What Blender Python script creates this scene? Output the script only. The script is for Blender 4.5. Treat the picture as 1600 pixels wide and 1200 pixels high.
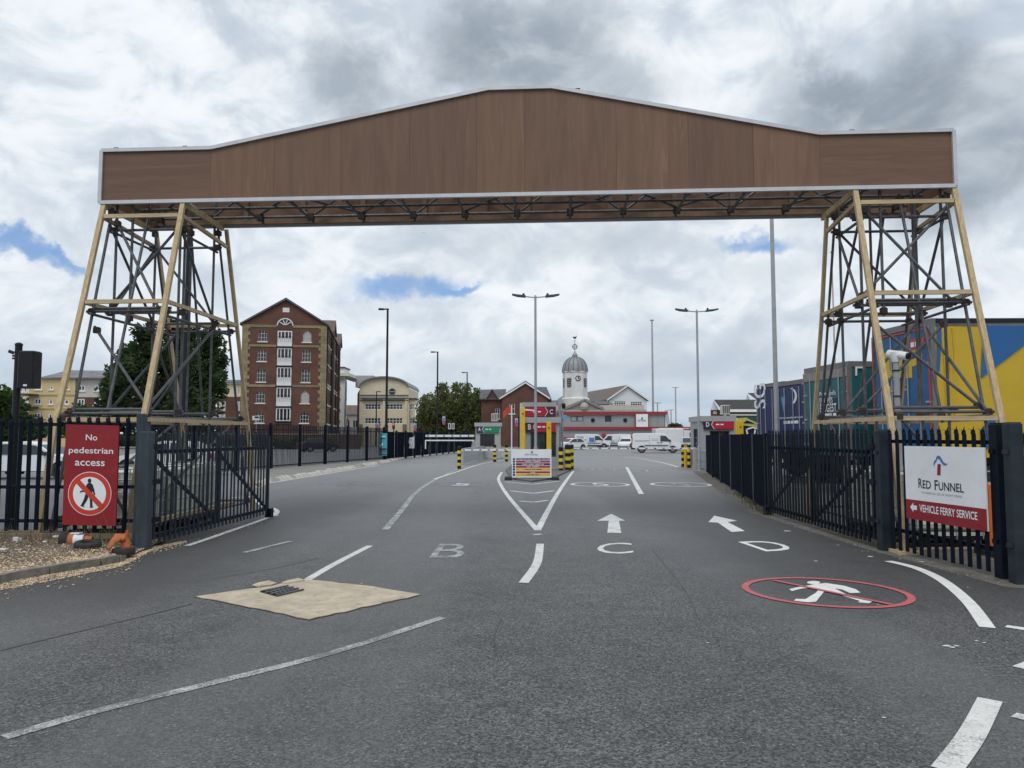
import bpy, math, random
import numpy as np
from mathutils import Vector, Matrix

for o in list(bpy.data.objects):
    bpy.data.objects.remove(o)
scn = bpy.context.scene
COL = scn.collection
R = math.radians

# ------------------------------------------------------------------ camera
F_PX, H_CAM, V_HOR = 1180.0, 1.65, 682.0
PITCH = math.atan((V_HOR - 600) / F_PX)
cam_d = bpy.data.cameras.new('camera')
cam_d.sensor_width = 36.0
cam_d.lens = F_PX / 1600 * 36
cam_d.clip_start = 0.1
cam_d.clip_end = 6000
cam = bpy.data.objects.new('camera', cam_d)
COL.objects.link(cam)
cam.location = (0, 0, H_CAM)
cam.rotation_euler = (math.pi / 2 + PITCH, 0, 0)
scn.camera = cam
scn.render.resolution_x, scn.render.resolution_y = 1024, 768

# ------------------------------------------------------------------ light and exposure
SUN_EL, SUN_AZ = R(58), R(200)      # azimuth clockwise from +Y: a little behind the camera
sun_d = bpy.data.lights.new('sun', 'SUN')
sun_d.energy = 1.25
sun_d.angle = R(28)
sun_d.color = (1.0, 0.965, 0.91)
sun = bpy.data.objects.new('sun', sun_d)
COL.objects.link(sun)
sdir = Vector((math.sin(SUN_AZ) * math.cos(SUN_EL), math.cos(SUN_AZ) * math.cos(SUN_EL), math.sin(SUN_EL)))
sun.rotation_euler = sdir.to_track_quat('Z', 'Y').to_euler()
sun.location = (0, 0, 60)
scn.view_settings.view_transform = 'Standard'
scn.view_settings.look = 'None'
scn.view_settings.exposure = 0.1
scn.view_settings.gamma = 1.0
scn.view_settings.use_curve_mapping = False


def ray(u, v):
    x, y = (u - 800) / F_PX, (600 - v) / F_PX
    return Vector((x, math.cos(PITCH) - y * math.sin(PITCH), math.sin(PITCH) + y * math.cos(PITCH)))


def G(u, v, z=0.0):
    d = ray(u, v)
    t = (z - H_CAM) / d.z
    return Vector((d.x * t, d.y * t, z))


def P(u, v, Y):
    d = ray(u, v)
    t = Y / d.y
    return Vector((d.x * t, Y, H_CAM + d.z * t))


class NT:
    """small helper round a node tree"""
    def __init__(s, nt):
        s.nt = nt

    def n(s, kind, **kw):
        nd = s.nt.nodes.new(kind)
        for k, v in kw.items():
            if k.startswith('i_'):
                key = k[2:]
                key = int(key) if key.isdigit() else key.replace('_', ' ')
                s.put(nd, key, v)
            else:
                setattr(nd, k, v)
        return nd

    def put(s, nd, key, v):
        if isinstance(v, bpy.types.NodeSocket):
            s.nt.links.new(v, nd.inputs[key])
        else:
            nd.inputs[key].default_value = v

    def math(s, op, a, b=0.0, c=0.0, clamp=False):
        nd = s.nt.nodes.new('ShaderNodeMath')
        nd.operation = op
        nd.use_clamp = clamp
        for i, v in enumerate((a, b, c)):
            s.put(nd, i, v)
        return nd.outputs[0]

    def mix(s, f, a, b, blend='MIX'):
        nd = s.nt.nodes.new('ShaderNodeMix')
        nd.data_type = 'RGBA'
        nd.blend_type = blend
        s.put(nd, 0, f)
        s.put(nd, 6, a if isinstance(a, bpy.types.NodeSocket) else (*a, 1))
        s.put(nd, 7, b if isinstance(b, bpy.types.NodeSocket) else (*b, 1))
        return nd.outputs[2]

    def noise(s, vec, scale, detail=4, rough=0.55, dist=0.0, out=0):
        nd = s.nt.nodes.new('ShaderNodeTexNoise')
        if vec is not None:
            s.nt.links.new(vec, nd.inputs['Vector'])
        nd.inputs['Scale'].default_value = scale
        nd.inputs['Detail'].default_value = detail
        nd.inputs['Roughness'].default_value = rough
        nd.inputs['Distortion'].default_value = dist
        return nd.outputs[out]

    def ramp(s, f, lo, hi, a=0.0, b=1.0):
        nd = s.nt.nodes.new('ShaderNodeMapRange')
        nd.interpolation_type = 'SMOOTHSTEP'
        for i, v in enumerate((f, lo, hi, a, b)):
            s.put(nd, i, v)
        return nd.outputs[0]

    def scale(s, vec, sc, rot=(0, 0, 0)):
        nd = s.nt.nodes.new('ShaderNodeMapping')
        s.nt.links.new(vec, nd.inputs[0])
        nd.inputs['Scale'].default_value = sc
        nd.inputs['Rotation'].default_value = rot
        return nd.outputs[0]


# ------------------------------------------------------------------ sky
world = bpy.data.worlds.new('World')
scn.world = world
world.use_nodes = True
wt = world.node_tree
wt.nodes.clear()
W = NT(wt)
SKY_STRENGTH = 0.1
sky = W.n('ShaderNodeTexSky')
sky.sky_type = 'NISHITA'
sky.sun_disc = False
sky.sun_elevation = SUN_EL
sky.sun_rotation = SUN_AZ
sky.air_density = 1.0
sky.dust_density = 1.2
tc = W.n('ShaderNodeTexCoord')
dirv = tc.outputs['Generated']
sep = W.n('ShaderNodeSeparateXYZ', i_0=dirv)
dz = W.math('MAXIMUM', sep.outputs[2], 0.0)
inv = W.math('DIVIDE', 1.0, W.math('ADD', dz, 0.13))
comb = W.n('ShaderNodeCombineXYZ')
W.put(comb, 0, W.math('MULTIPLY', sep.outputs[0], inv))
W.put(comb, 1, W.math('MULTIPLY', sep.outputs[1], inv))
W.put(comb, 2, W.math('MULTIPLY', dz, 0.6))
cp = comb.outputs[0]
warp = W.n('ShaderNodeVectorMath', operation='MULTIPLY_ADD')
W.put(warp, 0, W.noise(cp, 1.1, 4, 0.55, out=1))
warp.inputs[1].default_value = (0.55, 0.55, 0.3)
W.put(warp, 2, cp)
cw = warp.outputs[0]
warp2 = W.n('ShaderNodeVectorMath', operation='MULTIPLY_ADD')
W.put(warp2, 0, W.noise(dirv, 7.0, 6, 0.62, out=1))
warp2.inputs[1].default_value = (0.16, 0.16, 0.13)
W.put(warp2, 2, dirv)
dwarp = warp2.outputs[0]


def blob(u, v, ru, rv, off=0.08):
    """soft patch of the real sky round one direction, ragged by the warped direction"""
    d = ray(u, v).normalized()
    sub = W.n('ShaderNodeVectorMath', operation='SUBTRACT')
    W.put(sub, 0, dwarp)
    sub.inputs[1].default_value = (d.x + off, d.y + off, d.z + off * 0.8)
    mul = W.n('ShaderNodeVectorMath', operation='MULTIPLY')
    W.put(mul, 0, sub.outputs[0])
    mul.inputs[1].default_value = (F_PX / ru, F_PX / ru, F_PX / rv)
    ln = W.n('ShaderNodeVectorMath', operation='LENGTH')
    W.put(ln, 0, mul.outputs[0])
    return W.ramp(ln.outputs[1], 1.5, 0.2)


sv = W.scale(dirv, (1.0, 1.0, 1.5))


def cloud_noise(off, sc, det, rough, dist=0.2):
    ad = W.n('ShaderNodeVectorMath', operation='ADD')
    W.put(ad, 0, sv)
    ad.inputs[1].default_value = off
    return W.noise(ad.outputs[0], sc, det, rough, dist)


n_body = cloud_noise((3.1, 1.7, 0.4), 4.2, 8, 0.5)
n_lit = cloud_noise((3.1, 1.7, 0.4 + 0.045), 4.2, 8, 0.5)
n_wide = cloud_noise((9.2, 4.4, 2.0), 1.7, 3, 0.5)
n_puff = cloud_noise((0.3, 7.7, 5.0), 11.0, 8, 0.58, 0.5)
n_puff2 = cloud_noise((0.3, 7.7, 5.0 + 0.022), 11.0, 8, 0.58, 0.5)
relief = W.math('ADD', W.math('MULTIPLY', W.math('SUBTRACT', n_body, n_lit), 2.6), W.math('MULTIPLY', W.math('SUBTRACT', n_puff, n_puff2), 2.6))
# broken white deck
mott = W.ramp(W.math('ADD', W.math('MULTIPLY', n_puff, 0.55), W.math('MULTIPLY', n_body, 0.45)), 0.40, 0.60)
cloud = W.mix(mott, (6.0, 6.7, 7.5), (8.2, 8.65, 9.1))
soft = W.ramp(W.math('ADD', W.math('MULTIPLY', n_body, 0.5), W.math('MULTIPLY', n_wide, 0.5)), 0.50, 0.38)
cloud = W.mix(W.math('MULTIPLY', soft, 0.5), cloud, (4.5, 5.2, 6.05))
# heavier grey banks drifting in front of it
bank = None
for b in ((1390, 195, 205, 118, 1.0), (1500, 265, 130, 90, 1.0), (1300, 150, 80, 62, 1.0), (790, 70, 175, 80, 1.0), (890, 122, 150, 52, 0.9), (540, 112, 78, 60, 0.75), (650, 140, 75, 40, 0.6),
          (930, 388, 260, 44, 0.42), (1200, 420, 130, 32, 0.3), (1000, 560, 380, 42, 0.45)):
    k = W.math('MULTIPLY', blob(*b[:4]), b[4])
    bank = k if bank is None else W.math('MAXIMUM', bank, k)
bank = W.ramp(W.math('ADD', bank, W.math('ADD', W.math('MULTIPLY', W.math('SUBTRACT', n_puff, 0.5), 0.9), W.math('MULTIPLY', W.math('SUBTRACT', n_body, 0.5), 0.8))), 0.12, 0.85)
cloud = W.mix(W.math('MULTIPLY', bank, 0.84), cloud, W.mix(W.ramp(W.math('ADD', W.math('MULTIPLY', n_body, 0.5), W.math('MULTIPLY', n_puff, 0.5)), 0.38, 0.60), (2.3, 2.8, 3.35), (4.2, 4.85, 5.5)))
lit = W.math('MULTIPLY', W.math('MAXIMUM', relief, 0.0, clamp=True), W.math('SUBTRACT', 1.0, W.math('MULTIPLY', bank, 0.8)))
hi = W.ramp(sep.outputs[2], 0.1, 0.42, 0.35, 0.85)
cloud = W.mix(W.math('MULTIPLY', lit, hi), cloud, (9.3, 9.55, 9.8))
shadow = W.math('MULTIPLY', W.math('MAXIMUM', W.math('MULTIPLY', relief, -1.0), 0.0, clamp=True), W.math('SUBTRACT', 0.8, W.math('MULTIPLY', bank, 0.5)))
cloud = W.mix(W.math('MULTIPLY', shadow, hi), cloud, (4.2, 5.0, 6.0))
# flatter, bluer layer towards the horizon
low = W.ramp(sep.outputs[2], 0.13, 0.02)
low_n = W.ramp(W.noise(W.scale(dirv, (1, 1, 4.5)), 4.0, 6, 0.5), 0.36, 0.64)
cloud = W.mix(W.math('MULTIPLY', low, 0.85), cloud, W.mix(low_n, (3.7, 4.75, 6.0), (6.0, 6.7, 7.3)))
gap = W.math('MULTIPLY', W.ramp(cloud_noise((5.5, 2.2, 8.0), 2.6, 6, 0.55), 0.345, 0.29), W.ramp(sep.outputs[2], 0.10, 0.22, 0.0, 0.7))
for b in ((632, 446, 74, 19), (700, 458, 60, 10), (1185, 371, 58, 13), (22, 385, 60, 12), (95, 388, 40, 7)):
    gap = W.math('MAXIMUM', gap, W.math('MULTIPLY', W.ramp(W.math('ADD', blob(b[0], b[1], b[2] * 1.25, b[3] * 1.3), W.math('MULTIPLY', W.math('SUBTRACT', n_puff, 0.5), 1.7)), 0.15, 1.25), 0.92))
blue = W.mix(0.35, W.mix(1.0, sky.outputs[0], (0.85, 1.0, 1.2), 'MULTIPLY'), (1.6, 3.6, 7.4))
allsky = W.mix(gap, cloud, blue)
# below the horizon: dull ground tone
allsky = W.mix(W.ramp(sep.outputs[2], 0.0, -0.05), allsky, (2.0, 2.1, 2.2))
bg = W.n('ShaderNodeBackground', i_Color=allsky, i_Strength=SKY_STRENGTH)
wo = W.n('ShaderNodeOutputWorld')
wt.links.new(bg.outputs[0], wo.inputs[0])

# ------------------------------------------------------------------ object helpers
WM = {}


def link(o):
    COL.objects.link(o)
    return o


def thing(name, label, cat, loc=(0, 0, 0), rz=0.0, group=None):
    o = bpy.data.objects.new(name, None)
    o.empty_display_size = 0.2
    link(o)
    o.location = loc
    o.rotation_euler = (0, 0, rz)
    o['label'] = label
    o['category'] = cat
    if group:
        o['group'] = group
    WM[o] = Matrix.Translation(loc) @ Matrix.Rotation(rz, 4, 'Z')
    return o


def tag(o, label, cat, group=None):
    o['label'] = label
    o['category'] = cat
    if group:
        o['group'] = group
    return o


def kids(o):
    return [c for c in WM if c.parent is o]


def dup(o, parent=None):
    c = o.copy()
    link(c)
    c.parent = parent
    WM[c] = WM[o].copy()
    for k in kids(o):
        dup(k, c)
    return c


def move(o, loc, rz=None):
    o.location = loc
    if rz is not None:
        o.rotation_euler = (0, 0, rz)
    return o


class MB:
    def __init__(s):
        s.v, s.f = [], []

    def add(s, vs, fs):
        b = len(s.v)
        s.v.extend([tuple(p) for p in vs])
        s.f.extend([tuple(b + i for i in f) for f in fs])
        return s

    def box(s, x0, x1, y0, y1, z0, z1):
        vs = [(x, y, z) for z in (z0, z1) for y in (y0, y1) for x in (x0, x1)]
        return s.add(vs, [(0, 2, 3, 1), (4, 5, 7, 6), (0, 1, 5, 4), (2, 6, 7, 3), (0, 4, 6, 2), (1, 3, 7, 5)])

    def bbox(s, x0, x1, y0, y1, z0, z1, b=0.02):
        """box with chamfered vertical edges and top"""
        prof = [(x0 + b, y0), (x1 - b, y0), (x1, y0 + b), (x1, y1 - b), (x1 - b, y1), (x0 + b, y1), (x0, y1 - b), (x0, y0 + b)]
        cx, cy = (x0 + x1) / 2, (y0 + y1) / 2
        kx, ky = 1 - 2 * b / max(x1 - x0, 1e-6), 1 - 2 * b / max(y1 - y0, 1e-6)
        top = [(cx + (x - cx) * kx, cy + (y - cy) * ky) for x, y in prof]
        vs = [(x, y, z0) for x, y in prof] + [(x, y, z1 - b) for x, y in prof] + [(x, y, z1) for x, y in top]
        fs = [tuple(range(7, -1, -1)), tuple(range(16, 24))]
        for k in (0, 8):
            fs += [(k + i, k + (i + 1) % 8, k + 8 + (i + 1) % 8, k + 8 + i) for i in range(8)]
        return s.add(vs, fs)

    def beam(s, p, q, w, h=None, up=(0, 0, 1)):
        h = h or w
        p, q = Vector(p), Vector(q)
        d = (q - p).normalized()
        a = d.cross(Vector(up))
        if a.length < 1e-3:
            a = d.cross(Vector((0, 1, 0)))
        a.normalize()
        b = a.cross(d).normalized()
        vs = []
        for c in (p, q):
            for i, j in ((-1, -1), (1, -1), (1, 1), (-1, 1)):
                vs.append(c + a * (i * w / 2) + b * (j * h / 2))
        return s.add(vs, [(3, 2, 1, 0), (4, 5, 6, 7), (0, 1, 5, 4), (1, 2, 6, 5), (2, 3, 7, 6), (3, 0, 4, 7)])

    def tube(s, p, q, r, n=8, r2=None):
        p, q = Vector(p), Vector(q)
        r2 = r if r2 is None else r2
        d = (q - p).normalized()
        a = d.cross(Vector((0, 0, 1)))
        if a.length < 1e-3:
            a = Vector((1, 0, 0))
        a.normalize()
        b = d.cross(a)
        vs = []
        for c, rr in ((p, r), (q, r2)):
            for i in range(n):
                t = 2 * math.pi * i / n
                vs.append(c + (a * math.cos(t) + b * math.sin(t)) * rr)
        fs = [(i, (i + 1) % n, n + (i + 1) % n, n + i) for i in range(n)]
        fs += [tuple(range(n - 1, -1, -1)), tuple(range(n, 2 * n))]
        return s.add(vs, fs)

    def path(s, pts, r, n=6):
        for a, b in zip(pts, pts[1:]):
            s.tube(a, b, r, n)
        return s

    def lathe(s, prof, n=16, c=(0, 0, 0), cap=True, rot=0.0):
        vs, fs = [], []
        for r, z in prof:
            for i in range(n):
                t = 2 * math.pi * i / n + rot
                vs.append((c[0] + r * math.cos(t), c[1] + r * math.sin(t), c[2] + z))
        for k in range(len(prof) - 1):
            for i in range(n):
                j = (i + 1) % n
                fs.append((k * n + i, k * n + j, (k + 1) * n + j, (k + 1) * n + i))
        if cap:
            fs.append(tuple(range(n - 1, -1, -1)))
            m = (len(prof) - 1) * n
            fs.append(tuple(range(m, m + n)))
        return s.add(vs, fs)

    def prism(s, pts, ext):
        """planar polygon (3D points) pushed along ext, closed"""
        n = len(pts)
        ext = Vector(ext)
        vs = [Vector(p) for p in pts] + [Vector(p) + ext for p in pts]
        fs = [tuple(range(n - 1, -1, -1)), tuple(range(n, 2 * n))]
        fs += [(i, (i + 1) % n, n + (i + 1) % n, n + i) for i in range(n)]
        return s.add(vs, fs)

    def poly(s, pts):
        return s.add(pts, [tuple(range(len(pts)))])

    def sphere(s, c, r, n=10, m=6, sz=1.0):
        prof = [(max(r * math.sin(math.pi * k / m), 1e-4), -r * sz * math.cos(math.pi * k / m)) for k in range(m + 1)]
        return s.lathe(prof, n, c, cap=False)

    def move(s, vec):
        s.v = [(x + vec[0], y + vec[1], z + vec[2]) for x, y, z in s.v]
        return s

    def build(s, name, mat, parent=None, smooth=False, local=False, kind=None):
        me = bpy.data.meshes.new(name)
        vs = s.v
        if parent is not None and not local:
            im = WM[parent].inverted()
            vs = [im @ Vector(p) for p in vs]
        me.from_pydata([tuple(p) for p in vs], [], s.f)
        me.materials.append(mat)
        if smooth:
            me.polygons.foreach_set('use_smooth', [True] * len(me.polygons))
            try:
                me.set_sharp_from_angle(angle=R(38))
            except Exception:
                pass
        me.update()
        o = bpy.data.objects.new(name, me)
        link(o)
        if parent is not None:
            o.parent = parent
            WM[o] = WM[parent].copy()
        else:
            WM[o] = Matrix.Identity(4)
        if kind:
            o['kind'] = kind
        return o


def inst(src, parent, loc, rz=0.0, rot=None):
    """another copy of a part mesh at a local place"""
    c = src.copy()
    link(c)
    c.parent = parent
    c.location = loc
    c.rotation_euler = rot if rot else (0, 0, rz)
    WM[c] = WM[parent] if parent else Matrix.Identity(4)
    return c


_glyphs = {}


def glyph(txt, bold=0.0):
    key = (txt, bold)
    if key not in _glyphs:
        cu = bpy.data.curves.new('t', 'FONT')
        cu.body = txt
        cu.size = 1.0
        cu.offset = bold
        cu.resolution_u = 3
        ob = bpy.data.objects.new('t', cu)
        link(ob)
        bpy.context.view_layer.update()
        me = ob.evaluated_get(bpy.context.evaluated_depsgraph_get()).to_mesh()
        vs = np.array([v.co[:2] for v in me.vertices])
        fs = [tuple(p.vertices) for p in me.polygons]
        ob.to_mesh_clear()
        bpy.data.objects.remove(ob)
        bpy.data.curves.remove(cu)
        lo, hi = vs.min(0), vs.max(0)
        _glyphs[key] = ((vs - lo) / np.maximum(hi - lo, 1e-6), fs, (hi - lo))
    return _glyphs[key]


def text(mb, txt, o, ux, uy, bold=0.0):
    """fit the text into the parallelogram o, o+ux, o+uy"""
    vs, fs, _ = glyph(txt, bold)
    o, ux, uy = Vector(o), Vector(ux), Vector(uy)
    return mb.add([o + ux * float(a) + uy * float(b) for a, b in vs], fs)




def scribble(mb, o, ux, uy, n=7, seed=1):
    """a line of print too small to read: short bars with word gaps"""
    r_ = random.Random(seed)
    ws_ = [r_.uniform(0.6, 1.6) for _ in range(n)]
    tot_ = sum(ws_) + 0.28 * (n - 1)
    o, ux, uy = Vector(o), Vector(ux), Vector(uy)
    x = 0.0
    for w in ws_:
        a, b = x / tot_, (x + w) / tot_
        mb.add([o + ux * a, o + ux * b, o + ux * b + uy, o + ux * a + uy], [(0, 1, 2, 3)])
        x += w + 0.28
    return mb


# ------------------------------------------------------------------ materials
_mats = {}


def M(name, col, rough=0.6, metal=0.0, var=0.12, scale=4.0, bump=0.0, bscale=60.0, spec=0.5, dirt=None, dirt_amt=0.0, stretch=(1, 1, 1), island=0.0, coat=0.0):
    if name in _mats:
        return _mats[name]
    m = bpy.data.materials.new(name)
    m.use_nodes = True
    nt = m.node_tree
    T = NT(nt)
    b = nt.nodes['Principled BSDF']
    tcn = T.n('ShaderNodeTexCoord')
    vec = T.scale(tcn.outputs['Object'], stretch)
    c = (*col, 1)
    n = T.noise(vec, scale, 5, 0.6)
    f = T.ramp(n, 0.25, 0.75, 1 - var, 1 + var)
    if island:
        gi = T.n('ShaderNodeNewGeometry')
        oi = T.n('ShaderNodeObjectInfo')
        rnd = T.math('FRACT', T.math('ADD', gi.outputs['Random Per Island'], oi.outputs['Random']))
        f = T.math('MULTIPLY', f, T.ramp(rnd, 0.0, 1.0, 1 - island, 1 + island))
    vv = T.n('ShaderNodeVectorMath', operation='SCALE')
    rgb = T.n('ShaderNodeRGB')
    rgb.outputs[0].default_value = c
    T.put(vv, 0, rgb.outputs[0])
    T.put(vv, 'Scale', f)
    out = vv.outputs[0]
    if dirt:
        dn = T.ramp(T.noise(vec, scale * 2.3, 6, 0.68), 0.5, 0.72)
        out = T.mix(T.math('MULTIPLY', dn, dirt_amt), out, dirt)
    nt.links.new(out, b.inputs['Base Color'])
    rn = T.ramp(T.noise(vec, scale * 3, 3), 0.2, 0.8, max(rough - 0.08, 0.02), min(rough + 0.1, 1))
    nt.links.new(rn, b.inputs['Roughness'])
    b.inputs['Metallic'].default_value = metal
    b.inputs['Specular IOR Level'].default_value = spec
    if coat:
        b.inputs['Coat Weight'].default_value = coat
        b.inputs['Coat Roughness'].default_value = 0.08
    if bump:
        bp = T.n('ShaderNodeBump')
        bp.inputs['Strength'].default_value = bump
        bp.inputs['Distance'].default_value = 0.01
        T.put(bp, 'Height', T.noise(vec, bscale, 4, 0.6))
        nt.links.new(bp.outputs[0], b.inputs['Normal'])
    _mats[name] = m
    return m


def glass(name, col=(0.02, 0.025, 0.03), rough=0.08):
    m = M(name, col, rough, var=0.35, scale=1.3, spec=0.6)
    return m


def asphalt_colour(T, vec):
    n1 = T.noise(vec, 0.35, 4, 0.6)
    n2 = T.noise(vec, 2.6, 5, 0.65)
    n3 = T.noise(vec, 34.0, 4, 0.75)
    base = T.mix(T.ramp(n1, 0.3, 0.7), (0.060, 0.0610, 0.0615), (0.086, 0.0870, 0.0870))
    base = T.mix(T.ramp(n2, 0.40, 0.70, 0.0, 0.75), base, (0.046, 0.0465, 0.047))
    vo = T.n('ShaderNodeTexVoronoi', i_Scale=78.0)
    T.put(vo, 'Vector', vec)
    sep = T.n('ShaderNodeSeparateXYZ', i_0=vo.outputs['Color'])
    stone = T.ramp(sep.outputs[0], 0.0, 1.0, 0.30, 1.78)
    gr = T.math('MULTIPLY', stone, T.ramp(n3, 0.25, 0.75, 0.72, 1.28))
    # chips of pale stone
    chip = T.ramp(sep.outputs[1], 0.965, 0.98)
    sc = T.n('ShaderNodeVectorMath', operation='SCALE')
    T.put(sc, 0, base)
    T.put(sc, 'Scale', gr)
    col = T.mix(T.math('MULTIPLY', chip, 0.65), sc.outputs[0], (0.27, 0.27, 0.265))
    return col, vo.outputs['Distance'], n3


def asphalt():
    m = bpy.data.materials.new('asphalt')
    m.use_nodes = True
    nt = m.node_tree
    T = NT(nt)
    b = nt.nodes['Principled BSDF']
    vec = T.n('ShaderNodeTexCoord').outputs['Object']
    col, dist, n3 = asphalt_colour(T, vec)
    # worn, darker and lighter wheel lanes running along the road, oil drips, fine cracks
    lane = T.noise(T.scale(vec, (0.55, 0.035, 1)), 1.0, 3, 0.5)
    col = T.mix(T.ramp(lane, 0.42, 0.64, 0.0, 0.42), col, (0.135, 0.137, 0.138))
    # paler up the approach: worn surface, with grazing sky sheen put into the colour
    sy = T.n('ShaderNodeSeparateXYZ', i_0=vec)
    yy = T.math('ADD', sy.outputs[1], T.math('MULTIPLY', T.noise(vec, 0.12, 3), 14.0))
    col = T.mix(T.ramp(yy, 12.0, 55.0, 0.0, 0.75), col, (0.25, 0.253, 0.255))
    vc = T.n('ShaderNodeTexVoronoi', feature='DISTANCE_TO_EDGE', i_Scale=0.33)
    wv = T.n('ShaderNodeVectorMath', operation='MULTIPLY_ADD')
    T.put(wv, 0, T.noise(vec, 0.9, 6, 0.7, out=1))
    wv.inputs[1].default_value = (1.5, 1.5, 0)
    T.put(wv, 2, vec)
    T.put(vc, 'Vector', wv.outputs[0])
    crack = T.math('MULTIPLY', T.ramp(vc.outputs[0], 0.0085, 0.001), T.ramp(T.noise(vec, 0.23, 3), 0.5, 0.62))
    col = T.mix(T.math('MULTIPLY', crack, 0.8), col, (0.022, 0.022, 0.023))
    # newer, blacker tar along both margins by the gates
    xn = T.math('ADD', sy.outputs[0], T.math('MULTIPLY', T.math('SUBTRACT', T.noise(vec, 0.5, 4), 0.5), 1.6))
    marg = T.math('MAXIMUM', T.ramp(xn, 1.9, 3.3), T.ramp(xn, -2.9, -4.2))
    marg = T.math('MULTIPLY', marg, T.math('MULTIPLY', T.ramp(sy.outputs[1], 6.0, 8.5), T.ramp(sy.outputs[1], 26.0, 17.0)))
    col = T.mix(T.math('MULTIPLY', marg, 0.62), col, (0.034, 0.034, 0.036))
    oil = T.ramp(T.noise(T.scale(vec, (1, 0.5, 1)), 1.1, 4, 0.6), 0.60, 0.74)
    col = T.mix(T.math('MULTIPLY', oil, 0.4), col, (0.035, 0.035, 0.037))
    nt.links.new(col, b.inputs['Base Color'])
    b.inputs['Roughness'].default_value = 0.58
    b.inputs['Specular IOR Level'].default_value = 0.55
    bp = T.n('ShaderNodeBump')
    bp.inputs['Strength'].default_value = 0.5
    bp.inputs['Distance'].default_value = 0.006
    T.put(bp, 'Height', T.math('ADD', T.math('MULTIPLY', dist, 0.9), n3))
    nt.links.new(bp.outputs[0], b.inputs['Normal'])
    return m


def road_paint(name, col, wear):
    """line paint that has flaked off the stones: wear 0..1"""
    m = bpy.data.materials.new(name)
    m.use_nodes = True
    nt = m.node_tree
    T = NT(nt)
    b = nt.nodes['Principled BSDF']
    vec = T.n('ShaderNodeTexCoord').outputs['Object']
    acol, dist, n3 = asphalt_colour(T, vec)
    fl = T.math('ADD', T.math('MULTIPLY', T.noise(vec, 55, 5, 0.75), 0.6), T.math('MULTIPLY', T.noise(vec, 3.0, 4, 0.6), 0.4))
    k = T.ramp(fl, 0.60 - wear * 0.30, 0.68 - wear * 0.22)
    gr = T.ramp(T.noise(vec, 8, 5, 0.7), 0.2, 0.8, 0.8, 1.06)
    sc = T.n('ShaderNodeVectorMath', operation='SCALE')
    sc.inputs[0].default_value = col
    T.put(sc, 'Scale', gr)
    out = T.mix(T.math('MULTIPLY', k, 0.35 + 0.6 * min(1, wear * 1.2)), sc.outputs[0], acol)
    nt.links.new(out, b.inputs['Base Color'])
    b.inputs['Roughness'].default_value = 0.6
    bp = T.n('ShaderNodeBump')
    bp.inputs['Strength'].default_value = 0.35
    bp.inputs['Distance'].default_value = 0.006
    T.put(bp, 'Height', T.math('ADD', dist, n3))
    nt.links.new(bp.outputs[0], b.inputs['Normal'])
    return m


def plywood(name, horizontal):
    m = bpy.data.materials.new(name)
    m.use_nodes = True
    nt = m.node_tree
    T = NT(nt)
    b = nt.nodes['Principled BSDF']
    tcn = T.n('ShaderNodeTexCoord')
    oi = T.n('ShaderNodeObjectInfo')
    shift = T.n('ShaderNodeVectorMath', operation='MULTIPLY_ADD')
    T.put(shift, 0, oi.outputs['Random'])
    shift.inputs[1].default_value = (37, 11, 53)
    T.put(shift, 2, tcn.outputs['Object'])
    st = (0.35, 1, 6.0) if horizontal else (3.2, 1, 0.28)
    vec = T.scale(shift.outputs[0], st)
    g1 = T.noise(vec, 1.6, 6, 0.62, dist=0.9)
    g2 = T.noise(T.scale(shift.outputs[0], (st[0] * 5, 1, st[2] * 1.2) if not horizontal else (st[0] * 1.2, 1, st[2] * 5)), 3.2, 5, 0.7)
    col = T.mix(T.ramp(g1, 0.3, 0.7), (0.146, 0.078, 0.047), (0.190, 0.106, 0.065))
    col = T.mix(T.ramp(g2, 0.52, 0.75, 0.0, 0.42), col, (0.225, 0.135, 0.088))
    streak = T.ramp(T.noise(vec, 2.4, 3, 0.5, dist=1.6), 0.60, 0.72)
    col = T.mix(T.math('MULTIPLY', streak, 0.45), col, (0.245, 0.150, 0.100))
    sc = T.n('ShaderNodeVectorMath', operation='SCALE')
    T.put(sc, 0, col)
    T.put(sc, 'Scale', T.ramp(oi.outputs['Random'], 0, 1, 0.86, 1.14))
    nt.links.new(sc.outputs[0], b.inputs['Base Color'])
    b.inputs['Roughness'].default_value = 0.62
    return m


def brickwork(name, col, mortar, bw=0.225, bh=0.075):
    m = bpy.data.materials.new(name)
    m.use_nodes = True
    nt = m.node_tree
    T = NT(nt)
    b = nt.nodes['Principled BSDF']
    g = T.n('ShaderNodeNewGeometry')
    pos = g.outputs['Position']
    sp = T.n('ShaderNodeSeparateXYZ', i_0=pos)
    cb = T.n('ShaderNodeCombineXYZ')
    T.put(cb, 0, T.math('ADD', sp.outputs[0], sp.outputs[1]))
    T.put(cb, 1, sp.outputs[2])
    br = T.n('ShaderNodeTexBrick')
    T.put(br, 'Vector', cb.outputs[0])
    br.inputs['Color1'].default_value = (*[c * 0.85 for c in col], 1)
    br.inputs['Color2'].default_value = (*[c * 1.15 for c in col], 1)
    br.inputs['Mortar'].default_value = (*mortar, 1)
    br.inputs['Scale'].default_value = 1.0
    br.inputs['Brick Width'].default_value = bw
    br.inputs['Row Height'].default_value = bh
    br.inputs['Mortar Size'].default_value = 0.008
    wash = T.ramp(T.noise(pos, 0.5, 6, 0.65), 0.3, 0.7, 0.78, 1.16)
    sc = T.n('ShaderNodeVectorMath', operation='SCALE')
    T.put(sc, 0, br.outputs[0])
    T.put(sc, 'Scale', wash)
    nt.links.new(sc.outputs[0], b.inputs['Base Color'])
    b.inputs['Roughness'].default_value = 0.85
    return m


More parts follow.
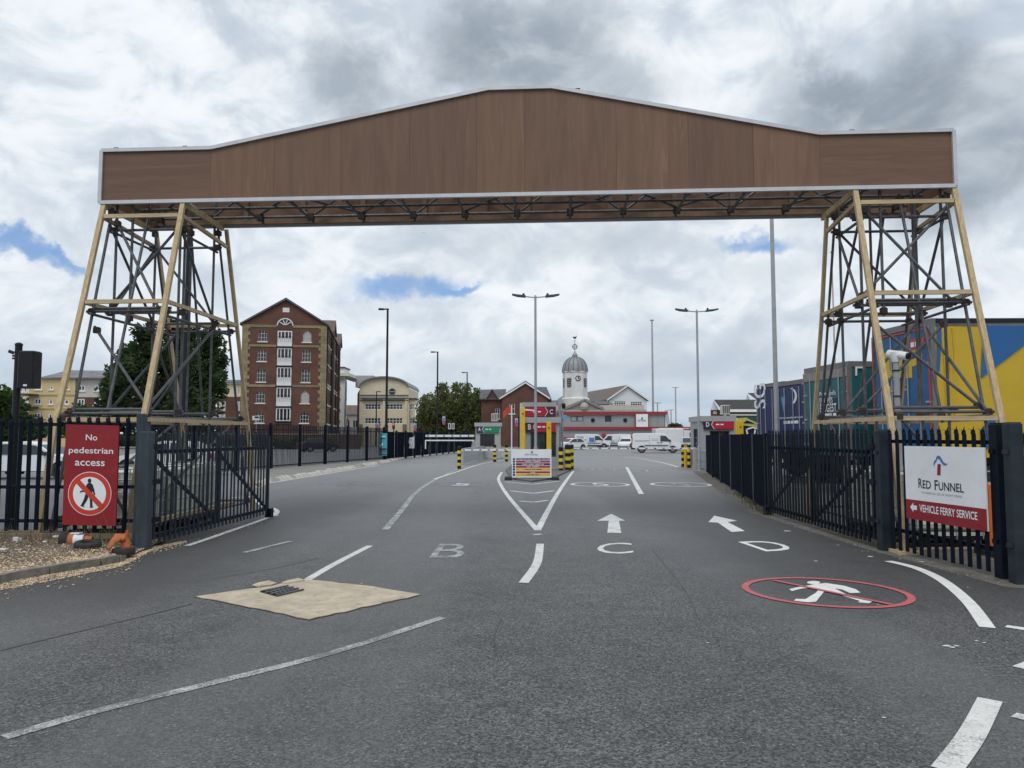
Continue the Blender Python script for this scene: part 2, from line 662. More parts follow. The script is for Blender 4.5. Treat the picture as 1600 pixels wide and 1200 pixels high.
def slate(name, col):
    return M(name, col, 0.62, var=0.3, scale=1.2, island=0.0, bump=0.3, bscale=8, stretch=(1, 1, 3))


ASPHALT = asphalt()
PAINT = road_paint('line_paint', (0.70, 0.70, 0.68), 0.32)
PAINT_CLEAN = road_paint('fresh_line_paint', (0.78, 0.78, 0.76), 0.16)
PAINT_WORN = road_paint('worn_line_paint', (0.55, 0.56, 0.56), 0.62)
PAINT_FAINT = road_paint('faint_line_paint', (0.42, 0.43, 0.43), 0.75)
PAINT_RED = road_paint('red_road_paint', (0.52, 0.115, 0.125), 0.12)
PLY_V = plywood('plywood_upright_grain', False)
PLY_H = plywood('plywood_level_grain', True)
ALU = M('aluminium_trim', (0.56, 0.57, 0.60), 0.42, 0.35, var=0.08)
TIMBER = M('pale_softwood', (0.50, 0.385, 0.225), 0.7, var=0.22, scale=3, stretch=(9, 9, 0.8), dirt=(0.30, 0.19, 0.09), dirt_amt=0.45)
TIMBER_X = M('pale_softwood_rail', (0.50, 0.39, 0.235), 0.7, var=0.22, scale=3, stretch=(0.8, 9, 9), dirt=(0.30, 0.19, 0.09), dirt_amt=0.4)
STEEL = M('galvanised_tube', (0.095, 0.099, 0.108), 0.5, 0.35, var=0.3, scale=7, dirt=(0.07, 0.06, 0.055), dirt_amt=0.5)
COUPLER = M('rusty_coupler', (0.055, 0.045, 0.04), 0.7, 0.4, var=0.3, scale=30)
NAVY = M('navy_fence_paint', (0.006, 0.009, 0.019), 0.45, var=0.3, scale=6, spec=0.12, dirt=(0.03, 0.032, 0.036), dirt_amt=0.2)
SLATE_BLUE = M('weathered_blue_gate_paint', (0.021, 0.032, 0.048), 0.5, spec=0.25, var=0.35, scale=6, dirt=(0.10, 0.10, 0.10), dirt_amt=0.3)
POST_GREY = M('weathered_post_paint', (0.038, 0.052, 0.066), 0.48, spec=0.3, var=0.28, scale=5, stretch=(1, 1, 0.3), dirt=(0.12, 0.12, 0.12), dirt_amt=0.3)
BLACK = M('black_paint', (0.010, 0.011, 0.014), 0.45, var=0.2, spec=0.3)
RUBBER = M('black_rubber', (0.022, 0.021, 0.021), 0.8, var=0.3, dirt=(0.12, 0.10, 0.08), dirt_amt=0.35)
RED = M('sign_red', (0.26, 0.009, 0.016), 0.36, var=0.06, scale=2, dirt=(0.30, 0.05, 0.05), dirt_amt=0.25)
RED_RING = M('prohibition_red', (0.58, 0.045, 0.022), 0.4, var=0.05)
WHITE = M('sign_white', (0.80, 0.82, 0.85), 0.4, var=0.05, scale=2, dirt=(0.6, 0.6, 0.58), dirt_amt=0.2)
INK = M('sign_black', (0.012, 0.012, 0.016), 0.45, var=0.05)
BLUE_INK = M('smoke_blue', (0.05, 0.16, 0.50), 0.45, var=0.05)
YELLOW = M('signal_yellow', (0.72, 0.47, 0.012), 0.5, var=0.14, scale=5, dirt=(0.30, 0.22, 0.06), dirt_amt=0.25)
HAZ_Y = M('bollard_yellow', (0.66, 0.52, 0.03), 0.5, var=0.15)
CONCRETE = M('concrete', (0.30, 0.285, 0.26), 0.85, var=0.25, scale=5, bump=0.5, bscale=40, dirt=(0.12, 0.11, 0.09), dirt_amt=0.6)
PALE_CONC = M('pale_concrete_patch', (0.48, 0.41, 0.31), 0.85, var=0.2, scale=3.5, bump=0.6, bscale=70, dirt=(0.27, 0.235, 0.18), dirt_amt=0.75)
GREY_WALL = M('booth_grey', (0.37, 0.38, 0.385), 0.5, var=0.07, dirt=(0.3, 0.3, 0.29), dirt_amt=0.3)
CABIN = M('cabin_grey', (0.29, 0.305, 0.31), 0.55, var=0.08, scale=0.6, dirt=(0.28, 0.28, 0.27), dirt_amt=0.35)
BAND_RED = M('fascia_red', (0.30, 0.028, 0.035), 0.5, var=0.08)
DARKGLASS = glass('dark_glass')
BLUEGLASS = glass('sky_glass', (0.03, 0.045, 0.065), 0.05)
PVC = M('white_window_frame', (0.78, 0.78, 0.77), 0.45, var=0.05)
STONE_W = M('white_stone', (0.70, 0.70, 0.67), 0.75, var=0.10, scale=1.0, dirt=(0.45, 0.44, 0.40), dirt_amt=0.35)
YSTONE = M('yellow_stock_quoin', (0.25, 0.20, 0.115), 0.85, var=0.2, scale=2, dirt=(0.16, 0.12, 0.07), dirt_amt=0.5, island=0.14)
BRICK = brickwork('red_brick', (0.128, 0.050, 0.034), (0.11, 0.07, 0.052))
BRICK_O = brickwork('orange_brick', (0.125, 0.050, 0.036), (0.11, 0.07, 0.055))
BRICK_D = brickwork('brown_brick', (0.10, 0.052, 0.036), (0.10, 0.075, 0.06))
CREAM = M('cream_render', (0.74, 0.65, 0.47), 0.8, var=0.07, scale=0.7, dirt=(0.44, 0.36, 0.24), dirt_amt=0.3)
CREAM_Y = M('warm_cream_render', (0.60, 0.46, 0.235), 0.8, var=0.07, scale=0.7, dirt=(0.4, 0.3, 0.17), dirt_amt=0.3)
ROOF = slate('grey_slate_roof', (0.085, 0.088, 0.098))
ROOF_L = slate('weathered_slate_roof', (0.17, 0.165, 0.175))
ROOF_B = slate('brown_tile_roof', (0.12, 0.09, 0.075))
LEAD = M('lead_dome', (0.27, 0.275, 0.30), 0.5, 0.2, var=0.2, scale=2, dirt=(0.14, 0.14, 0.15), dirt_amt=0.4)
CAR_WHITE = M('white_car_paint', (0.72, 0.745, 0.76), 0.3, var=0.04, coat=0.5)
CAR_DARK = M('dark_car_paint', (0.012, 0.016, 0.022), 0.28, var=0.1, coat=0.6)
PLASTIC = M('black_plastic', (0.02, 0.02, 0.022), 0.6, var=0.2)
CHROME = M('bright_rim', (0.22, 0.22, 0.23), 0.4, 0.6, var=0.1)
LAMP_RED = M('tail_lens', (0.35, 0.012, 0.012), 0.25, var=0.1)
LAMP_CLR = M('head_lens', (0.6, 0.62, 0.65), 0.15, var=0.1)
GALV = M('galvanised_column', (0.36, 0.375, 0.40), 0.5, 0.3, var=0.12, scale=3)
PURPLE = M('lane_sign_ink', (0.035, 0.022, 0.055), 0.4, var=0.05)
SIGN_RED2 = M('lane_sign_red', (0.46, 0.018, 0.042), 0.4, var=0.05)
SIGN_GREEN = M('lane_sign_green', (0.012, 0.22, 0.10), 0.4, var=0.05)
BARK = M('bark', (0.085, 0.065, 0.048), 0.9, var=0.3, scale=6, bump=0.6, bscale=12)
IBC = M('milky_tank_plastic', (0.70, 0.72, 0.60), 0.5, var=0.1, scale=3)
ORANGE = M('cone_orange', (0.42, 0.12, 0.035), 0.65, var=0.3, scale=9, dirt=(0.16, 0.09, 0.05), dirt_amt=0.75)
CONE_WHITE = M('cone_sleeve', (0.72, 0.74, 0.78), 0.5, var=0.1, dirt=(0.4, 0.37, 0.33), dirt_amt=0.4)


def leafmat(name, a, b):
    m = bpy.data.materials.new(name)
    m.use_nodes = True
    nt = m.node_tree
    T = NT(nt)
    p = nt.nodes['Principled BSDF']
    g = T.n('ShaderNodeNewGeometry')
    tcn = T.n('ShaderNodeTexCoord')
    cl = T.ramp(T.noise(tcn.outputs['Object'], 0.55, 3), 0.35, 0.65)
    f = T.math('ADD', T.math('MULTIPLY', g.outputs['Random Per Island'], 0.6), T.math('MULTIPLY', cl, 0.4))
    nt.links.new(T.mix(f, a, b), p.inputs['Base Color'])
    p.inputs['Roughness'].default_value = 0.6
    p.inputs['Specular IOR Level'].default_value = 0.25
    tr = T.n('ShaderNodeBsdfTranslucent')
    nt.links.new(T.mix(f, [c_ * 1.3 for c_ in a], [c_ * 1.3 for c_ in b]), tr.inputs[0])
    mx = T.n('ShaderNodeMixShader', i_0=0.42)
    nt.links.new(p.outputs[0], mx.inputs[1])
    nt.links.new(tr.outputs[0], mx.inputs[2])
    nt.links.new(mx.outputs[0], nt.nodes['Material Output'].inputs[0])
    return m


LEAF_DARK = leafmat('dark_leaves', (0.022, 0.040, 0.016), (0.060, 0.094, 0.034))
LEAF_MID = leafmat('mid_leaves', (0.03, 0.055, 0.016), (0.075, 0.12, 0.032))
LEAF_WILLOW = leafmat('willow_leaves', (0.085, 0.10, 0.036), (0.175, 0.195, 0.075))
LEAF_WEED = leafmat('dry_weeds', (0.08, 0.07, 0.03), (0.15, 0.16, 0.06))

# =================================================================== GROUND AND ROAD
rng = random.Random(7)


def structure(mb, name, mat, parent=None, smooth=False):
    o = mb.build(name, mat, parent, smooth)
    if parent is None:
        o['kind'] = 'structure'
    return o


GROUND_M = M('rough_ground', (0.13, 0.125, 0.115), 0.9, var=0.25, scale=0.05)
structure(MB().poly([(-2500, -400, -0.02), (2500, -400, -0.02), (2500, 4000, -0.02), (-2500, 4000, -0.02)]), 'ground', GROUND_M)
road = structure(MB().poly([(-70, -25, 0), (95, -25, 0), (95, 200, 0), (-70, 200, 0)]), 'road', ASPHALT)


def smooth_line(pts, n=6):
    if len(pts) < 3:
        return pts
    out = []
    P_ = [pts[0]] + pts + [pts[-1]]
    for i in range(1, len(P_) - 2):
        a, b, c, d = P_[i - 1:i + 3]
        for k in range(n):
            t = k / n
            out.append(0.5 * ((2 * b) + (c - a) * t + (2 * a - 5 * b + 4 * c - d) * t * t + (3 * b - a - 3 * c + d) * t ** 3))
    out.append(pts[-1])
    return out


def ribbon(mb, pts, w, z):
    pts = [Vector((p[0], p[1])) for p in pts]
    L, Rr = [], []
    for i, p in enumerate(pts):
        t = (pts[min(i + 1, len(pts) - 1)] - pts[max(i - 1, 0)]).normalized()
        n = Vector((-t.y, t.x)) * (w / 2)
        L.append((p.x + n.x, p.y + n.y, z))
        Rr.append((p.x - n.x, p.y - n.y, z))
    m = len(pts)
    mb.add(L + Rr, [(m + i, m + i + 1, i + 1, i) for i in range(m - 1)])
    return mb


_nl = [0]


def line(px, w, mat, z=0.004, name='road_line'):
    _nl[0] += 1
    z += (_nl[0] % 5) * 0.0005
    pts = smooth_line([G(u, v) for u, v in px])
    return structure(ribbon(MB(), pts, w, z), name, mat, road)


def patch(px, mat, z=0.004, name='road_marking'):
    return structure(MB().poly([(*G(u, v).xy, z) for u, v in px]), name, mat, road)


# edge lines and lane dividers
line([(292, 853), (325, 842), (365, 828), (405, 814), (428, 805), (433, 799), (426, 794)], 0.105, PAINT)
line([(421, 755), (500, 742), (592, 727)], 0.12, PAINT)
line([(602, 828), (628, 797), (648, 772), (672, 754), (700, 740), (724, 728)], 0.13, PAINT_WORN)
line([(678, 749), (712, 738), (752, 725), (792, 718)], 0.12, PAINT)
line([(474, 910), (522, 882), (578, 853)], 0.105, PAINT)
line([(784, 738), (779, 747), (782, 757), (796, 778), (840, 829)], 0.11, PAINT)
line([(896, 736), (882, 755), (866, 780), (840, 829)], 0.12, PAINT)
for (a, b, c) in (((789, 753), (832, 757), (874, 752)), ((797, 767), (834, 771), (866, 767)), ((812, 783), (834, 785), (856, 782))):
    line([a, b], 0.13, PAINT)
    line([b, c], 0.13, PAINT)
line([(834, 836), (846, 835)], 0.09, PAINT)
line([(844, 850), (839, 880), (818, 911)], 0.115, PAINT)
line([(979, 730), (990, 750), (1002, 772)], 0.15, PAINT)
line([(893, 731), (976, 731)], 0.14, PAINT)
line([(983, 731.5), (1062, 733)], 0.12, PAINT)
line([(382, 864), (425, 853), (455, 846)], 0.10, PAINT_WORN)
line([(6, 1153), (150, 1112), (330, 1068), (520, 1020), (692, 965)], 0.095, PAINT_WORN)
line([(1388, 877), (1432, 888), (1472, 907), (1512, 940), (1543, 981)], 0.125, PAINT_CLEAN)
line([(1572, 979), (1625, 987)], 0.10, PAINT_CLEAN)
line([(1547, 1094), (1518, 1150), (1478, 1205)], 0.135, PAINT)
line([(1584, 1118), (1640, 1132)], 0.10, PAINT)
line([(1592, 1044), (1630, 1030)], 0.09, PAINT)
line([(700, 716), (780, 713.5)], 0.12, PAINT_WORN)
line([(700, 722), (782, 722)], 0.14, PAINT_WORN)
line([(895, 714), (975, 714), (1025, 721), (1060, 730)], 0.14, PAINT)
line([(592, 724), (700, 722)], 0.14, PAINT_FAINT)
line([(396, 779), (412, 792), (432, 806)], 0.10, PAINT)
line([(362, 778), (394, 776)], 0.10, PAINT)
# pale tar joints scraped along the carriageway
SEAM = M('bitumen_joint', (0.028, 0.028, 0.030), 0.5, var=0.2)
line([(0, 1017), (120, 988), (230, 962), (300, 944)], 0.014, SEAM, 0.003, 'tar_joint')
line([(780, 1035), (772, 1000), (784, 965)], 0.005, SEAM, 0.003, 'tar_joint')
line([(330, 905), (380, 897), (430, 888), (500, 872)], 0.012, SEAM, 0.003, 'tar_joint')
line([(1020, 860), (1065, 915), (1092, 968)], 0.006, SEAM, 0.003, 'tar_joint')


def road_text(txt, o, r, u, mat, bold=0.0, name='road_letter', z=0.004):
    """o, r, u: pixels of the lower left corner, lower right corner and upper left corner"""
    a, b, c = (G(*p) for p in (o, r, u))
    mb = text(MB(), txt, (a.x, a.y, z), (b.x - a.x, b.y - a.y, 0), (c.x - a.x, c.y - a.y, 0), bold)
    return structure(mb, name, mat, road)


road_text('B', (670, 872), (722, 872), (687, 850), PAINT_WORN)
road_text('C', (932, 866), (990, 865), (934, 849), PAINT)
road_text('D', (1197, 862), (1250, 859), (1153, 847), PAINT_CLEAN)
road_text('STOP', (905, 735), (972, 735), (907, 731.4), PAINT_WORN, name='road_lettering')
road_text('STOP', (990, 736.5), (1062, 737), (988, 733), PAINT_WORN, name='road_lettering')
road_text('STOP', (700, 719), (768, 719), (703, 715.6), PAINT_WORN, name='road_lettering')


def roundel(u0, u1, v, num, mat, mat2):
    a, b = G(u0, v), G(u1, v)
    c, r = (a + b) / 2, (b - a).length / 2
    mb = MB()
    ribbon(mb, [(c.x + r * math.cos(t), c.y + r * 1.15 * math.sin(t)) for t in np.linspace(0, 2 * math.pi, 41)], 0.13, 0.004)
    structure(mb, 'speed_roundel', mat, road)
    mb = text(MB(), num, (c.x - r * 0.3, c.y - r * 0.75, 0.004), (r * 0.6, 0, 0), (0, r * 1.5, 0))
    structure(mb, 'road_number', mat2, road)


roundel(679, 764, 757, '5', PAINT_FAINT, PAINT)
roundel(894, 981, 757, '5', PAINT, PAINT)
roundel(1019, 1108, 757, '5', PAINT, PAINT_WORN)
roundel(500, 590, 756, '5', PAINT_FAINT, PAINT_FAINT)
patch([(955, 803), (977, 814), (967, 814), (971, 833), (949, 833), (951, 814), (933, 814)], PAINT, name='road_arrow')
patch([(1116, 806), (1152, 814), (1137, 816), (1164, 830), (1143, 831.5), (1122, 817), (1107, 816)], PAINT_CLEAN, name='road_arrow')

# painted "no pedestrians" disc
cc = [G(1170, 927), G(1436, 934), G(1302, 903), G(1302, 951)]
ctr = (cc[0] + cc[1]) / 2
ax = (cc[1] - cc[0]) / 2
ctr.y = (cc[2].y + cc[3].y) / 2
ay = Vector((0.07, (cc[2].y - cc[3].y) / 2))
ring_pts = [ctr.xy + ax.xy * 0.96 * math.cos(t) + ay * 0.955 * math.sin(t) for t in np.linspace(0, 2 * math.pi, 57)]
structure(ribbon(MB(), ring_pts, 0.075, 0.007), 'painted_ring', PAINT_RED, road)
structure(ribbon(MB(), [G(1208, 907.5).xy, G(1394, 946).xy], 0.06, 0.0105), 'painted_slash', PAINT_RED, road)
zp = lambda x, y: (1100 + x / 3.2, 850 + y / 3.2)
man = [(505, 212), (560, 201), (610, 197), (700, 210), (760, 228), (782, 245), (730, 247), (690, 229), (655, 224), (720, 258), (850, 285),
       (825, 298), (772, 293), (778, 286), (700, 262), (640, 238), (600, 240), (560, 290), (520, 293), (450, 285), (458, 276), (508, 277),
       (560, 245), (578, 224), (520, 222), (490, 224), (440, 237), (425, 227), (470, 217)]
patch([zp(*p) for p in man], PAINT_CLEAN, 0.004, 'painted_walking_figure')
patch([zp(548 + 33 * math.cos(t), 194 + 8 * math.sin(t)) for t in np.linspace(0, 2 * math.pi, 15)[:-1]], PAINT_CLEAN, 0.004, 'painted_head')

# scraps of old paint and litter on the tarmac
mb = MB()
for u, v, w in [(1105, 1005, 5), (1480, 1010, 10), (1488, 1012, 8), (1495, 1010, 6), (1526, 1002, 5), (1538, 1005, 5), (1335, 1125, 3), (1381, 1122, 5), (1512, 918, 3),
                (1492, 925, 3), (950, 802, 3), (565, 912, 3), (690, 990, 2), (1372, 945, 3), (1275, 877, 5), (1440, 878, 6), (1310, 852, 5), (1360, 870, 8), (1230, 830, 10)]:
    p = G(u, v)
    s = w * p.y / F_PX / 2
    mb.poly([(p.x + s * 1.4 * math.cos(a) * rng.uniform(0.6, 1.2), p.y + s * math.sin(a) * rng.uniform(0.6, 1.4), 0.005) for a in np.linspace(0, 2 * math.pi, 8)[:-1]])
sc_ = structure(mb, 'paint_scraps', PAINT, road)
sc_['kind'] = 'stuff'

# concrete patch round the drain
pat = thing('drain_patch', 'pale diamond shaped concrete patch let into the tarmac with a drain grate', 'drain', tuple(G(470, 930)))
c_ = [G(306, 933), G(484, 969), G(657, 930), G(560, 915), G(505, 909), G(468, 906), G(444, 912), G(424, 917), G(360, 925)]
edge = []
for i in range(len(c_)):
    a, b = c_[i], c_[(i + 1) % len(c_)]
    nk = 14 if (b - a).length > 1 else 4
    for k in range(nk):
        t = k / nk
        p = a.lerp(b, t)
        j = 0.0 if k == 0 else 0.022
        edge.append((p.x + rng.uniform(-j, j), p.y + rng.uniform(-j, j), 0.0045))
MB().prism([(x, y, 0.0045) for x, y, z in edge], (0, 0, 0.006)).build('concrete_slab', PALE_CONC, pat)
MB().poly([(x + (x - pat.location.x) * 0.014, y + (y - pat.location.y) * 0.02, 0.0025) for x, y, z in edge]).build('cut_edge', SEAM, pat)
g_ = [G(407, 927), G(432, 934), G(474, 924), G(450, 918)]
pit = MB().poly([(p.x, p.y, 0.013) for p in g_]).build('drain_pit', M('drain_dark', (0.008, 0.008, 0.009), 0.9), pat)
for k in range(1, 7):
    a, b = g_[0].lerp(g_[3], k / 7), g_[1].lerp(g_[2], k / 7)
    MB().beam((a.x, a.y, 0.019), (b.x, b.y, 0.019), 0.022, 0.012).build('grate_bar', STEEL, pat)
for k in (0.0, 0.33, 0.66, 1.0):
    a, b = g_[0].lerp(g_[1], k), g_[3].lerp(g_[2], k)
    MB().beam((a.x, a.y, 0.0215), (b.x, b.y, 0.0215), 0.022, 0.012).build('grate_cross_bar', STEEL, pat)
for q in ([(394, 917), (404, 913), (420, 910), (432, 913.5), (424, 916.5), (404, 919)], [(440, 912.5), (452, 909), (466, 906), (476, 909), (462, 912), (446, 914)]):
    MB().prism([(*G(u, v).xy, 0.0108) for u, v in q], (0, 0, 0.012)).build('broken_concrete', PALE_CONC, pat)

# ------------------------------------------------------------------- gravel bank in front of the near fence
DIRT = M('gravel_dirt', (0.125, 0.098, 0.073), 0.95, var=0.35, scale=2.2, bump=0.9, bscale=30, dirt=(0.09, 0.072, 0.055), dirt_amt=0.7)
kerb_px = [(-260, 975), (-120, 940), (0, 911), (60, 900), (120, 890), (160, 884), (190, 877)]
kerb_pts = smooth_line([G(u, v) for u, v in kerb_px], 5)
# bank surface: lattice between the kerb line and the fence line
bank_v, bank_f, nb = [], [], len(kerb_pts)


def bank_back(f):
    if f < 0.45:
        return Vector((-13, 6.0, 0)).lerp(Vector((-13, 12.2, 0)), f / 0.45)
    return Vector((-13, 12.2, 0)).lerp(Vector((-5.42, 12.0, 0)), (f - 0.45) / 0.55)


for j in range(9):
    t = j / 8
    for i, p in enumerate(kerb_pts):
        q = p.lerp(bank_back(i / (nb - 1)), t)
        z = 0.09 + 0.09 * t + rng.uniform(-0.012, 0.012)
        if i >= nb - 4:
            z *= (nb - 1 - i) / 4 * 0.75 + 0.25
        bank_v.append((q.x, q.y, z))
for j in range(8):
    for i in range(nb - 1):
        a = j * nb + i
        bank_f.append((a, a + 1, a + nb + 1, a + nb))
structure(MB().add(bank_v, bank_f), 'gravel_bank', DIRT, smooth=True)
spill_px = [(-260, 990), (0, 938), (60, 925), (130, 908), (190, 890), (250, 862), (235, 855), (190, 877), (120, 890), (0, 911), (-260, 975)]
kerb = thing('kerb', 'low worn concrete kerb along the gravel bank', 'kerb', tuple(kerb_pts[-1]))
acc = 0
for k in range(0, nb - 2, 4):
    a, b = kerb_pts[k], kerb_pts[min(k + 4, nb - 1)]
    d = (b - a).normalized() * 0.006
    MB().beam((a.x + d.x, a.y + d.y, 0.048), (b.x - d.x, b.y - d.y, 0.05 if k < nb - 5 else 0.03), 0.12, 0.11).build('kerb_stone', M('worn_kerb', (0.20, 0.185, 0.16), 0.9, var=0.3, scale=6, bump=0.8, bscale=25, dirt=(0.09, 0.078, 0.06), dirt_amt=0.7), kerb)
kerb['kind'] = 'structure'

GRAVEL_M = M('flint_gravel', (0.46, 0.355, 0.24), 0.85, var=0.12, island=0.5)


def pebbles(name, n, sampler, smin, smax, mat, seed):
    r = np.random.default_rng(seed)
    base = np.array([(1, 0, 0), (-1, 0, 0), (0, 1, 0), (0, -1, 0), (0, 0, 1), (0, 0, -1)], float)
    fs = [(0, 2, 4), (2, 1, 4), (1, 3, 4), (3, 0, 4), (2, 0, 5), (1, 2, 5), (3, 1, 5), (0, 3, 5)]
    vs, ff = [], []
    for i in range(n):
        x, y, z = sampler(r)
        s = smin + (smax - smin) * r.random() ** 2.5
        th = r.random() * 6.28
        c, sn = math.cos(th), math.sin(th)
        p = base * (s * np.array([1.0, 0.7, 0.55])) * (0.7 + 0.5 * r.random((6, 1)))
        q = np.stack([p[:, 0] * c - p[:, 1] * sn + x, p[:, 0] * sn + p[:, 1] * c + y, p[:, 2] + z], 1)
        ff += [tuple(6 * i + k for k in f) for f in fs]
        vs.append(q)
    me = bpy.data.meshes.new(name)
    me.from_pydata(np.concatenate(vs).tolist(), [], ff)
    me.materials.append(mat)
    o = link(bpy.data.objects.new(name, me))
    o['kind'] = 'stuff'
    WM[o] = Matrix.Identity(4)
    return o


kp = [Vector((p.x, p.y)) for p in kerb_pts]


def on_bank(r):
    i = r.integers(0, nb - 1)
    f = r.random()
    p = kp[i].lerp(kp[i + 1], f)
    t = r.random() ** 3.0
    q = p.lerp(bank_back((i + f) / (nb - 1)).xy, t)
    return q.x, q.y, (0.09 + 0.09 * t) * (1 if i < nb - 4 else max(0.3, (nb - 1 - i) / 4)) + 0.004


def on_spill(r):
    a = [(-260, 975), (0, 911), (120, 890), (190, 877), (235, 856), (290, 846)]
    w = [0.75, 0.62, 0.55, 0.5, 0.4, 0.15]
    i = r.integers(0, 5)
    f = r.random()
    p, q = G(*a[i]), G(*a[i + 1])
    p = p.lerp(q, f)
    off = (w[i] + (w[i + 1] - w[i]) * f) * r.random() ** 1.35 * (1 if r.random() < 0.93 else 2.2)
    return p.x + off * 0.45, p.y - off * 0.9, 0.008


pebbles('gravel', 13000, on_bank, 0.007, 0.024, GRAVEL_M, 1)
pebbles('loose_gravel', 9000, on_spill, 0.005, 0.021, GRAVEL_M, 2)


def verge(r):
    t = r.random()
    Y = 8.6 + 8.5 * t
    X = 5.62 - 0.117 * (min(Y, 11.1) - 8.6) - abs(r.normal(0, 0.12))
    return X, Y, 0.006


pebbles('verge_grit', 900, verge, 0.004, 0.014, M('verge_stone', (0.26, 0.24, 0.21), 0.9, var=0.1, island=0.45), 5)


def verge_l(r):
    t = r.random()
    p = Vector((-5.25, 10.9)).lerp(Vector((-4.85, 15.5)), t)
    return p.x + abs(r.normal(0, 0.14)), p.y, 0.006


pebbles('gate_grit', 700, verge_l, 0.004, 0.014, M('verge_stone', (0.26, 0.24, 0.21)), 6)
structure(MB().poly([(5.15, 16.6, 0.002), (5.2, 11.2, 0.002), (5.42, 8.4, 0.002), (7.5, 7.7, 0.002), (9, 16, 0.002), (9.4, 36, 0.002), (8.55, 36, 0.002)]), 'dirty_verge',
          M('verge_dirt', (0.115, 0.108, 0.095), 0.95, var=0.35, scale=3, bump=0.6, bscale=30, dirt=(0.06, 0.055, 0.045), dirt_amt=0.6))

# =================================================================== PALISADE FENCES AND GATES


def pale_mesh(name, H, mat, wid=0.068, z0=0.0, dep=0.017):
    xs = [-0.5 * wid, -0.3 * wid, 0.0, 0.3 * wid, 0.5 * wid]
    ys = [0.0, dep, dep * 0.25, dep, 0.0]
    mb = MB()
    t = 0.005
    zt = H - 0.11
    v = []
    for z in (z0, zt):
        v += [(x, -y, z) for x, y in zip(xs, ys)]
        v += [(x, -y + t, z) for x, y in zip(xs, ys)]
    f = []
    for i in range(4):
        f.append((i, i + 1, 11 + i, 10 + i))
        f.append((5 + i + 1, 5 + i, 15 + i, 15 + i + 1))
    f += [(0, 10, 15, 5), (4, 9, 19, 14)]
    mb.add(v, f)
    for x0, x1, tip in ((xs[0], xs[1] + 0.004, (-0.034 - 0.018, -0.055, H - 0.035)), (xs[1], xs[3], (0, 0.012, H)), (xs[3] - 0.004, xs[4], (0.034 + 0.018, -0.055, H - 0.035))):
        mb.add([(x0, -0.016, zt), (x1, -0.016, zt), (x1, 0.002, zt), (x0, 0.002, zt), ((x0 + x1) / 2 * 0.8 - 0.006, -0.012, zt + 0.05), ((x0 + x1) / 2 * 0.8 + 0.006, 0.0, zt + 0.05), tip],
               [(0, 1, 5, 4), (1, 2, 5), (2, 3, 4, 5), (3, 0, 4), (4, 5, 6), (5, 4, 6)])
    return mb.build(name, mat, None)


def run(parent, src, a, b, pitch, mat_name='pale', z=0.0, jitter=0.006, flip=False):
    """copies of the first pale along the line a-b (world), as parts of parent"""
    a, b = Vector(a), Vector(b)
    L = (b - a).length
    d = (b - a) / L
    n = max(1, int(L / pitch))
    rz = math.atan2(d.y, d.x) + (math.pi if flip else 0)
    im = WM[parent].inverted()
    for i in range(n):
        p = a + d * (pitch * (i + 0.5))
        lp = im @ Vector((p.x, p.y, z + rng.uniform(-jitter, jitter)))
        inst(src, parent, lp, 0, (rng.uniform(-0.006, 0.006), rng.uniform(-0.006, 0.006), rz))


def finish(src):
    WM.pop(src, None)
    bpy.data.objects.remove(src)


# near fence beside the gravel
FY = 11.32
fl = thing('palisade_fence', 'navy palisade fence above the gravel bank, behind the red pedestrian notice', 'fence', (-5.5, FY, 0.1))
p0 = pale_mesh('pale', 1.73, NAVY)
run(fl, p0, (-9.6, FY), (-5.60, FY), 0.145, z=0.26)
for z in (0.40, 0.90, 1.83):
    MB().beam((-9.6, FY + 0.03, z), (-5.52, FY + 0.03, z), 0.045, 0.05).build('rail', NAVY, fl)
for x in (-8.35,):
    MB().box(x - 0.05, x + 0.05, FY + 0.06, FY + 0.16, 0.05, 1.95).build('post', NAVY, fl)
MB().bbox(-5.57, -5.45, FY - 0.12, FY + 0.0, 0.0, 1.99, 0.012).build('end_post', POST_GREY, fl)
MB().box(-9.6, -5.6, FY - 0.03, FY + 0.05, 0.14, 0.215).build('edging_board', M('old_board', (0.20, 0.155, 0.10), 0.85, var=0.3), fl)

# gate leaves
GH = 1.74


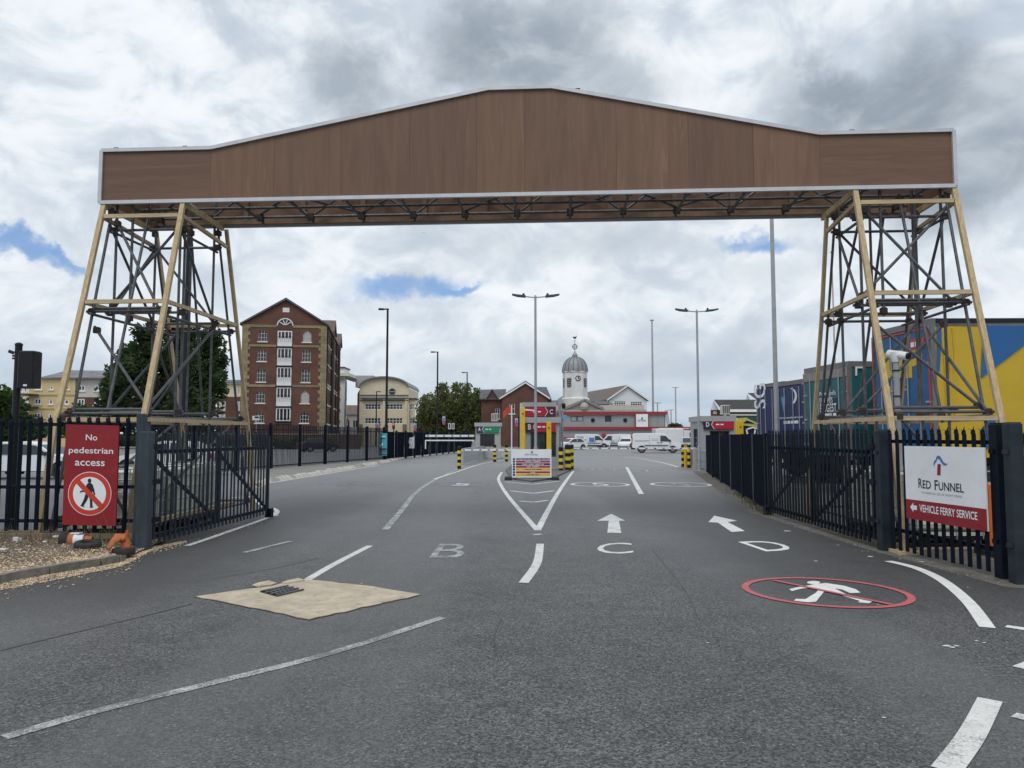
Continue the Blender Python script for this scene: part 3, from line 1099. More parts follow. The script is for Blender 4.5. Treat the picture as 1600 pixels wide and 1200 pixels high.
def gate(label, a, b, mat, far_dir, sgn, pw=0.056, pd=0.010):
    a, b = Vector((*a, 0)), Vector((*b, 0))
    t = thing('palisade_gate', label, 'gate', tuple(a), 0, 'steel gate leaves swung open beside the road')
    d = (b - a).normalized()
    nrm = Vector((-d.y, d.x, 0)) * sgn
    src = pale_mesh('pale', GH, mat, pw, dep=pd)
    run(t, src, (a + d * 0.1).xy, b.xy, 0.149, z=0.07, flip=(sgn > 0))
    finish(src)
    off = nrm * 0.045
    for z in (0.17, 1.42):
        MB().beam(a + off + Vector((0, 0, z)), b + off + Vector((0, 0, z)), 0.05, 0.06).build('gate_rail', mat, t)
    for p in (a + d * 0.05, b, a.lerp(b, 0.5)):
        MB().beam(p + off + Vector((0, 0, 0.13)), p + off + Vector((0, 0, GH - 0.08)), 0.06, 0.06).build('gate_stile', mat, t)
    MB().beam(a + off * 1.9 + Vector((0, 0, 1.38)), a.lerp(b, 0.5) + off * 1.9 + Vector((0, 0, 0.2)), 0.035, 0.05).build('brace', mat, t)
    MB().beam(a.lerp(b, 0.5) + off * 1.9 + Vector((0, 0, 1.38)), b + off * 1.9 + Vector((0, 0, 0.2)), 0.035, 0.05).build('brace', mat, t)
    MB().beam(b - d * 0.06 + Vector((0, 0, 0.06)), b + d * 0.09 + Vector((0, 0, 0.06)), 0.12, 0.24).build('drop_bolt_box', NAVY, t)
    for z in (0.42, 0.98, 1.5):
        MB().beam(a - d * 0.12 + Vector((0, 0, z)), a + d * 0.12 + Vector((0, 0, z)), 0.07, 0.07).build('hinge', NAVY, t)
    return t


gate('weathered blue palisade gate leaf standing open next to the red pedestrian notice', (-5.30, 11.28), (-4.98, 15.62), SLATE_BLUE, 1, 1)
gate('dark palisade gate leaf standing open next to the white ferry sign', (5.36, 11.3), (5.40, 16.1), M('dark_gate_paint', (0.010, 0.015, 0.024), 0.5, spec=0.2, var=0.35, scale=6, dirt=(0.03, 0.032, 0.035), dirt_amt=0.3), 1, -1, 0.07, 0.02)


def post(label, x, y, s, h, mat, group=None):
    o = thing('gate_post', label, 'post', (x, y, 0), 0, group)
    MB().bbox(x - s / 2, x + s / 2, y - s / 2, y + s / 2, 0, h, 0.01).build('shaft', mat, o)
    MB().box(x - s / 2 + 0.012, x + s / 2 - 0.012, y - s / 2 + 0.012, y + s / 2 - 0.012, h, h + 0.012).build('cap', mat, o)
    for z in (0.4, h - 0.35):
        MB().box(x - s / 2 - 0.03, x - s / 2 - 0.002, y - 0.04, y + 0.04, z, z + 0.05).build('lug', mat, o)
    return o


post('thick blue grey gate post beside the crushed orange cone', -5.36, 11.12, 0.17, 1.72, POST_GREY)
post('grey gate post at the hinge of the dark gate leaf', 5.43, 11.12, 0.17, 1.74, M('dark_post_paint', (0.018, 0.026, 0.036), 0.5, var=0.3, spec=0.25))
post('dark post touching the edge of the white ferry sign', 5.75, 8.95, 0.15, 1.80, NAVY)
post('pale grey post standing clear in front of the dark post', 5.70, 8.62, 0.15, 1.80, M('dark_slate_post', (0.024, 0.033, 0.043), 0.5, var=0.3, spec=0.2))

fr = thing('palisade_fence', 'navy palisade fence carrying the white ferry sign', 'fence', (5.45, 11.0, 0))
p1 = pale_mesh('pale', 1.74, NAVY)
run(fr, p1, (5.45, 11.0), (5.70, 9.02), 0.15, z=0.05)
for z in (0.32, 1.58):
    MB().beam((5.50, 11.0, z), (5.75, 8.95, z), 0.045, 0.05).build('rail', NAVY, fr)
fr2 = thing('palisade_fence', 'short run of navy palisade fence past the pale grey post', 'fence', (5.85, 8.6, 0))
run(fr2, p1, (5.82, 8.66), (8.6, 8.9), 0.15, z=0.05)
for z in (0.32, 1.0, 1.58):
    MB().beam((5.8, 8.71, z), (8.6, 8.95, z), 0.045, 0.05).build('rail', NAVY, fr2)
finish(p0)
finish(p1)

# sheeted fence running away from the dark gate to the last booth
NAVY_SHEET = M('matt_navy_sheet', (0.005, 0.008, 0.018), 0.85, var=0.3, scale=3, spec=0.04, dirt=(0.014, 0.016, 0.02), dirt_amt=0.3)
fs_ = thing('sheet_fence', 'navy steel sheet fence running from the dark gate to the lane D booth', 'fence', (5.5, 16.4, 0))
a0, b0 = Vector((5.52, 16.5)), Vector((8.75, 34.2))
dd = (b0 - a0).normalized()
seams = [0.0, 0.11, 0.235, 0.40, 0.60, 0.80, 1.0]
for i in range(len(seams) - 1):
    p, q = a0.lerp(b0, seams[i]), a0.lerp(b0, seams[i + 1])
    n = max(2, int((q - p).length / 0.28))
    nr = Vector((-dd.y, dd.x))
    pts = []
    for k in range(n * 4 + 1):
        w = p.lerp(q, k / (n * 4))
        off = (0.0, 0.0, 0.007, 0.007)[k % 4]
        pts.append(w + nr * off)
    m_ = len(pts)
    hh = 1.70 + rng.uniform(-0.015, 0.015)
    vs = [(w.x, w.y, 0.06) for w in pts] + [(w.x, w.y, hh) for w in pts] + [(w.x + 0.05, w.y, 0.06) for w in pts] + [(w.x + 0.05, w.y, hh) for w in pts]
    fcs = []
    for k in range(m_ - 1):
        fcs += [(k, k + 1, m_ + k + 1, m_ + k), (2 * m_ + k + 1, 2 * m_ + k, 3 * m_ + k, 3 * m_ + k + 1), (m_ + k, m_ + k + 1, 3 * m_ + k + 1, 3 * m_ + k)]
    MB().add(vs, fcs).build('sheet', NAVY_SHEET, fs_)
    MB().box(p.x - 0.035, p.x + 0.035, p.y - 0.05, p.y + 0.03, 0, 1.72).build('post', POST_GREY if i in (1, 3, 4) else NAVY, fs_)

# weeds at the foot of the sheet fence
wd = MB()
for i in range(260):
    t = rng.random() ** 2 * 0.35
    p = a0.lerp(b0, t)
    x, y = p.x - abs(rng.gauss(0, 0.1)) - 0.03, p.y + rng.uniform(-0.3, 0.3) - 0.3
    h = rng.uniform(0.04, 0.2)
    th = rng.uniform(0, 6.28)
    wd.add([(x, y, 0), (x + 0.02 * math.cos(th), y + 0.02 * math.sin(th), 0), (x + rng.uniform(-.07, .07), y + rng.uniform(-.07, .07), h)], [(0, 1, 2)])
wo_ = wd.build('weeds', LEAF_WEED, kind='stuff')
wd = MB()
for i in range(420):
    x, y = rng.uniform(-9.5, -5.5), FY - abs(rng.gauss(0.0, 0.35))
    h = rng.uniform(0.05, 0.28) * (1.8 if rng.random() < 0.08 else 1)
    th = rng.uniform(0, 6.28)
    wd.add([(x, y, 0.12), (x + 0.012 * math.cos(th), y + 0.012 * math.sin(th), 0.12), (x + rng.uniform(-.12, .12), y + rng.uniform(-.12, .12), 0.12 + h)], [(0, 1, 2)])
wd.build('dry_grass', M('dead_stalks', (0.15, 0.12, 0.075), 0.9, var=0.2, island=0.4), kind='stuff')

# bar railing along the far pavement
pave = MB()
pl = [(-16, 20), (-13.1, 30), (-11.4, 37.0), (-8.2, 51.6), (-6.3, 62), (-4.2, 86)]
kerb_line = [G(u, v).xy for u, v in [(392, 762), (418, 753), (500, 739), (590, 724), (640, 714), (705, 706)]]
back = [Vector((x - 2.3, y)) for x, y in pl]
poly = [(*p, 0.10) for p in kerb_line] + [(*p, 0.10) for p in reversed(back[2:])]
pave.prism([(x, y, 0.0) for x, y, z in poly], (0, 0, 0.10))
structure(pave, 'pavement', M('pavement', (0.20, 0.195, 0.185), 0.9, var=0.2, scale=1))
kst = thing('pavement_kerb', 'line of whitish kerb blocks edging the pavement below the bar railing', 'kerb', (*kerb_line[1], 0))
kst['kind'] = 'structure'
kl = smooth_line([Vector((*p, 0)) for p in kerb_line], 12)
d_acc, last = 0, kl[0]
seg = []
for p in kl:
    seg.append(p)
tot = 0
KW = M('whitened_kerb', (0.46, 0.44, 0.39), 0.85, var=0.2, scale=4, dirt=(0.14, 0.13, 0.11), dirt_amt=0.6)
for a, b in zip(kl, kl[1:]):
    L = (b - a).length
    k = max(1, int(L / 1.5))
    for i in range(k):
        p, q = a.lerp(b, i / k), a.lerp(b, (i + 0.9) / k)
        dq = (q - p).normalized()
        nn = Vector((dq.y, -dq.x, 0))
        hgt = 0.10 + rng.uniform(0, 0.05)
        base_ = [p, q, q + nn * 0.3, p + nn * 0.3]
        top_ = [p + dq * 0.1, q - dq * 0.1, q - dq * 0.12 + nn * 0.16, p + dq * 0.12 + nn * 0.16]
        vs = [(v.x, v.y, 0.0) for v in base_] + [(v.x, v.y, hgt) for v in top_]
        MB().add(vs, [(0, 1, 2, 3), (7, 6, 5, 4), (0, 4, 5, 1), (1, 5, 6, 2), (2, 6, 7, 3), (3, 7, 4, 0)]).build('kerb_stone', KW if rng.random() < 0.75 else CONCRETE, kst)

rl = thing('bar_railing', 'dark vertical bar railing along the pavement before the brick warehouse', 'railing', (-11.7, 37, 0.1))
A, B = Vector((-13.55, 28)), Vector((-8.71, 51.6))
d = (B - A).normalized()
L = (B - A).length
rz = math.atan2(d.y, d.x)
bar = MB().box(-0.014, 0.014, -0.012, 0.012, 0.12, 2.22).build('bar', NAVY, None)
npst = 8
for i in range(npst + 1):
    p = A + d * (L * i / npst)
    MB().box(p.x - 0.075, p.x + 0.075, p.y - 0.075, p.y + 0.075, 0.0, 2.3).build('post', NAVY, rl)
for z in (0.22, 1.98):
    MB().beam((A.x, A.y, z), (B.x, B.y, z), 0.035, 0.05).build('rail', NAVY, rl)
run(rl, bar, A, B, 0.118, z=0.0)
finish(bar)

ps = thing('sheet_fence', 'long navy fence with close set boards curving away past the lane A booth', 'fence', (-8.7, 51.6, 0.1))
A2, B2 = Vector((-8.71, 51.6)), Vector((-4.6, 86))
np2 = 13
for i in range(np2):
    p, q = A2.lerp(B2, i / np2), A2.lerp(B2, (i + 0.96) / np2)
    n = 18
    mb = MB()
    for k in range(n):
        w0, w1 = p.lerp(q, k / n), p.lerp(q, (k + 0.82) / n)
        mb.beam((w0.x, w0.y, 1.05), (w1.x, w1.y, 1.05), 0.02, 1.86)
    o = mb.build('boarding', NAVY_SHEET, ps)
    o['kind'] = 'stuff'
    MB().box(p.x + 0.04, p.x + 0.18, p.y - 0.06, p.y + 0.06, 0, 2.08).build('post', POST_GREY if i in (5, 6, 8, 9) else NAVY, ps)
for z in (0.3, 1.8):
    MB().beam((A2.x - 0.03, A2.y, z), (B2.x - 0.03, B2.y, z), 0.04, 0.05).build('rail', NAVY, ps)

# =================================================================== THE ARCH OVER THE ROAD
GO = Vector((0.015, 12.555, 0))
GA = R(-3.52)
gE = Vector((math.cos(GA), math.sin(GA), 0))
gN = Vector((-math.sin(GA), math.cos(GA), 0))


def LW(x, y, z):
    return GO + gE * x + gN * y + Vector((0, 0, z))


HW, ZB, ZT, ZC, DEP = 7.255, 5.74, 6.675, 7.60, 1.58
XL, XR = -5.28, 5.10          # where the flat ends turn into the slopes
XC0, XC1 = -0.42, 0.66        # flat crown


def top_at(x):
    if x <= XL or x >= XR:
        return ZT
    if x < XC0:
        return ZT + (ZC - ZT) * (x - XL) / (XC0 - XL)
    if x > XC1:
        return ZT + (ZC - ZT) * (XR - x) / (XR - XC1)
    return ZC


beam_t = thing('arch_hoarding', 'long brown plywood hoarding with a raised middle spanning the road', 'hoarding', tuple(LW(0, 0, ZB)), GA)
cuts = [-HW, XL, -4.15, -2.98, -1.78, XC0 - 0.2, XC0 + 0.62, 1.75, 2.95, 4.02, XR, HW]
for face, y0, y1 in (('front', 0.0, 0.018), ('back', DEP - 0.018, DEP)):
    for i in range(len(cuts) - 1):
        a, b = cuts[i] + 0.0015, cuts[i + 1] - 0.0015
        xs = [a] + [k for k in (XL, XC0, XC1, XR) if a < k < b] + [b]
        pts = [LW(a, y0, ZB + 0.004), LW(b, y0, ZB + 0.004)] + [LW(x, y0, top_at(x) - 0.004) for x in reversed(xs)]
        if y1 < 0.5:
            jy = rng.uniform(0, 0.003)
            pts = [p + gN * jy for p in pts]
        MB().prism(pts, gN * (y1 - y0)).build('plywood_panel', PLY_H if i in (0, len(cuts) - 2) else PLY_V, beam_t)
for sx in (-1, 1):
    x = sx * (HW - 0.012)
    MB().prism([LW(x, 0.03, ZB), LW(x, DEP - 0.03, ZB), LW(x, DEP - 0.03, ZT), LW(x, 0.03, ZT)], gE * (-sx * 0.018)).build('end_panel', PLY_V, beam_t)
outline = [(-HW, ZB), (HW, ZB), (HW, ZT), (XR, ZT), (XC1, ZC), (XC0, ZC), (XL, ZT), (-HW, ZT)]
for i, (p, q) in enumerate(zip(outline, outline[1:] + outline[:1])):
    for y in (-0.006, DEP + 0.006):
        MB().beam(LW(p[0], y, p[1]), LW(q[0], y, q[1]), 0.062, 0.062).build('edge_trim', ALU, beam_t)
# battens behind the panel joints
for x in cuts[1:-1]:
    for y in (0.045, DEP - 0.045):
        MB().beam(LW(x, y, ZB + 0.03), LW(x, y, top_at(x) - 0.03), 0.09, 0.045, up=gN).build('joint_batten', M('stained_batten', (0.20, 0.13, 0.085), 0.8, var=0.25), beam_t)
# scaffold trusses inside
for y in (0.22, 0.78, DEP - 0.22):
    MB().tube(LW(-HW + 0.15, y, ZB + 0.10), LW(HW - 0.15, y, ZB + 0.10), 0.026).build('chord_tube', STEEL, beam_t)
for y in (0.22, DEP - 0.22):
    MB().tube(LW(-HW + 0.15, y, ZB + 0.80), LW(HW - 0.15, y, ZB + 0.80), 0.026).build('chord_tube', STEEL, beam_t)
n = 14
for i in range(n + 1):
    x = -HW + 0.35 + (2 * HW - 0.7) * i / n
    MB().tube(LW(x, 0.08, ZB + 0.05), LW(x, DEP - 0.08, ZB + 0.05), 0.024).build('transom_tube', STEEL, beam_t)
    if i < n:
        x2 = x + (2 * HW - 0.7) / n
        ya, yb = (0.22, DEP - 0.22) if i % 2 else (DEP - 0.22, 0.22)
        if i % 2 == 0 or i in (3, 9):
            MB().tube(LW(x, ya, ZB + 0.15), LW(x2, yb, ZB + 0.15), 0.024).build('plan_brace', STEEL, beam_t)
        for y in (0.22, DEP - 0.22):
            za, zb = (0.1, 0.8) if i % 2 else (0.8, 0.1)
            MB().tube(LW(x, y + 0.04, ZB + za), LW(x2, y + 0.04, ZB + zb), 0.022).build('web_brace', STEEL, beam_t)
    for y in (0.22, DEP - 0.22):
        p = LW(x, y, ZB + 0.09)
        MB().beam(p - gE * 0.06, p + gE * 0.06, 0.10, 0.12).build('coupler', COUPLER, beam_t)
MB().beam(LW(-HW + 0.1, DEP - 0.05, ZB + 0.06), LW(HW - 0.1, DEP - 0.05, ZB + 0.06), 0.04, 0.09).build('batten', M('stained_batten', (0.20, 0.13, 0.085), 0.8, var=0.25), beam_t)
MB().beam(LW(-HW + 0.1, 0.06, ZB + 0.09), LW(HW - 0.1, 0.06, ZB + 0.09), 0.04, 0.09).build('batten', TIMBER_X, beam_t)
for x in (-7.1, -5.85, -4.75, -2.75, -0.95, 1.05, 5.6):
    p = LW(x, 0.10, top_at(x) + 0.035)
    MB().tube(p - gE * 0.12, p + gE * 0.12, 0.026).build('tube_end', STEEL, beam_t)
    MB().beam(p + gE * 0.02, p + gE * 0.1, 0.09, 0.09).build('clamp', COUPLER, beam_t)


def lerp1(xs, ys, z):
    return float(np.interp(z, xs, ys))


def tower(label, xl, xr, back, inner):
    """inner: +1 when the road is towards +x"""
    zs = [0.0, 1.92, 3.9, 5.74]
    fy = [-1.36, -1.02, -0.47, 0.02]
    by = back
    xm = (xl + xr) / 2
    t = thing('scaffold_tower', label, 'scaffold', tuple(LW(xm, 0.6, 0)), GA, 'scaffold towers holding up the hoarding')
    Fy = lambda z: lerp1(zs, fy, z)
    By = lambda z: lerp1(zs, by, z)
    # timber skeleton outside
    for x in (xl, xr):
        for fn in (Fy, By):
            for za, zb in ((0.0, 1.92), (1.92, 3.9), (3.9, 5.72)):
                MB().beam(LW(x, fn(za), za), LW(x, fn(zb) , zb), 0.082 if fn is Fy else 0.062, 0.062, up=gN).build('timber_leg', TIMBER, t)
    for z in (1.92, 3.9, 5.48):
        for fn in (Fy, By):
            if z > 5 and fn is By:
                continue
            MB().beam(LW(xl + 0.05, fn(z), z), LW(xr - 0.05, fn(z), z), 0.05, 0.066).build('timber_rail', TIMBER_X, t)
        for x in (xl, xr):
            MB().beam(LW(x, Fy(z) + 0.05, z), LW(x, By(z) - 0.05, z - (0.1 if z > 5 else 0)), 0.05, 0.066).build('timber_rail', TIMBER, t)
    for x in (xl, xr):
        MB().beam(LW(x, 0.05, 5.70), LW(x, DEP, 5.70), 0.05, 0.1).build('timber_plate', TIMBER, t)
    r = 0.0245
    done = []

    def tube(p, q, c0=True, c1=True):
        a, b = LW(*p), LW(*q)
        e = (b - a).normalized() * 0.09
        MB().tube(a - e, b + e, r).build('scaffold_tube', STEEL, t)
        for ok, c in ((c0, a), (c1, b)):
            if ok and all((c - k).length > 0.11 for k in done):
                done.append(c)
                MB().bbox(c.x - 0.055, c.x + 0.055, c.y - 0.05, c.y + 0.05, c.z - 0.05, c.z + 0.055, 0.02).build('coupler', COUPLER, t)
    il, ir = xl + 0.13, xr - 0.13
    yf, yb = 0.20, by[3] - 0.22
    # upright standards
    for x in (il, ir):
        for y in (yf, yb):
            tube((x, y, 0.05), (x, y, 6.1), False, False)
    xs_ = (il + ir) / 2
    tube((il + 0.32, yf - 0.05, 3.72), (il + 0.32, yf - 0.05, 6.0), True, False)
    tube((xs_ + 0.1 * inner, yb + 0.06, 0.05), (xs_ + 0.1 * inner, yb + 0.06, 6.0), False, False)
    tube((ir - 0.25, (yf + yb) / 2, 2.0), (ir - 0.25, (yf + yb) / 2, 6.0), True, False)
    # rakers inside the timber legs
    for x in (il - 0.05, ir + 0.05):
        tube((x, yf - 0.08, 5.6), (x, Fy(0.1) + 0.16, 0.1), True, False)
        tube((x, yb + 0.06, 5.6), (x, By(0.1) - 0.16, 0.1), True, False)
    tube((xs_, yf, 5.6), (xs_ - 0.12 * inner, Fy(1.95) + 0.35, 1.95))
    tube((xs_ + 0.12, yb, 5.6), (xs_ - 0.1, By(1.95) - 0.3, 1.95))
    # ledgers
    for z in (0.3, 2.02, 3.76, 5.3):
        f_in, b_in = (Fy(z) + 0.18, By(z) - 0.18) if z < 4 else (yf, yb)
        tube((il - 0.06, f_in, z), (ir + 0.06, f_in, z))
        tube((il - 0.06, b_in, z), (ir + 0.06, b_in, z))
        for x in (il, ir):
            tube((x, f_in - 0.05, z - 0.06), (x, b_in + 0.05, z - 0.06))
        if 1 < z < 4:
            tube((il - 0.06, yf, z + 0.06), (ir + 0.06, yf, z + 0.06))
            tube((il - 0.06, yb, z + 0.06), (ir + 0.06, yb, z + 0.06))
            tube((il, f_in + 0.12, z + 0.07), (ir, f_in + 0.12, z + 0.07), False, False)
    # diagonals
    tube((il, yf - 0.03, 3.98), (ir, yf - 0.03, 5.35))
    tube((il + 0.05, yf - 0.06, 5.4), (ir - 0.1, Fy(3.8) + 0.25, 3.8))
    tube((il, Fy(3.4) + 0.35, 3.45), (ir, Fy(2.1) + 0.3, 2.12))
    tube((ir, yf + 0.06, 3.5), (il, yf + 0.06, 2.15))
    tube((il, yb, 2.1), (ir, yb, 3.7))
    tube((il, yb + 0.04, 5.3), (ir, yb + 0.04, 3.85))
    for x, s in ((il - 0.03, 1), (ir + 0.03, -1)):
        ya, yc = (yf, yb) if s > 0 else (yb, yf)
        tube((x, ya, 3.85), (x, yc, 5.25))
        tube((x, ya - 0.1, 5.3), (x, yc, 3.9)) if s > 0 else None
        tube((x, Fy(2.1) + 0.2 if s < 0 else By(2.1) - 0.2, 2.1), (x, yc if s > 0 else ya, 3.7))
        tube((x, Fy(0.3) + 0.3, 0.35), (x, By(1.9) - 0.4, 1.95))
    tube((il, Fy(0.3) + 0.3, 1.95), (ir, Fy(0.3) + 0.3, 0.3))
    # sole boards
    for x in (xl, xr):
        for y in (Fy(0) , By(0)):
            c = LW(x, y, 0)
            MB().box(c.x - 0.16, c.x + 0.16, c.y - 0.16, c.y + 0.16, 0.0, 0.045).build('sole_board', TIMBER, t)
    return t


tower('timber framed scaffold tower behind the blue gate leaf and red pedestrian notice', -7.19, -5.76, [3.45, 2.98, 2.32, 1.72], 1)
tower('timber framed scaffold tower in front of the lorry trailers', 5.66, 7.24, [2.85, 2.32, 1.74, 1.32], -1)

# =================================================================== SIGNS ON THE FENCES


def disc_pts(o, ux, uy, r0, n=40):
    return [o + ux * (r0 * math.cos(t)) + uy * (r0 * math.sin(t)) for t in np.linspace(0, 2 * math.pi, n, endpoint=False)]


def ringmesh(mb, o, ux, uy, r0, r1, n=40):
    a, b = disc_pts(o, ux, uy, r0, n), disc_pts(o, ux, uy, r1, n)
    return mb.add(a + b, [(i, (i + 1) % n, n + (i + 1) % n, n + i) for i in range(n)])


SY = FY - 0.10
sg = thing('warning_sign', 'red No pedestrian access notice with a crossed out walking figure', 'sign', tuple(P(140, 742, SY)))
q = [P(97, 820, SY), P(181, 822, SY), P(186, 665, SY), P(103, 663, SY)]
MB().prism(q, (0, 0.02, 0)).build('board', RED, sg)
o_, ux_, uy_ = q[0], q[1] - q[0], q[3] - q[0]
fr_ = Vector((0, -0.004, 0))


def sp(x, y, k=1):
    return o_ + ux_ * x + uy_ * y + fr_ * k


for tx, x0, x1, y0, y1 in (('No', 0.385, 0.60, 0.845, 0.905), ('pedestrian', 0.075, 0.905, 0.695, 0.775), ('access', 0.20, 0.755, 0.59, 0.64)):
    text(MB(), tx, sp(x0, y0), ux_ * (x1 - x0), uy_ * (y1 - y0), 0.008).build('lettering', WHITE, sg)
cx_, cy_ = sp(0.50, 0.315), None
RX, RZ = ux_.normalized(), uy_.normalized()
rad = 0.305
c0 = sp(0.495, 0.315)
MB().poly(disc_pts(c0, RX, RZ, rad * 1.05)).build('white_rim', WHITE, sg)
MB().poly(disc_pts(c0 + fr_ * 0.5, RX, RZ, rad * 1.02)).build('prohibition_disc', RED_RING, sg)
MB().poly(disc_pts(c0 + fr_, RX, RZ, rad * 0.80)).build('white_field', WHITE, sg)


def fig(pts, k, mat, name):
    return MB().poly([c0 + RX * (x * rad) + RZ * (y * rad) + fr_ * k for x, y in pts]).build(name, mat, sg)


fig([(-0.02 + 0.09 * math.cos(t), 0.62 + 0.11 * math.sin(t)) for t in np.linspace(0, 6.28, 13)[:-1]], 1.6, INK, 'figure_head')
fig([(-0.10, 0.50), (0.04, 0.52), (0.15, 0.42), (0.23, 0.18), (0.28, -0.05), (0.22, -0.08), (0.15, 0.12), (0.12, 0.02), (0.14, -0.25), (0.17, -0.60), (0.22, -0.66),
     (0.04, -0.68), (0.05, -0.60), (0.03, -0.30), (-0.03, -0.12), (-0.12, -0.35), (-0.26, -0.58), (-0.20, -0.66), (-0.42, -0.60), (-0.38, -0.54), (-0.27, -0.30), (-0.18, 0.02),
     (-0.20, 0.08), (-0.42, 0.06), (-0.45, 0.0), (-0.47, 0.08), (-0.44, 0.12), (-0.20, 0.20), (-0.16, 0.42)], 1.6, INK, 'walking_figure')
s2 = 0.085
MB().poly([c0 + RX * (rad * (-0.62 - s2)) + RZ * (rad * (0.62 - s2)) + fr_ * 2.4, c0 + RX * (rad * (-0.62 + s2)) + RZ * (rad * (0.62 + s2)) + fr_ * 2.4,
           c0 + RX * (rad * (0.62 + s2)) + RZ * (rad * (-0.62 + s2)) + fr_ * 2.4, c0 + RX * (rad * (0.62 - s2)) + RZ * (rad * (-0.62 - s2)) + fr_ * 2.4]).build('slash', RED_RING, sg)

# white ferry sign on the road side of the right hand fence
fa, fb = Vector((5.475, 10.47)), Vector((5.655, 8.99))
fdir = (fb - fa).normalized()
fn = Vector((-abs(fdir.y), -abs(fdir.x) * 1.0, 0)).normalized()
fx = Vector((fb.x - fa.x, fb.y - fa.y, 0))
fo = Vector((fa.x, fa.y, 0.535)) + fn * 0.06
fz = Vector((0, 0, 0.985))
fs2 = thing('ferry_sign', 'white ferry sign with a red funnel emblem and red Vehicle Ferry Service band', 'sign', tuple(fo + fx * 0.5))


def fp(x, y, k=0.0):
    return fo + fx * x + fz * y + fn * k


MB().prism([fp(0, 0), fp(1, 0), fp(1, 1), fp(0, 1)], fn * -0.02).build('board', WHITE, fs2)
MB().poly([fp(0, 0, 0.003), fp(1, 0, 0.003), fp(1, 0.265, 0.003), fp(0, 0.265, 0.003)]).build('red_band', RED, fs2)


def logo(root, PT, cx, cy, s, asp, k=0.004):
    """smoke curl over a leaning red funnel; PT(x, y, k) maps panel fractions, asp = width/height of the panel"""
    def q_(x, y, kk):
        return PT(cx + x * s / asp, cy + y * s, kk)
    sm = [(-0.54, 0.02), (-0.62, 0.26), (-0.52, 0.50), (-0.30, 0.62), (-0.22, 0.86), (0.0, 1.0), (0.24, 0.94), (0.46, 0.66), (0.70, 0.40), (1.02, 0.30), (1.20, 0.33),
          (0.95, 0.17), (0.66, 0.17), (0.42, 0.34), (0.20, 0.62), (-0.02, 0.74), (-0.20, 0.62), (-0.24, 0.44), (-0.40, 0.38), (-0.48, 0.24)]
    MB().poly([q_(x, y, k) for x, y in sm]).build('smoke_emblem', BLUE_INK, root)
    MB().poly([q_(x, y, k) for x, y in ((-0.22, -0.72), (0.20, -0.72), (0.28, 0.10), (-0.12, 0.10))]).build('funnel_emblem', RED, root)
    MB().poly([q_(x, y, k) for x, y in ((-0.12, 0.10), (0.28, 0.10), (0.295, 0.24), (-0.105, 0.24))]).build('funnel_top', INK, root)


logo(fs2, fp, 0.46, 0.735, 0.15, 1.5)
for ch, x0, x1, y0, y1 in (('R', 0.185, 0.238, 0.435, 0.565), ('ED', 0.243, 0.352, 0.435, 0.545), ('F', 0.40, 0.445, 0.43, 0.56), ('UNNEL', 0.452, 0.755, 0.43, 0.54)):
    text(MB(), ch, fp(x0, y0, 0.003), fx * (x1 - x0), fz * (y1 - y0), 0.012).build('lettering', INK, fs2)
text(MB(), 'THE ORIGINAL ISLE OF WIGHT FERRIES', fp(0.215, 0.365, 0.003), fx * 0.52, fz * 0.028).build('small_lettering', M('sign_grey_ink', (0.30, 0.31, 0.34), 0.5), fs2)
text(MB(), 'VEHICLE FERRY SERVICE', fp(0.19, 0.115, 0.006), fx * 0.71, fz * 0.10, 0.016).build('lettering', WHITE, fs2)
MB().poly([fp(x, y, 0.006) for x, y in ((0.06, 0.16), (0.105, 0.225), (0.105, 0.19), (0.155, 0.19), (0.155, 0.13), (0.105, 0.13), (0.105, 0.095))]).build('arrow', WHITE, fs2)

# =================================================================== DEBRIS BY THE POST
cn = thing('traffic_cone', 'dirty orange and white traffic cone lying on its side in the gravel', 'cone', tuple(P(110, 848, 10.9)))
ax_ = Vector((0.97, 0.18, 0.03)).normalized()
c_base = P(97, 846, 10.95)
mb1, mb2 = MB(), MB()


def cone_part(t0, t1, r0, r1, name, mat):
    a, b = c_base + ax_ * t0, c_base + ax_ * t1
    mb = MB()
    mb.tube(a, b, r0, 18, r1)
    mb.f = [f for f in mb.f if len(f) == 4]
    m2 = MB()
    m2.tube(a, b, r0 - 0.008, 18, r1 - 0.008)
    m2.f = [tuple(reversed(f)) for f in m2.f if len(f) == 4]
    mb.add(m2.v, m2.f)
    return mb.build(name, mat, cn, smooth=True)


cone_part(0.0, 0.10, 0.150, 0.118, 'rubber_rim', RUBBER)
MB().poly([c_base + ax_ * 0.06 + (ax_.cross(Vector((0, 0, 1))).normalized() * math.cos(t) + Vector((0, 0, 1)) * math.sin(t)) * 0.125 for t in np.linspace(0, 6.283, 17)[:-1]]).build('hollow', BLACK, cn)
cone_part(0.10, 0.17, 0.114, 0.100, 'cone_body', ORANGE)
cone_part(0.17, 0.29, 0.102, 0.078, 'white_sleeve', CONE_WHITE)
cone_part(0.29, 0.40, 0.074, 0.045, 'cone_tip', ORANGE)


def cone_foot(label, c, r, tilt):
    o = thing('cone_base', label, 'cone base', tuple(c), 0)
    o.rotation_euler = (tilt, tilt * 0.6, 0.3)
    WM[o] = Matrix.Translation(c)
    prof = []
    for i in range(9):
        k = i / 8
        prof.append((r * (1.0 - 0.10 * k * k), 0.02 + 0.065 * math.sin(k * math.pi / 2)))
    prof += [(r * 0.62, 0.095), (r * 0.50, 0.075), (r * 0.46, 0.02)]
    MB().lathe([(r * 0.98, 0.0)] + prof, 20, c, cap=False).build('foot_ring', RUBBER, o, smooth=True)
    MB().lathe([(r * 0.47, 0.012), (0.001, 0.012)], 20, c, cap=False).build('hollow', BLACK, o)
    return o


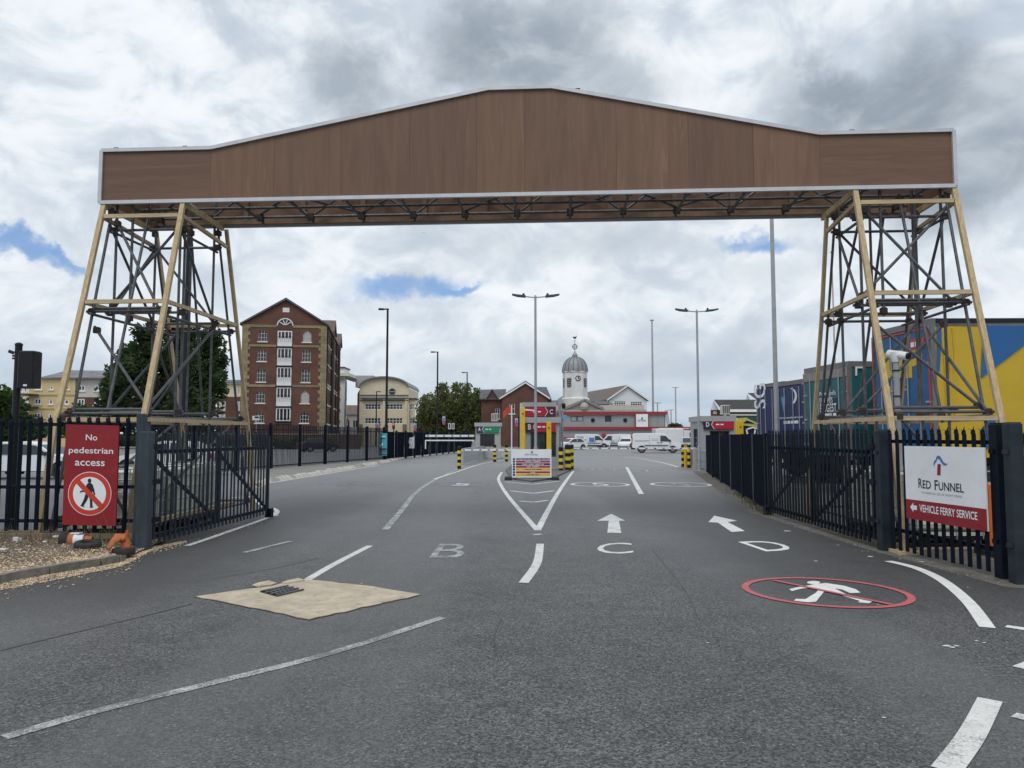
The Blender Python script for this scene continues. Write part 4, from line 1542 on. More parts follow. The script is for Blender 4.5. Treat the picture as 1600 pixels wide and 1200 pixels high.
cone_foot('flat black rubber cone base lying beside the toppled cone', P(137, 856, 10.6), 0.175, 0.10)
cone_foot('black rubber cone base under the crushed orange cone', P(193, 866, 10.38), 0.15, -0.04)
cr = thing('traffic_cone', 'crushed and bent orange traffic cone slumped against the gate post', 'cone', tuple(P(188, 850, 10.45)))
pth = [P(196, 860, 10.4), P(196, 846, 10.42), P(192, 840, 10.38), P(184, 840, 10.34), P(176, 848, 10.28), P(169, 858, 10.22)]
rr_ = [0.075, 0.062, 0.062, 0.058, 0.042, 0.024]
mb = MB()
nn_ = 12
for c, r_ in zip(pth, rr_):
    pass
vs, fs = [], []
for k, (c, r_) in enumerate(zip(pth, rr_)):
    t = (pth[min(k + 1, 5)] - pth[max(k - 1, 0)]).normalized()
    a = t.cross(Vector((0, 1, 0))).normalized()
    b = t.cross(a)
    for i in range(nn_):
        th = 2 * math.pi * i / nn_
        w = 1 + 0.18 * math.sin(3 * th + k * 1.7)
        vs.append(c + (a * math.cos(th) + b * math.sin(th) * 0.8) * r_ * w)
for k in range(5):
    fs += [(k * nn_ + i, k * nn_ + (i + 1) % nn_, (k + 1) * nn_ + (i + 1) % nn_, (k + 1) * nn_ + i) for i in range(nn_)]
mb.add(vs, fs).build('cone_body', ORANGE, cr, smooth=True)
MB().prism([P(u, v, 10.5) for u, v in ((190, 840), (197, 830), (199, 826), (200, 842), (199, 858))], (0, 0.02, 0)).build('torn_flap', ORANGE, cr)
st_ = thing('dead_stalk', 'thin dead stalks leaning over the crushed cone', 'weed', tuple(P(176, 840, 10.9)))
for a, b in (((176, 842), (160, 800)), ((176, 842), (181, 780)), ((178, 840), (192, 805)), ((174, 842), (150, 812))):
    MB().tube(P(*a, 10.95), P(*b, 10.9), 0.004, 5, 0.002).build('stalk', M('stalk', (0.14, 0.12, 0.09), 0.9), st_)
for i, (u, v) in enumerate([(95, 836), (143, 834), (10, 858), (26, 842)]):
    pass
lb = MB()
for (u, v, Y, w, h) in ((25, 842, 10.6, 0.07, 0.05), (5, 858, 10.1, 0.10, 0.02), (118, 833, 11.0, 0.16, 0.012), (30, 843, 10.65, 0.05, 0.04), (38, 862, 10.1, 0.04, 0.01), (70, 846, 10.6, 0.05, 0.015), (88, 838, 10.9, 0.08, 0.02)):
    p = P(u, v, Y)
    lb.bbox(p.x - w / 2, p.x + w / 2, p.y - w / 3, p.y + w / 3, p.z - h / 2, p.z + h / 2, 0.006)
lo_ = lb.build('litter', M('litter_white', (0.6, 0.6, 0.6), 0.6), kind='stuff')

# =================================================================== BALLAST TANKS IN THE TOWERS


def ibc(label, x, y, rz, grp='water tanks weighing down the scaffold towers'):
    t = thing('water_tank', label, 'tank', (x, y, 0), rz, grp)
    k = MB().bbox(-0.56, 0.56, -0.46, 0.46, 0.19, 1.12, 0.05)
    k.build('tank_body', IBC, t, local=True)
    MB().lathe([(0.11, 1.12), (0.11, 1.16), (0.09, 1.17)], 14, (0, 0, 0)).build('lid', M('tank_lid', (0.10, 0.10, 0.10), 0.6), t, local=True)
    for z in (0.36, 0.56, 0.76, 0.96, 1.13):
        mb = MB()
        c = [(-0.6, -0.5, z), (0.6, -0.5, z), (0.6, 0.5, z), (-0.6, 0.5, z)]
        for a, b in zip(c, c[1:] + c[:1]):
            mb.tube(a, b, 0.011, 5)
        mb.build('cage_ring', GALV, t, local=True)
    for i in range(7):
        x_ = -0.6 + 0.2 * i
        for y_ in (-0.5, 0.5):
            MB().tube((x_, y_, 0.15), (x_, y_, 1.13), 0.010, 5).build('cage_bar', GALV, t, local=True)
    for i in range(1, 5):
        y_ = -0.5 + 0.2 * i
        for x_ in (-0.6, 0.6):
            MB().tube((x_, y_, 0.15), (x_, y_, 1.13), 0.010, 5).build('cage_bar', GALV, t, local=True)
    MB().box(-0.6, 0.6, -0.5, 0.5, 0.13, 0.17).build('pallet_deck', BLACK, t, local=True)
    for y_ in (-0.44, 0, 0.44):
        MB().box(-0.6, 0.6, y_ - 0.06, y_ + 0.06, 0.0, 0.03).build('pallet_runner', TIMBER_X, t, local=True)
        for x_ in (-0.5, 0, 0.5):
            MB().box(x_ - 0.06, x_ + 0.06, y_ - 0.055, y_ + 0.055, 0.03, 0.13).build('pallet_block', BLACK, t, local=True)
    return t


ibc('caged white water tank nearest the thick gate post inside the scaffold', -6.52, 12.6, R(3))
ibc('caged white water tank behind another one inside the scaffold near the blue gate', -6.42, 13.75, R(-4))
ibc('caged white water tank deepest inside the scaffold near the blue gate', -6.5, 14.9, R(2))
ibc('caged white water tank behind the white ferry sign', 6.5, 11.7, R(3))
ibc('caged white water tank behind the dark gate leaf', 6.45, 12.9, R(-3))
ob_ = thing('safety_barrier', 'orange plastic barrier glimpsed through the fence past the ferry sign', 'barrier', (7.1, 10.6, 0))
MB().bbox(6.56, 6.74, 10.55, 10.62, 0.1, 1.0, 0.02).build('panel', M('barrier_orange', (0.62, 0.14, 0.02), 0.5), ob_)
for x in (6.60, 6.70):
    MB().box(x - 0.05, x + 0.05, 10.35, 10.85, 0.0, 0.098).build('foot', RUBBER, ob_)

# timber rail seen through the blue gate
MB_ = thing('timber_rail', 'pale timber laid along the ground behind the blue gate leaf', 'timber', (-5.6, 12, 0.2))
MB().beam((-5.62, 11.6, 0.33), (-5.55, 15.2, 0.33), 0.05, 0.07).build('plank', TIMBER, MB_)

# =================================================================== TREES


def leaf_mesh(name, blobs, n, size, mat, parent, seed, hang=0.0):
    """leaf clumps scattered through ellipsoids (x, y, z, rx, ry, rz)"""
    r = np.random.default_rng(seed)
    vol = np.array([b[3] * b[4] * b[5] for b in blobs]) ** 0.75
    idx = r.choice(len(blobs), n, p=vol / vol.sum())
    B = np.array(blobs, float)[idx]
    d = r.normal(size=(n, 3))
    d /= np.linalg.norm(d, axis=1, keepdims=True)
    rad = r.random((n, 1)) ** 0.42
    wob = 1 + 0.22 * np.sin(d[:, :1] * 7 + B[:, :1]) * np.cos(d[:, 2:3] * 6 + B[:, 1:2])
    c = B[:, :3] + d * rad * B[:, 3:] * wob
    u = r.normal(size=(n, 3)) * [1, 1, 0.6]
    if hang:
        u[:, 2] -= hang
    u /= np.linalg.norm(u, axis=1, keepdims=True)
    w = np.cross(u, r.normal(size=(n, 3)))
    w /= np.linalg.norm(w, axis=1, keepdims=True)
    s = size * (0.55 + 0.9 * r.random((n, 1)))
    u, w = u * s, w * s * 0.5
    v = np.stack([c - u, c + w, c + u, c - w], 1).reshape(-1, 3)
    im = WM[parent].inverted() if parent else Matrix.Identity(4)
    off = np.array(im.translation)
    me = bpy.data.meshes.new(name)
    me.vertices.add(4 * n)
    me.vertices.foreach_set('co', (v + off).astype(np.float32).ravel())
    me.loops.add(4 * n)
    me.loops.foreach_set('vertex_index', np.arange(4 * n, dtype=np.int32))
    me.polygons.add(n)
    me.polygons.foreach_set('loop_start', np.arange(0, 4 * n, 4, dtype=np.int32))
    me.polygons.foreach_set('loop_total', np.full(n, 4, np.int32))
    me.materials.append(mat)
    me.update()
    me.validate()
    o = link(bpy.data.objects.new(name, me))
    if parent:
        o.parent = parent
        WM[o] = WM[parent].copy()
    return o


def tree(label, base, blobs, n, size, leaf, seed, trunk_r=0.35, hang=0.0, name='broadleaf_tree', group=None):
    t = thing(name, label, 'tree', tuple(base), 0, group)
    r = random.Random(seed)
    top = max(b[2] for b in blobs)
    mb = MB()
    b0 = Vector(base)
    fork = b0 + Vector((r.uniform(-.3, .3), r.uniform(-.3, .3), (top - b0.z) * 0.4))
    mb.tube(b0, fork, trunk_r, 9, trunk_r * 0.7)
    for b in blobs:
        e = Vector(b[:3])
        m_ = fork.lerp(e, 0.5) + Vector((r.uniform(-.4, .4), r.uniform(-.4, .4), 0.3))
        mb.tube(fork, m_, trunk_r * 0.5, 6, trunk_r * 0.3)
        mb.tube(m_, e, trunk_r * 0.3, 6, trunk_r * 0.08)
    mb.build('trunk', BARK, t)
    leaf_mesh('crown', blobs, n, size, leaf, t, seed, hang)
    return t


def px_blobs(lst, Y, depth):
    """(u, v, ru, rv) in the photograph at distance Y"""
    out = []
    for k, (u, v, ru, rv) in enumerate(lst):
        Yk = Y + depth * ((k * 0.618) % 1 - 0.5)
        p = P(u, v, Yk)
        s = Yk / F_PX
        out.append((p.x, p.y, p.z, ru * s, ru * s * 0.9, rv * s))
    return out


Yt = 62
tree('big dark green tree seen through the scaffold legs beside the brick warehouse', (P(258, 690, Yt).x, Yt, 0),
     px_blobs([(182, 602, 26, 24), (205, 558, 24, 24), (235, 545, 32, 28), (285, 530, 36, 30), (325, 550, 30, 30), (210, 580, 32, 26), (258, 575, 44, 36), (312, 590, 40, 34), (190, 615, 30, 26), (240, 625, 42, 32), (300, 635, 46, 32),
               (335, 585, 22, 24), (345, 565, 14, 14), (172, 640, 28, 24), (166, 660, 26, 18), (182, 585, 18, 18), (200, 655, 34, 24), (260, 655, 44, 26), (222, 520, 18, 14), (262, 508, 20, 12), (330, 525, 18, 14), (195, 560, 16, 14), (340, 610, 16, 16)], Yt, 9), 22000, 0.21, LEAF_DARK, 3, 0.45)
Yb = 40
tree('green bushy tree at the edge of the picture behind the traffic light', (P(-10, 690, Yb).x, Yb, 0),
     px_blobs([(-10, 625, 32, 24), (15, 640, 28, 26), (30, 665, 26, 20), (-30, 650, 34, 28), (8, 675, 30, 16)], Yb, 4), 5200, 0.15, LEAF_MID, 5, 0.2, name='leafy_tree')
Yc = 75
tree('low green shrub beneath the cream flats', (P(62, 690, Yc).x, Yc, 0), px_blobs([(52, 665, 18, 18), (70, 672, 16, 12), (45, 680, 20, 10)], Yc, 3), 1800, 0.17, LEAF_DARK, 8, 0.1, name='shrub')
tree('olive green shrub before the brick part of the flats', (P(130, 690, 70).x, 70, 0), px_blobs([(105, 660, 20, 16), (128, 648, 22, 18), (150, 655, 20, 22), (92, 672, 20, 12)], 70, 3), 2800, 0.17, LEAF_MID, 9, 0.1, name='shrub')
tree('dark round bush under the far side of the big dark tree', (P(300, 690, 58).x, 58, 0), px_blobs([(300, 660, 22, 20), (285, 672, 18, 14), (322, 668, 20, 16)], 58, 3), 1800, 0.17, LEAF_DARK, 10, 0.1, name='shrub')
Yw = 132
tree('wide willowy tree beside the cream office with the round window', (P(665, 690, Yw).x, Yw, 0),
     px_blobs([(672, 638, 20, 24), (694, 628, 20, 26), (682, 658, 26, 30), (660, 664, 16, 24), (704, 655, 22, 32), (662, 628, 8, 10), (690, 606, 9, 9), (660, 644, 10, 14)], Yw, 8), 8000, 0.26, LEAF_WILLOW, 11, 0.3, 1.0, name='willow_tree')
tree('tall willowy tree nearest the brick houses', (P(728, 690, Yw).x, Yw, 0),
     px_blobs([(722, 626, 20, 26), (744, 634, 16, 24), (732, 655, 24, 32), (715, 658, 20, 30), (750, 662, 14, 26), (712, 606, 9, 9), (730, 605, 8, 8), (744, 614, 7, 9)], Yw, 8), 8000, 0.26, LEAF_WILLOW, 12, 0.3, 1.0, name='willow_tree')
tree('small bush on the skyline past the terminal cabin', (P(1056, 672, 190).x, 190, 0), px_blobs([(1052, 666, 7, 5), (1060, 667, 6, 5)], 190, 3), 500, 0.4, LEAF_MID, 13, 0.2, name='shrub')

# =================================================================== BUILDINGS


class Fac:
    """a vertical wall plane from a to b (2D, read left to right from outside); s along it, z up, d outwards"""
    def __init__(s, a, b):
        s.a, s.b = Vector(a), Vector(b)
        s.L = (s.b - s.a).length
        s.d = (s.b - s.a) / s.L
        s.n = Vector((s.d.y, -s.d.x))

    def p(s, t, z, d=0.0):
        q = s.a + s.d * t + s.n * d
        return Vector((q.x, q.y, z))

    def su(s, u):
        """distance along the wall of the point seen in pixel column u"""
        r = ray(u, 682)
        m = r.x / r.y
        return (m * s.a.y - s.a.x) / (s.d.x - m * s.d.y)

    def zv(s, u, v):
        t = s.su(u)
        q = s.p(t, 0)
        return P(u, v, q.y).z


def fbox(mb, F, s0, s1, z0, z1, d0, d1):
    vs = [F.p(a, z, d) for z in (z0, z1) for d in (d1, d0) for a in (s0, s1)]
    return mb.add(vs, [(0, 2, 3, 1), (4, 5, 7, 6), (0, 1, 5, 4), (2, 6, 7, 3), (0, 4, 6, 2), (1, 3, 7, 5)])


def wall(mb, F, s0, s1, z0, z1, ops, depth=0.15):
    """wall face with real openings (s0, s1, z0, z1) and their reveals"""
    xs = sorted({s0, s1, *[o[0] for o in ops], *[o[1] for o in ops]})
    zs = sorted({z0, z1, *[o[2] for o in ops], *[o[3] for o in ops]})
    xs = [x for x in xs if s0 <= x <= s1]
    zs = [z for z in zs if z0 <= z <= z1]
    for a, b in zip(xs, xs[1:]):
        for c, d in zip(zs, zs[1:]):
            mx, mz = (a + b) / 2, (c + d) / 2
            if any(o[0] < mx < o[1] and o[2] < mz < o[3] for o in ops):
                continue
            mb.add([F.p(a, c), F.p(b, c), F.p(b, d), F.p(a, d)], [(0, 1, 2, 3)])
    for o in ops:
        c = [(o[0], o[2]), (o[1], o[2]), (o[1], o[3]), (o[0], o[3])]
        for (a, za), (b, zb) in zip(c, c[1:] + c[:1]):
            mb.add([F.p(a, za), F.p(b, zb), F.p(b, zb, -depth), F.p(a, za, -depth)], [(3, 2, 1, 0)])
    return mb


def window(F, o, parent, nx=2, nz=2, depth=0.13, fm=None, gm=None, w=0.07, sill=None, name='window', head=None):
    fm, gm = fm or PVC, gm or DARKGLASS
    s0, s1, z0, z1 = o
    mb = MB()
    d0, d1 = -depth, -depth + 0.06
    fbox(mb, F, s0, s0 + w, z0, z1, d0, d1)
    fbox(mb, F, s1 - w, s1, z0, z1, d0, d1)
    fbox(mb, F, s0 + w, s1 - w, z0, z0 + w, d0, d1)
    fbox(mb, F, s0 + w, s1 - w, z1 - w, z1, d0, d1)
    for i in range(1, nx):
        c = s0 + (s1 - s0) * i / nx
        fbox(mb, F, c - w * 0.4, c + w * 0.4, z0 + w, z1 - w, d0 + 0.01, d1 - 0.005)
    for i in range(1, nz):
        c = z0 + (z1 - z0) * i / nz
        fbox(mb, F, s0 + w, s1 - w, c - w * 0.35, c + w * 0.35, d0 + 0.012, d1 - 0.01)
    wd_ = mb.build(name, fm, parent)
    g = MB()
    g.add([F.p(s0, z0, d0 + 0.015), F.p(s1, z0, d0 + 0.015), F.p(s1, z1, d0 + 0.015), F.p(s0, z1, d0 + 0.015)], [(0, 1, 2, 3)])
    g.build('pane', gm, wd_)
    if sill:
        m2 = MB()
        fbox(m2, F, s0 - 0.14, s1 + 0.14, z0 - sill, z0 - 0.003, -0.08, 0.09)
        m2.build('sill', STONE_W, wd_)
    return wd_


def arch_fill(mb, F, o, rise, depth=0.15):
    """brick spandrels that turn a square head into an arched one"""
    s0, s1, z0, z1 = o
    mid, hw = (s0 + s1) / 2, (s1 - s0) / 2
    for sg_ in (-1, 1):
        arc = []
        for k in range(6):
            x = k / 5
            arc.append((mid + sg_ * hw * x, z1 - rise * x * x))
        pts = [(mid + sg_ * hw, z1 - rise)] + list(reversed(arc))[1:] + [(mid + sg_ * hw, z1)]
        pts = arc + [(mid + sg_ * hw, z1)]
        if sg_ > 0:
            pts = pts[::-1]
        mb.prism([F.p(s, z, 0.002) for s, z in pts], (-F.n.x * depth, -F.n.y * depth, 0))
    return mb


# ---- brick warehouse
wh = thing('brick_warehouse', 'tall red brick gabled warehouse with yellow corner stones and a white hoist bay', 'warehouse', (-31, 105, 0))
FW = Fac((P(375, 682, 103.4).x, 103.4), (P(507.5, 682, 105).x, 105))
FS = Fac(FW.b, (P(528, 682, 134).x, 134))
zE = FW.zv(507, 509)
zA = FW.zv(443, 469)
ops, arcs = [], []
rows = [(515.5, 534), (546, 565), (577, 597), (610, 630), (643.5, 661)]
for i, (v0, v1) in enumerate(rows):
    z1, z0 = FW.zv(443, v0), FW.zv(443, v1)
    for (u0, u1) in ((400, 413.6), (470, 483.5)):
        k = -i * 0.5
        ops.append((FW.su(u0 + k), FW.su(u1 + k), z0, z1))
        arcs.append(0.55 if i in (0, 3, 4) else 0.25)
bay = (FW.su(430), FW.su(453.5), FW.zv(443, 662), FW.zv(443, 515.5))
ops_all = ops + [bay]
mb = wall(MB(), FW, 0, FW.L, 0, zE, ops_all, 0.2)
for o, r_ in zip(ops, arcs):
    arch_fill(mb, FW, o, r_, 0.2)
mb.build('front_wall', BRICK, wh)
# gable with a fan light
fan_c, fan_z, fan_r = (bay[0] + bay[1]) / 2, FW.zv(443, 508.5), (bay[1] - bay[0]) / 2 + 0.05
mid = FW.su(443)
arc = [(fan_c + fan_r * math.cos(t), fan_z + fan_r * 0.92 * math.sin(t)) for t in np.linspace(0, math.pi, 17)]
mb = MB()
right = [(FW.L, zE), (mid, zA), (mid, arc[8][1])] + list(reversed(arc[:9]))[1:] + [(fan_c + fan_r, zE)]
left = [(0, zE), (fan_c - fan_r, zE)] + list(reversed(arc[8:])) + [(mid, arc[8][1]), (mid, zA)]
for pts in (right, left):
    mb.prism([FW.p(s, z) for s, z in pts], (-FW.n.x * 0.25, -FW.n.y * 0.25, 0))
mb.build('gable_wall', BRICK, wh)
fw_ = MB()
for k in range(6):
    t = math.pi * k / 5
    fw_.beam(FW.p(fan_c, fan_z, -0.1), FW.p(fan_c + fan_r * math.cos(t), fan_z + fan_r * 0.92 * math.sin(t), -0.1), 0.1, 0.1)
for (a, b) in zip(arc, arc[1:]):
    fw_.beam(FW.p(*a, -0.06), FW.p(*b, -0.06), 0.15, 0.13)
ff_ = fw_.build('fan_window', PVC, wh)
MB().poly([FW.p(s, z, -0.16) for s, z in arc]).build('pane', DARKGLASS, ff_)
# bands
for v, h in ((510, 0.35), (540.5, 0.3), (603, 0.33)):
    z = FW.zv(443, v)
    for s0, s1 in ((0.9, bay[0] - 0.12), (bay[1] + 0.12, FW.L - 0.9)):
        m2 = MB()
        fbox(m2, FW, s0, s1, z - h / 2, z + h / 2, 0.004, 0.07)
        m2.build('stone_band', YSTONE, wh)
m2 = MB()
fbox(m2, FW, mid - 0.45, mid + 0.45, FW.zv(443, 488), FW.zv(443, 481), 0.004, 0.06)
m2.build('date_stone', STONE_W, wh)
# quoins
nz_ = 34
for k in range(nz_):
    z0, z1 = zE * k / nz_, zE * (k + 1) / nz_
    wq = 1.05 if k % 2 else 0.78
    for s0, s1 in ((-0.05, wq), (FW.L - wq, FW.L + 0.05)):
        m2 = MB()
        fbox(m2, FW, s0, s1, z0 + 0.006, z1 - 0.006, 0.003, 0.06)
        m2.build('quoin', YSTONE, wh)
for i, o in enumerate(ops):
    blind = i in (1, 7)
    window(FW, o, wh, 3, 3, 0.17, fm=M('old_window_frame', (0.50, 0.50, 0.48), 0.6), gm=M('drawn_blind', (0.42, 0.41, 0.40), 0.6) if blind else DARKGLASS, w=0.075, sill=0.14)
# hoist bay: five storeys of french windows over white panels
spl = [515.5, 542.5, 572.5, 604, 636, 662]
lows = [530, 560.5, 591, 622.5, 658]
for i in range(5):
    zt_, zl = FW.zv(443, spl[i]), FW.zv(443, lows[i])
    zb_ = FW.zv(443, spl[i + 1])
    s0, s1 = bay[0], bay[1]
    window(FW, (s0 + 0.02, s1 - 0.02, zl, zt_ - 0.12), wh, 4, 1, 0.10, w=0.14, name='french_window')
    m2 = MB()
    fbox(m2, FW, s0 + 0.02, s1 - 0.02, zb_ + 0.14, zl - 0.01, -0.10, -0.02)
    if zl - zb_ > 0.4:
        m2.build('white_panel', PVC, wh)
    m2 = MB()
    fbox(m2, FW, s0 - 0.1, s1 + 0.1, zb_, zb_ + 0.13, -0.10, 0.16)
    m2.build('balcony_ledge', M('dark_ledge', (0.05, 0.05, 0.055), 0.6), wh)
    m2 = MB()
    for k in range(9):
        t = s0 - 0.05 + (s1 - s0 + 0.1) * k / 8
        fbox(m2, FW, t - 0.012, t + 0.012, zl - 0.45, zl + 0.35, 0.13, 0.15)
    fbox(m2, FW, s0 - 0.06, s1 + 0.06, zl + 0.35, zl + 0.38, 0.125, 0.155)
    m2.build('balcony_rail', BLACK, wh)
# flank
fo_ = []
for i, (v0, v1) in enumerate(rows):
    for k in range(9):
        s = 1.6 + k * (FS.L - 3) / 9
        fo_.append((s, s + 1.25, FW.zv(443, v1), FW.zv(443, v0)))
wall(MB(), FS, 0, FS.L, 0, zE, fo_, 0.2).build('flank_wall', BRICK_D, wh)
for o in fo_:
    window(FS, o, wh, 2, 3, 0.17, w=0.09, sill=0.22)
for v in (510, 540.5, 603):
    z = FW.zv(443, v)
    m2 = MB()
    fbox(m2, FS, 0.3, FS.L, z - 0.12, z + 0.12, 0.003, 0.06)
    m2.build('stone_band', STONE_W if v == 603 else YSTONE, wh)
for s_c in (10.4, 25.6):
    zr = 19.3
    m2 = MB()
    m2.prism([FS.p(s_c - 2.6, zE, 0.35), FS.p(s_c + 2.6, zE, 0.35), FS.p(s_c + 2.6, zE + 0.3, 0.35), FS.p(s_c, zr, 0.35), FS.p(s_c - 2.6, zE + 0.3, 0.35)], (-FS.n.x * 0.4, -FS.n.y * 0.4, 0))
    m2.build('hoist_gable', BRICK_D, wh)
    for sg_ in (-1, 1):
        MB().prism([FS.p(s_c, zr + 0.18, 0.6), FS.p(s_c + sg_ * 2.9, zE + 0.3, 0.6), FS.p(s_c + sg_ * 2.9, zE + 0.16, 0.6), FS.p(s_c, zr, 0.6)], (-FS.n.x * 6.5, -FS.n.y * 6.5, 0)).build('hoist_roof', ROOF_B, wh)
    m2 = MB()
    fbox(m2, FS, s_c - 0.8, s_c + 0.8, 2, zE - 0.5, 0.004, 0.4)
    m2.build('hoist_shaft', BRICK_D, wh)
# main roof
nb_ = FS.b - FS.a
for sg_, s_e in ((-1, -0.35), (1, FW.L + 0.35)):
    za = zE + (zA - zE) * 0.0 - 0.05
    a = [FW.p(mid, zA + 0.32, 0.35), FW.p(s_e, zE + 0.12, 0.35), FW.p(s_e, zE - 0.12, 0.35), FW.p(mid, zA + 0.02, 0.35)]
    MB().prism(a, (nb_.x * 1.0, nb_.y * 1.0, 0)).build('roof', ROOF, wh)
m2 = MB()
fbox(m2, FS, 0, FS.L, zE - 0.1, zE + 0.06, 0.003, 0.32)
m2.build('gutter', BLACK, wh)
for s in (0.5, 9.0, 20.0):
    MB().tube(FS.p(s, 0, 0.12), FS.p(s, zE - 0.1, 0.12), 0.08, 6).build('downpipe', BLACK, wh)
backL = Vector((FW.a.x, FW.a.y)) + nb_
MB().prism([(FW.a.x, FW.a.y, 0), (backL.x, backL.y, 0), (backL.x, backL.y, zE), (FW.a.x, FW.a.y, zE)], (0.2, 0, 0)).build('side_wall', BRICK_D, wh)
MB().prism([(backL.x, backL.y, 0), (FS.b.x, FS.b.y, 0), (FS.b.x, FS.b.y, zE), ((backL.x + FS.b.x) / 2, (backL.y + FS.b.y) / 2, zA), (backL.x, backL.y, zE)], (0, 0.2, 0)).build('rear_wall', BRICK_D, wh)

# ---- white corner house behind it
wc = thing('white_house', 'narrow white stone house with a bracketed cornice showing past the warehouse', 'house', (P(534, 682, 142).x, 142, 0))
Fc = Fac((P(525, 682, 142).x, 142), (P(537.5, 682, 142).x, 142))
Fd = Fac(Fc.b, (P(541, 682, 156).x, 156))
zt_ = P(534, 588, 142).z
op_ = [(Fd.L * 0.2, Fd.L * 0.4, z, z + 1.9) for z in (2.5, 6.0, 9.2)] + [(Fd.L * 0.6, Fd.L * 0.8, z, z + 1.9) for z in (2.5, 6.0, 9.2)]
wall(MB(), Fc, 0, Fc.L, 0, zt_, []).build('front_wall', STONE_W, wc)
wall(MB(), Fd, 0, Fd.L, 0, zt_, op_).build('side_wall', STONE_W, wc)
for o in op_:
    window(Fd, o, wc, 2, 2, sill=0.15)
m2 = MB()
m2.box(Fc.a.x, Fc.b.x + 0.9, 141.2, 157, zt_, zt_ + 0.6)
m2.build('cornice', STONE_W, wc)
for k in range(5):
    x = Fc.a.x + 0.1 + k * (Fc.L) / 5
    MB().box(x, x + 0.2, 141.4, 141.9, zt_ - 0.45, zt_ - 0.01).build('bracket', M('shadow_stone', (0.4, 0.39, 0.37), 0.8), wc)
MB().box(Fc.a.x + 0.2, Fc.b.x - 0.25, 142.1, 147, zt_ + 0.61, P(534, 575, 142).z).build('parapet', STONE_W, wc)
MB().box(Fc.a.x + 0.1, Fc.b.x - 0.1, 141.9, 147.2, P(534, 575, 142).z + 0.003, P(534, 573, 142).z).build('parapet_cap', BRICK_D, wc)
for k in range(11):
    if k % 2 == 0:
        z = 2 + k * 1.05
        MB().box(Fc.b.x - 1.45, Fc.b.x - 0.8, 141.93, 141.995, z, z + 0.6).build('dark_quoin', M('dark_stone', (0.09, 0.085, 0.08), 0.8), wc)
# low dark roofed house between it and the office
lh = thing('low_house', 'low house with a dark brown roof between the white corner house and the cream office', 'house', (P(545, 682, 165).x, 165, 0))
x0, x1 = P(530, 682, 165).x, P(570, 682, 165).x
Fl = Fac((x0, 165), (x1, 165))
op_ = [(x, x + 1.1, 3.6, 5.2) for x in (1.2, 2.9)]
wall(MB(), Fl, 0, Fl.L, 0, P(545, 647, 165).z, op_).build('wall', M('dull_render', (0.36, 0.35, 0.34), 0.8), lh)
for o in op_:
    window(Fl, o, lh, 2, 1)
zz = P(545, 647, 165).z
MB().prism([(x0, 164.6, zz - 0.1), (x0, 168.5, P(545, 632, 165).z), (x0, 172, zz)], (x1 - x0, 0, 0)).build('roof', ROOF_B, lh)
MB().prism([(x0 + 0.6, 163.9, 4.9), (x0 + 2.2, 163.9, 4.9), (x0 + 2.2, 163.9, 5.6), (x0 + 0.6, 163.9, 5.6)], (0, 0.1, 0)).build('red_shop_sign', RED, lh)

# ---- cream office with barrel roof
of = thing('cream_office', 'cream rendered office with a curved barrel roof and one round window', 'office', (P(600, 682, 138).x, 138, 0))
F1 = Fac((P(561, 682, 138).x, 138), (P(638, 682, 138).x, 138))
zs_ = F1.zv(600, 618)
u2 = F1.su
o1 = []
for (v0, v1) in ((631, 640), (653, 662)):
    za, zb = F1.zv(600, v1), F1.zv(600, v0)
    o1 += [(u2(569.5), u2(594.5), za, zb), (u2(603.5), u2(629), za, zb)]
wall(MB(), F1, 0, F1.L, 0, zs_, o1, 0.18).build('front_wall', CREAM, of)
for o in o1:
    window(F1, o, of, 5, 2, 0.15, gm=BLUEGLASS, w=0.12)
zsp, zap = F1.zv(600, 606), F1.zv(600, 590.5)
arc = [(F1.L / 2 + (F1.L / 2) * math.cos(t), zsp + (zap - zsp) * math.sin(t)) for t in np.linspace(0, math.pi, 21)]
MB().prism([F1.p(s, z) for s, z in [(0, zs_), (F1.L, zs_)] + arc], (0, 0.3, 0)).build('arched_gable', CREAM, of)
rp = MB()
for a, b in zip(arc, arc[1:]):
    rp.prism([F1.p(a[0], a[1] + 0.01, 0.5), F1.p(b[0], b[1] + 0.01, 0.5), F1.p(b[0], b[1] + 0.3, 0.5), F1.p(a[0], a[1] + 0.3, 0.5)], (0, 16, 0))
rp.build('barrel_roof', M('zinc_roof', (0.20, 0.205, 0.215), 0.5), of)
for v, dd_ in ((618.3, 0.12), (622.5, 0.1), (626, 0.15)):
    m2 = MB()
    fbox(m2, F1, 0.05, F1.L - 0.05, F1.zv(600, v), F1.zv(600, v) + 0.16, 0.003, dd_)
    m2.build('string_course', M('dark_lead', (0.10, 0.10, 0.11), 0.6), of)
for (ua, ub) in ((566, 597.5), (601, 632)):
    m2 = MB()
    fbox(m2, F1, u2(ua), u2(ub), F1.zv(600, 625.2), F1.zv(600, 622.6), 0.11, 0.45)
    m2.build('bay_hood', M('dark_lead', (0.10, 0.10, 0.11), 0.6), of)
for ua in (598, 632.5):
    m2 = MB()
    fbox(m2, F1, u2(ua), u2(ua + 3.4), 0, F1.zv(600, 626.5), 0.004, 0.3)
    m2.build('pilaster', CREAM, of)
for ua in (561, 629.5):
    m2 = MB()
    fbox(m2, F1, u2(ua), u2(ua + 6), 0, F1.zv(600, 663), 0.305, 0.42)
    m2.build('stone_pier', YSTONE, of)
cz, cs = F1.zv(612, 612), u2(612)
rm = MB()
ringmesh(rm, F1.p(cs, cz, 0.03), Vector((F1.d.x, F1.d.y, 0)), Vector((0, 0, 1)), 0.47, 0.66, 20)
rw = rm.build('round_window', M('dark_grey_frame', (0.15, 0.16, 0.18), 0.5), of)
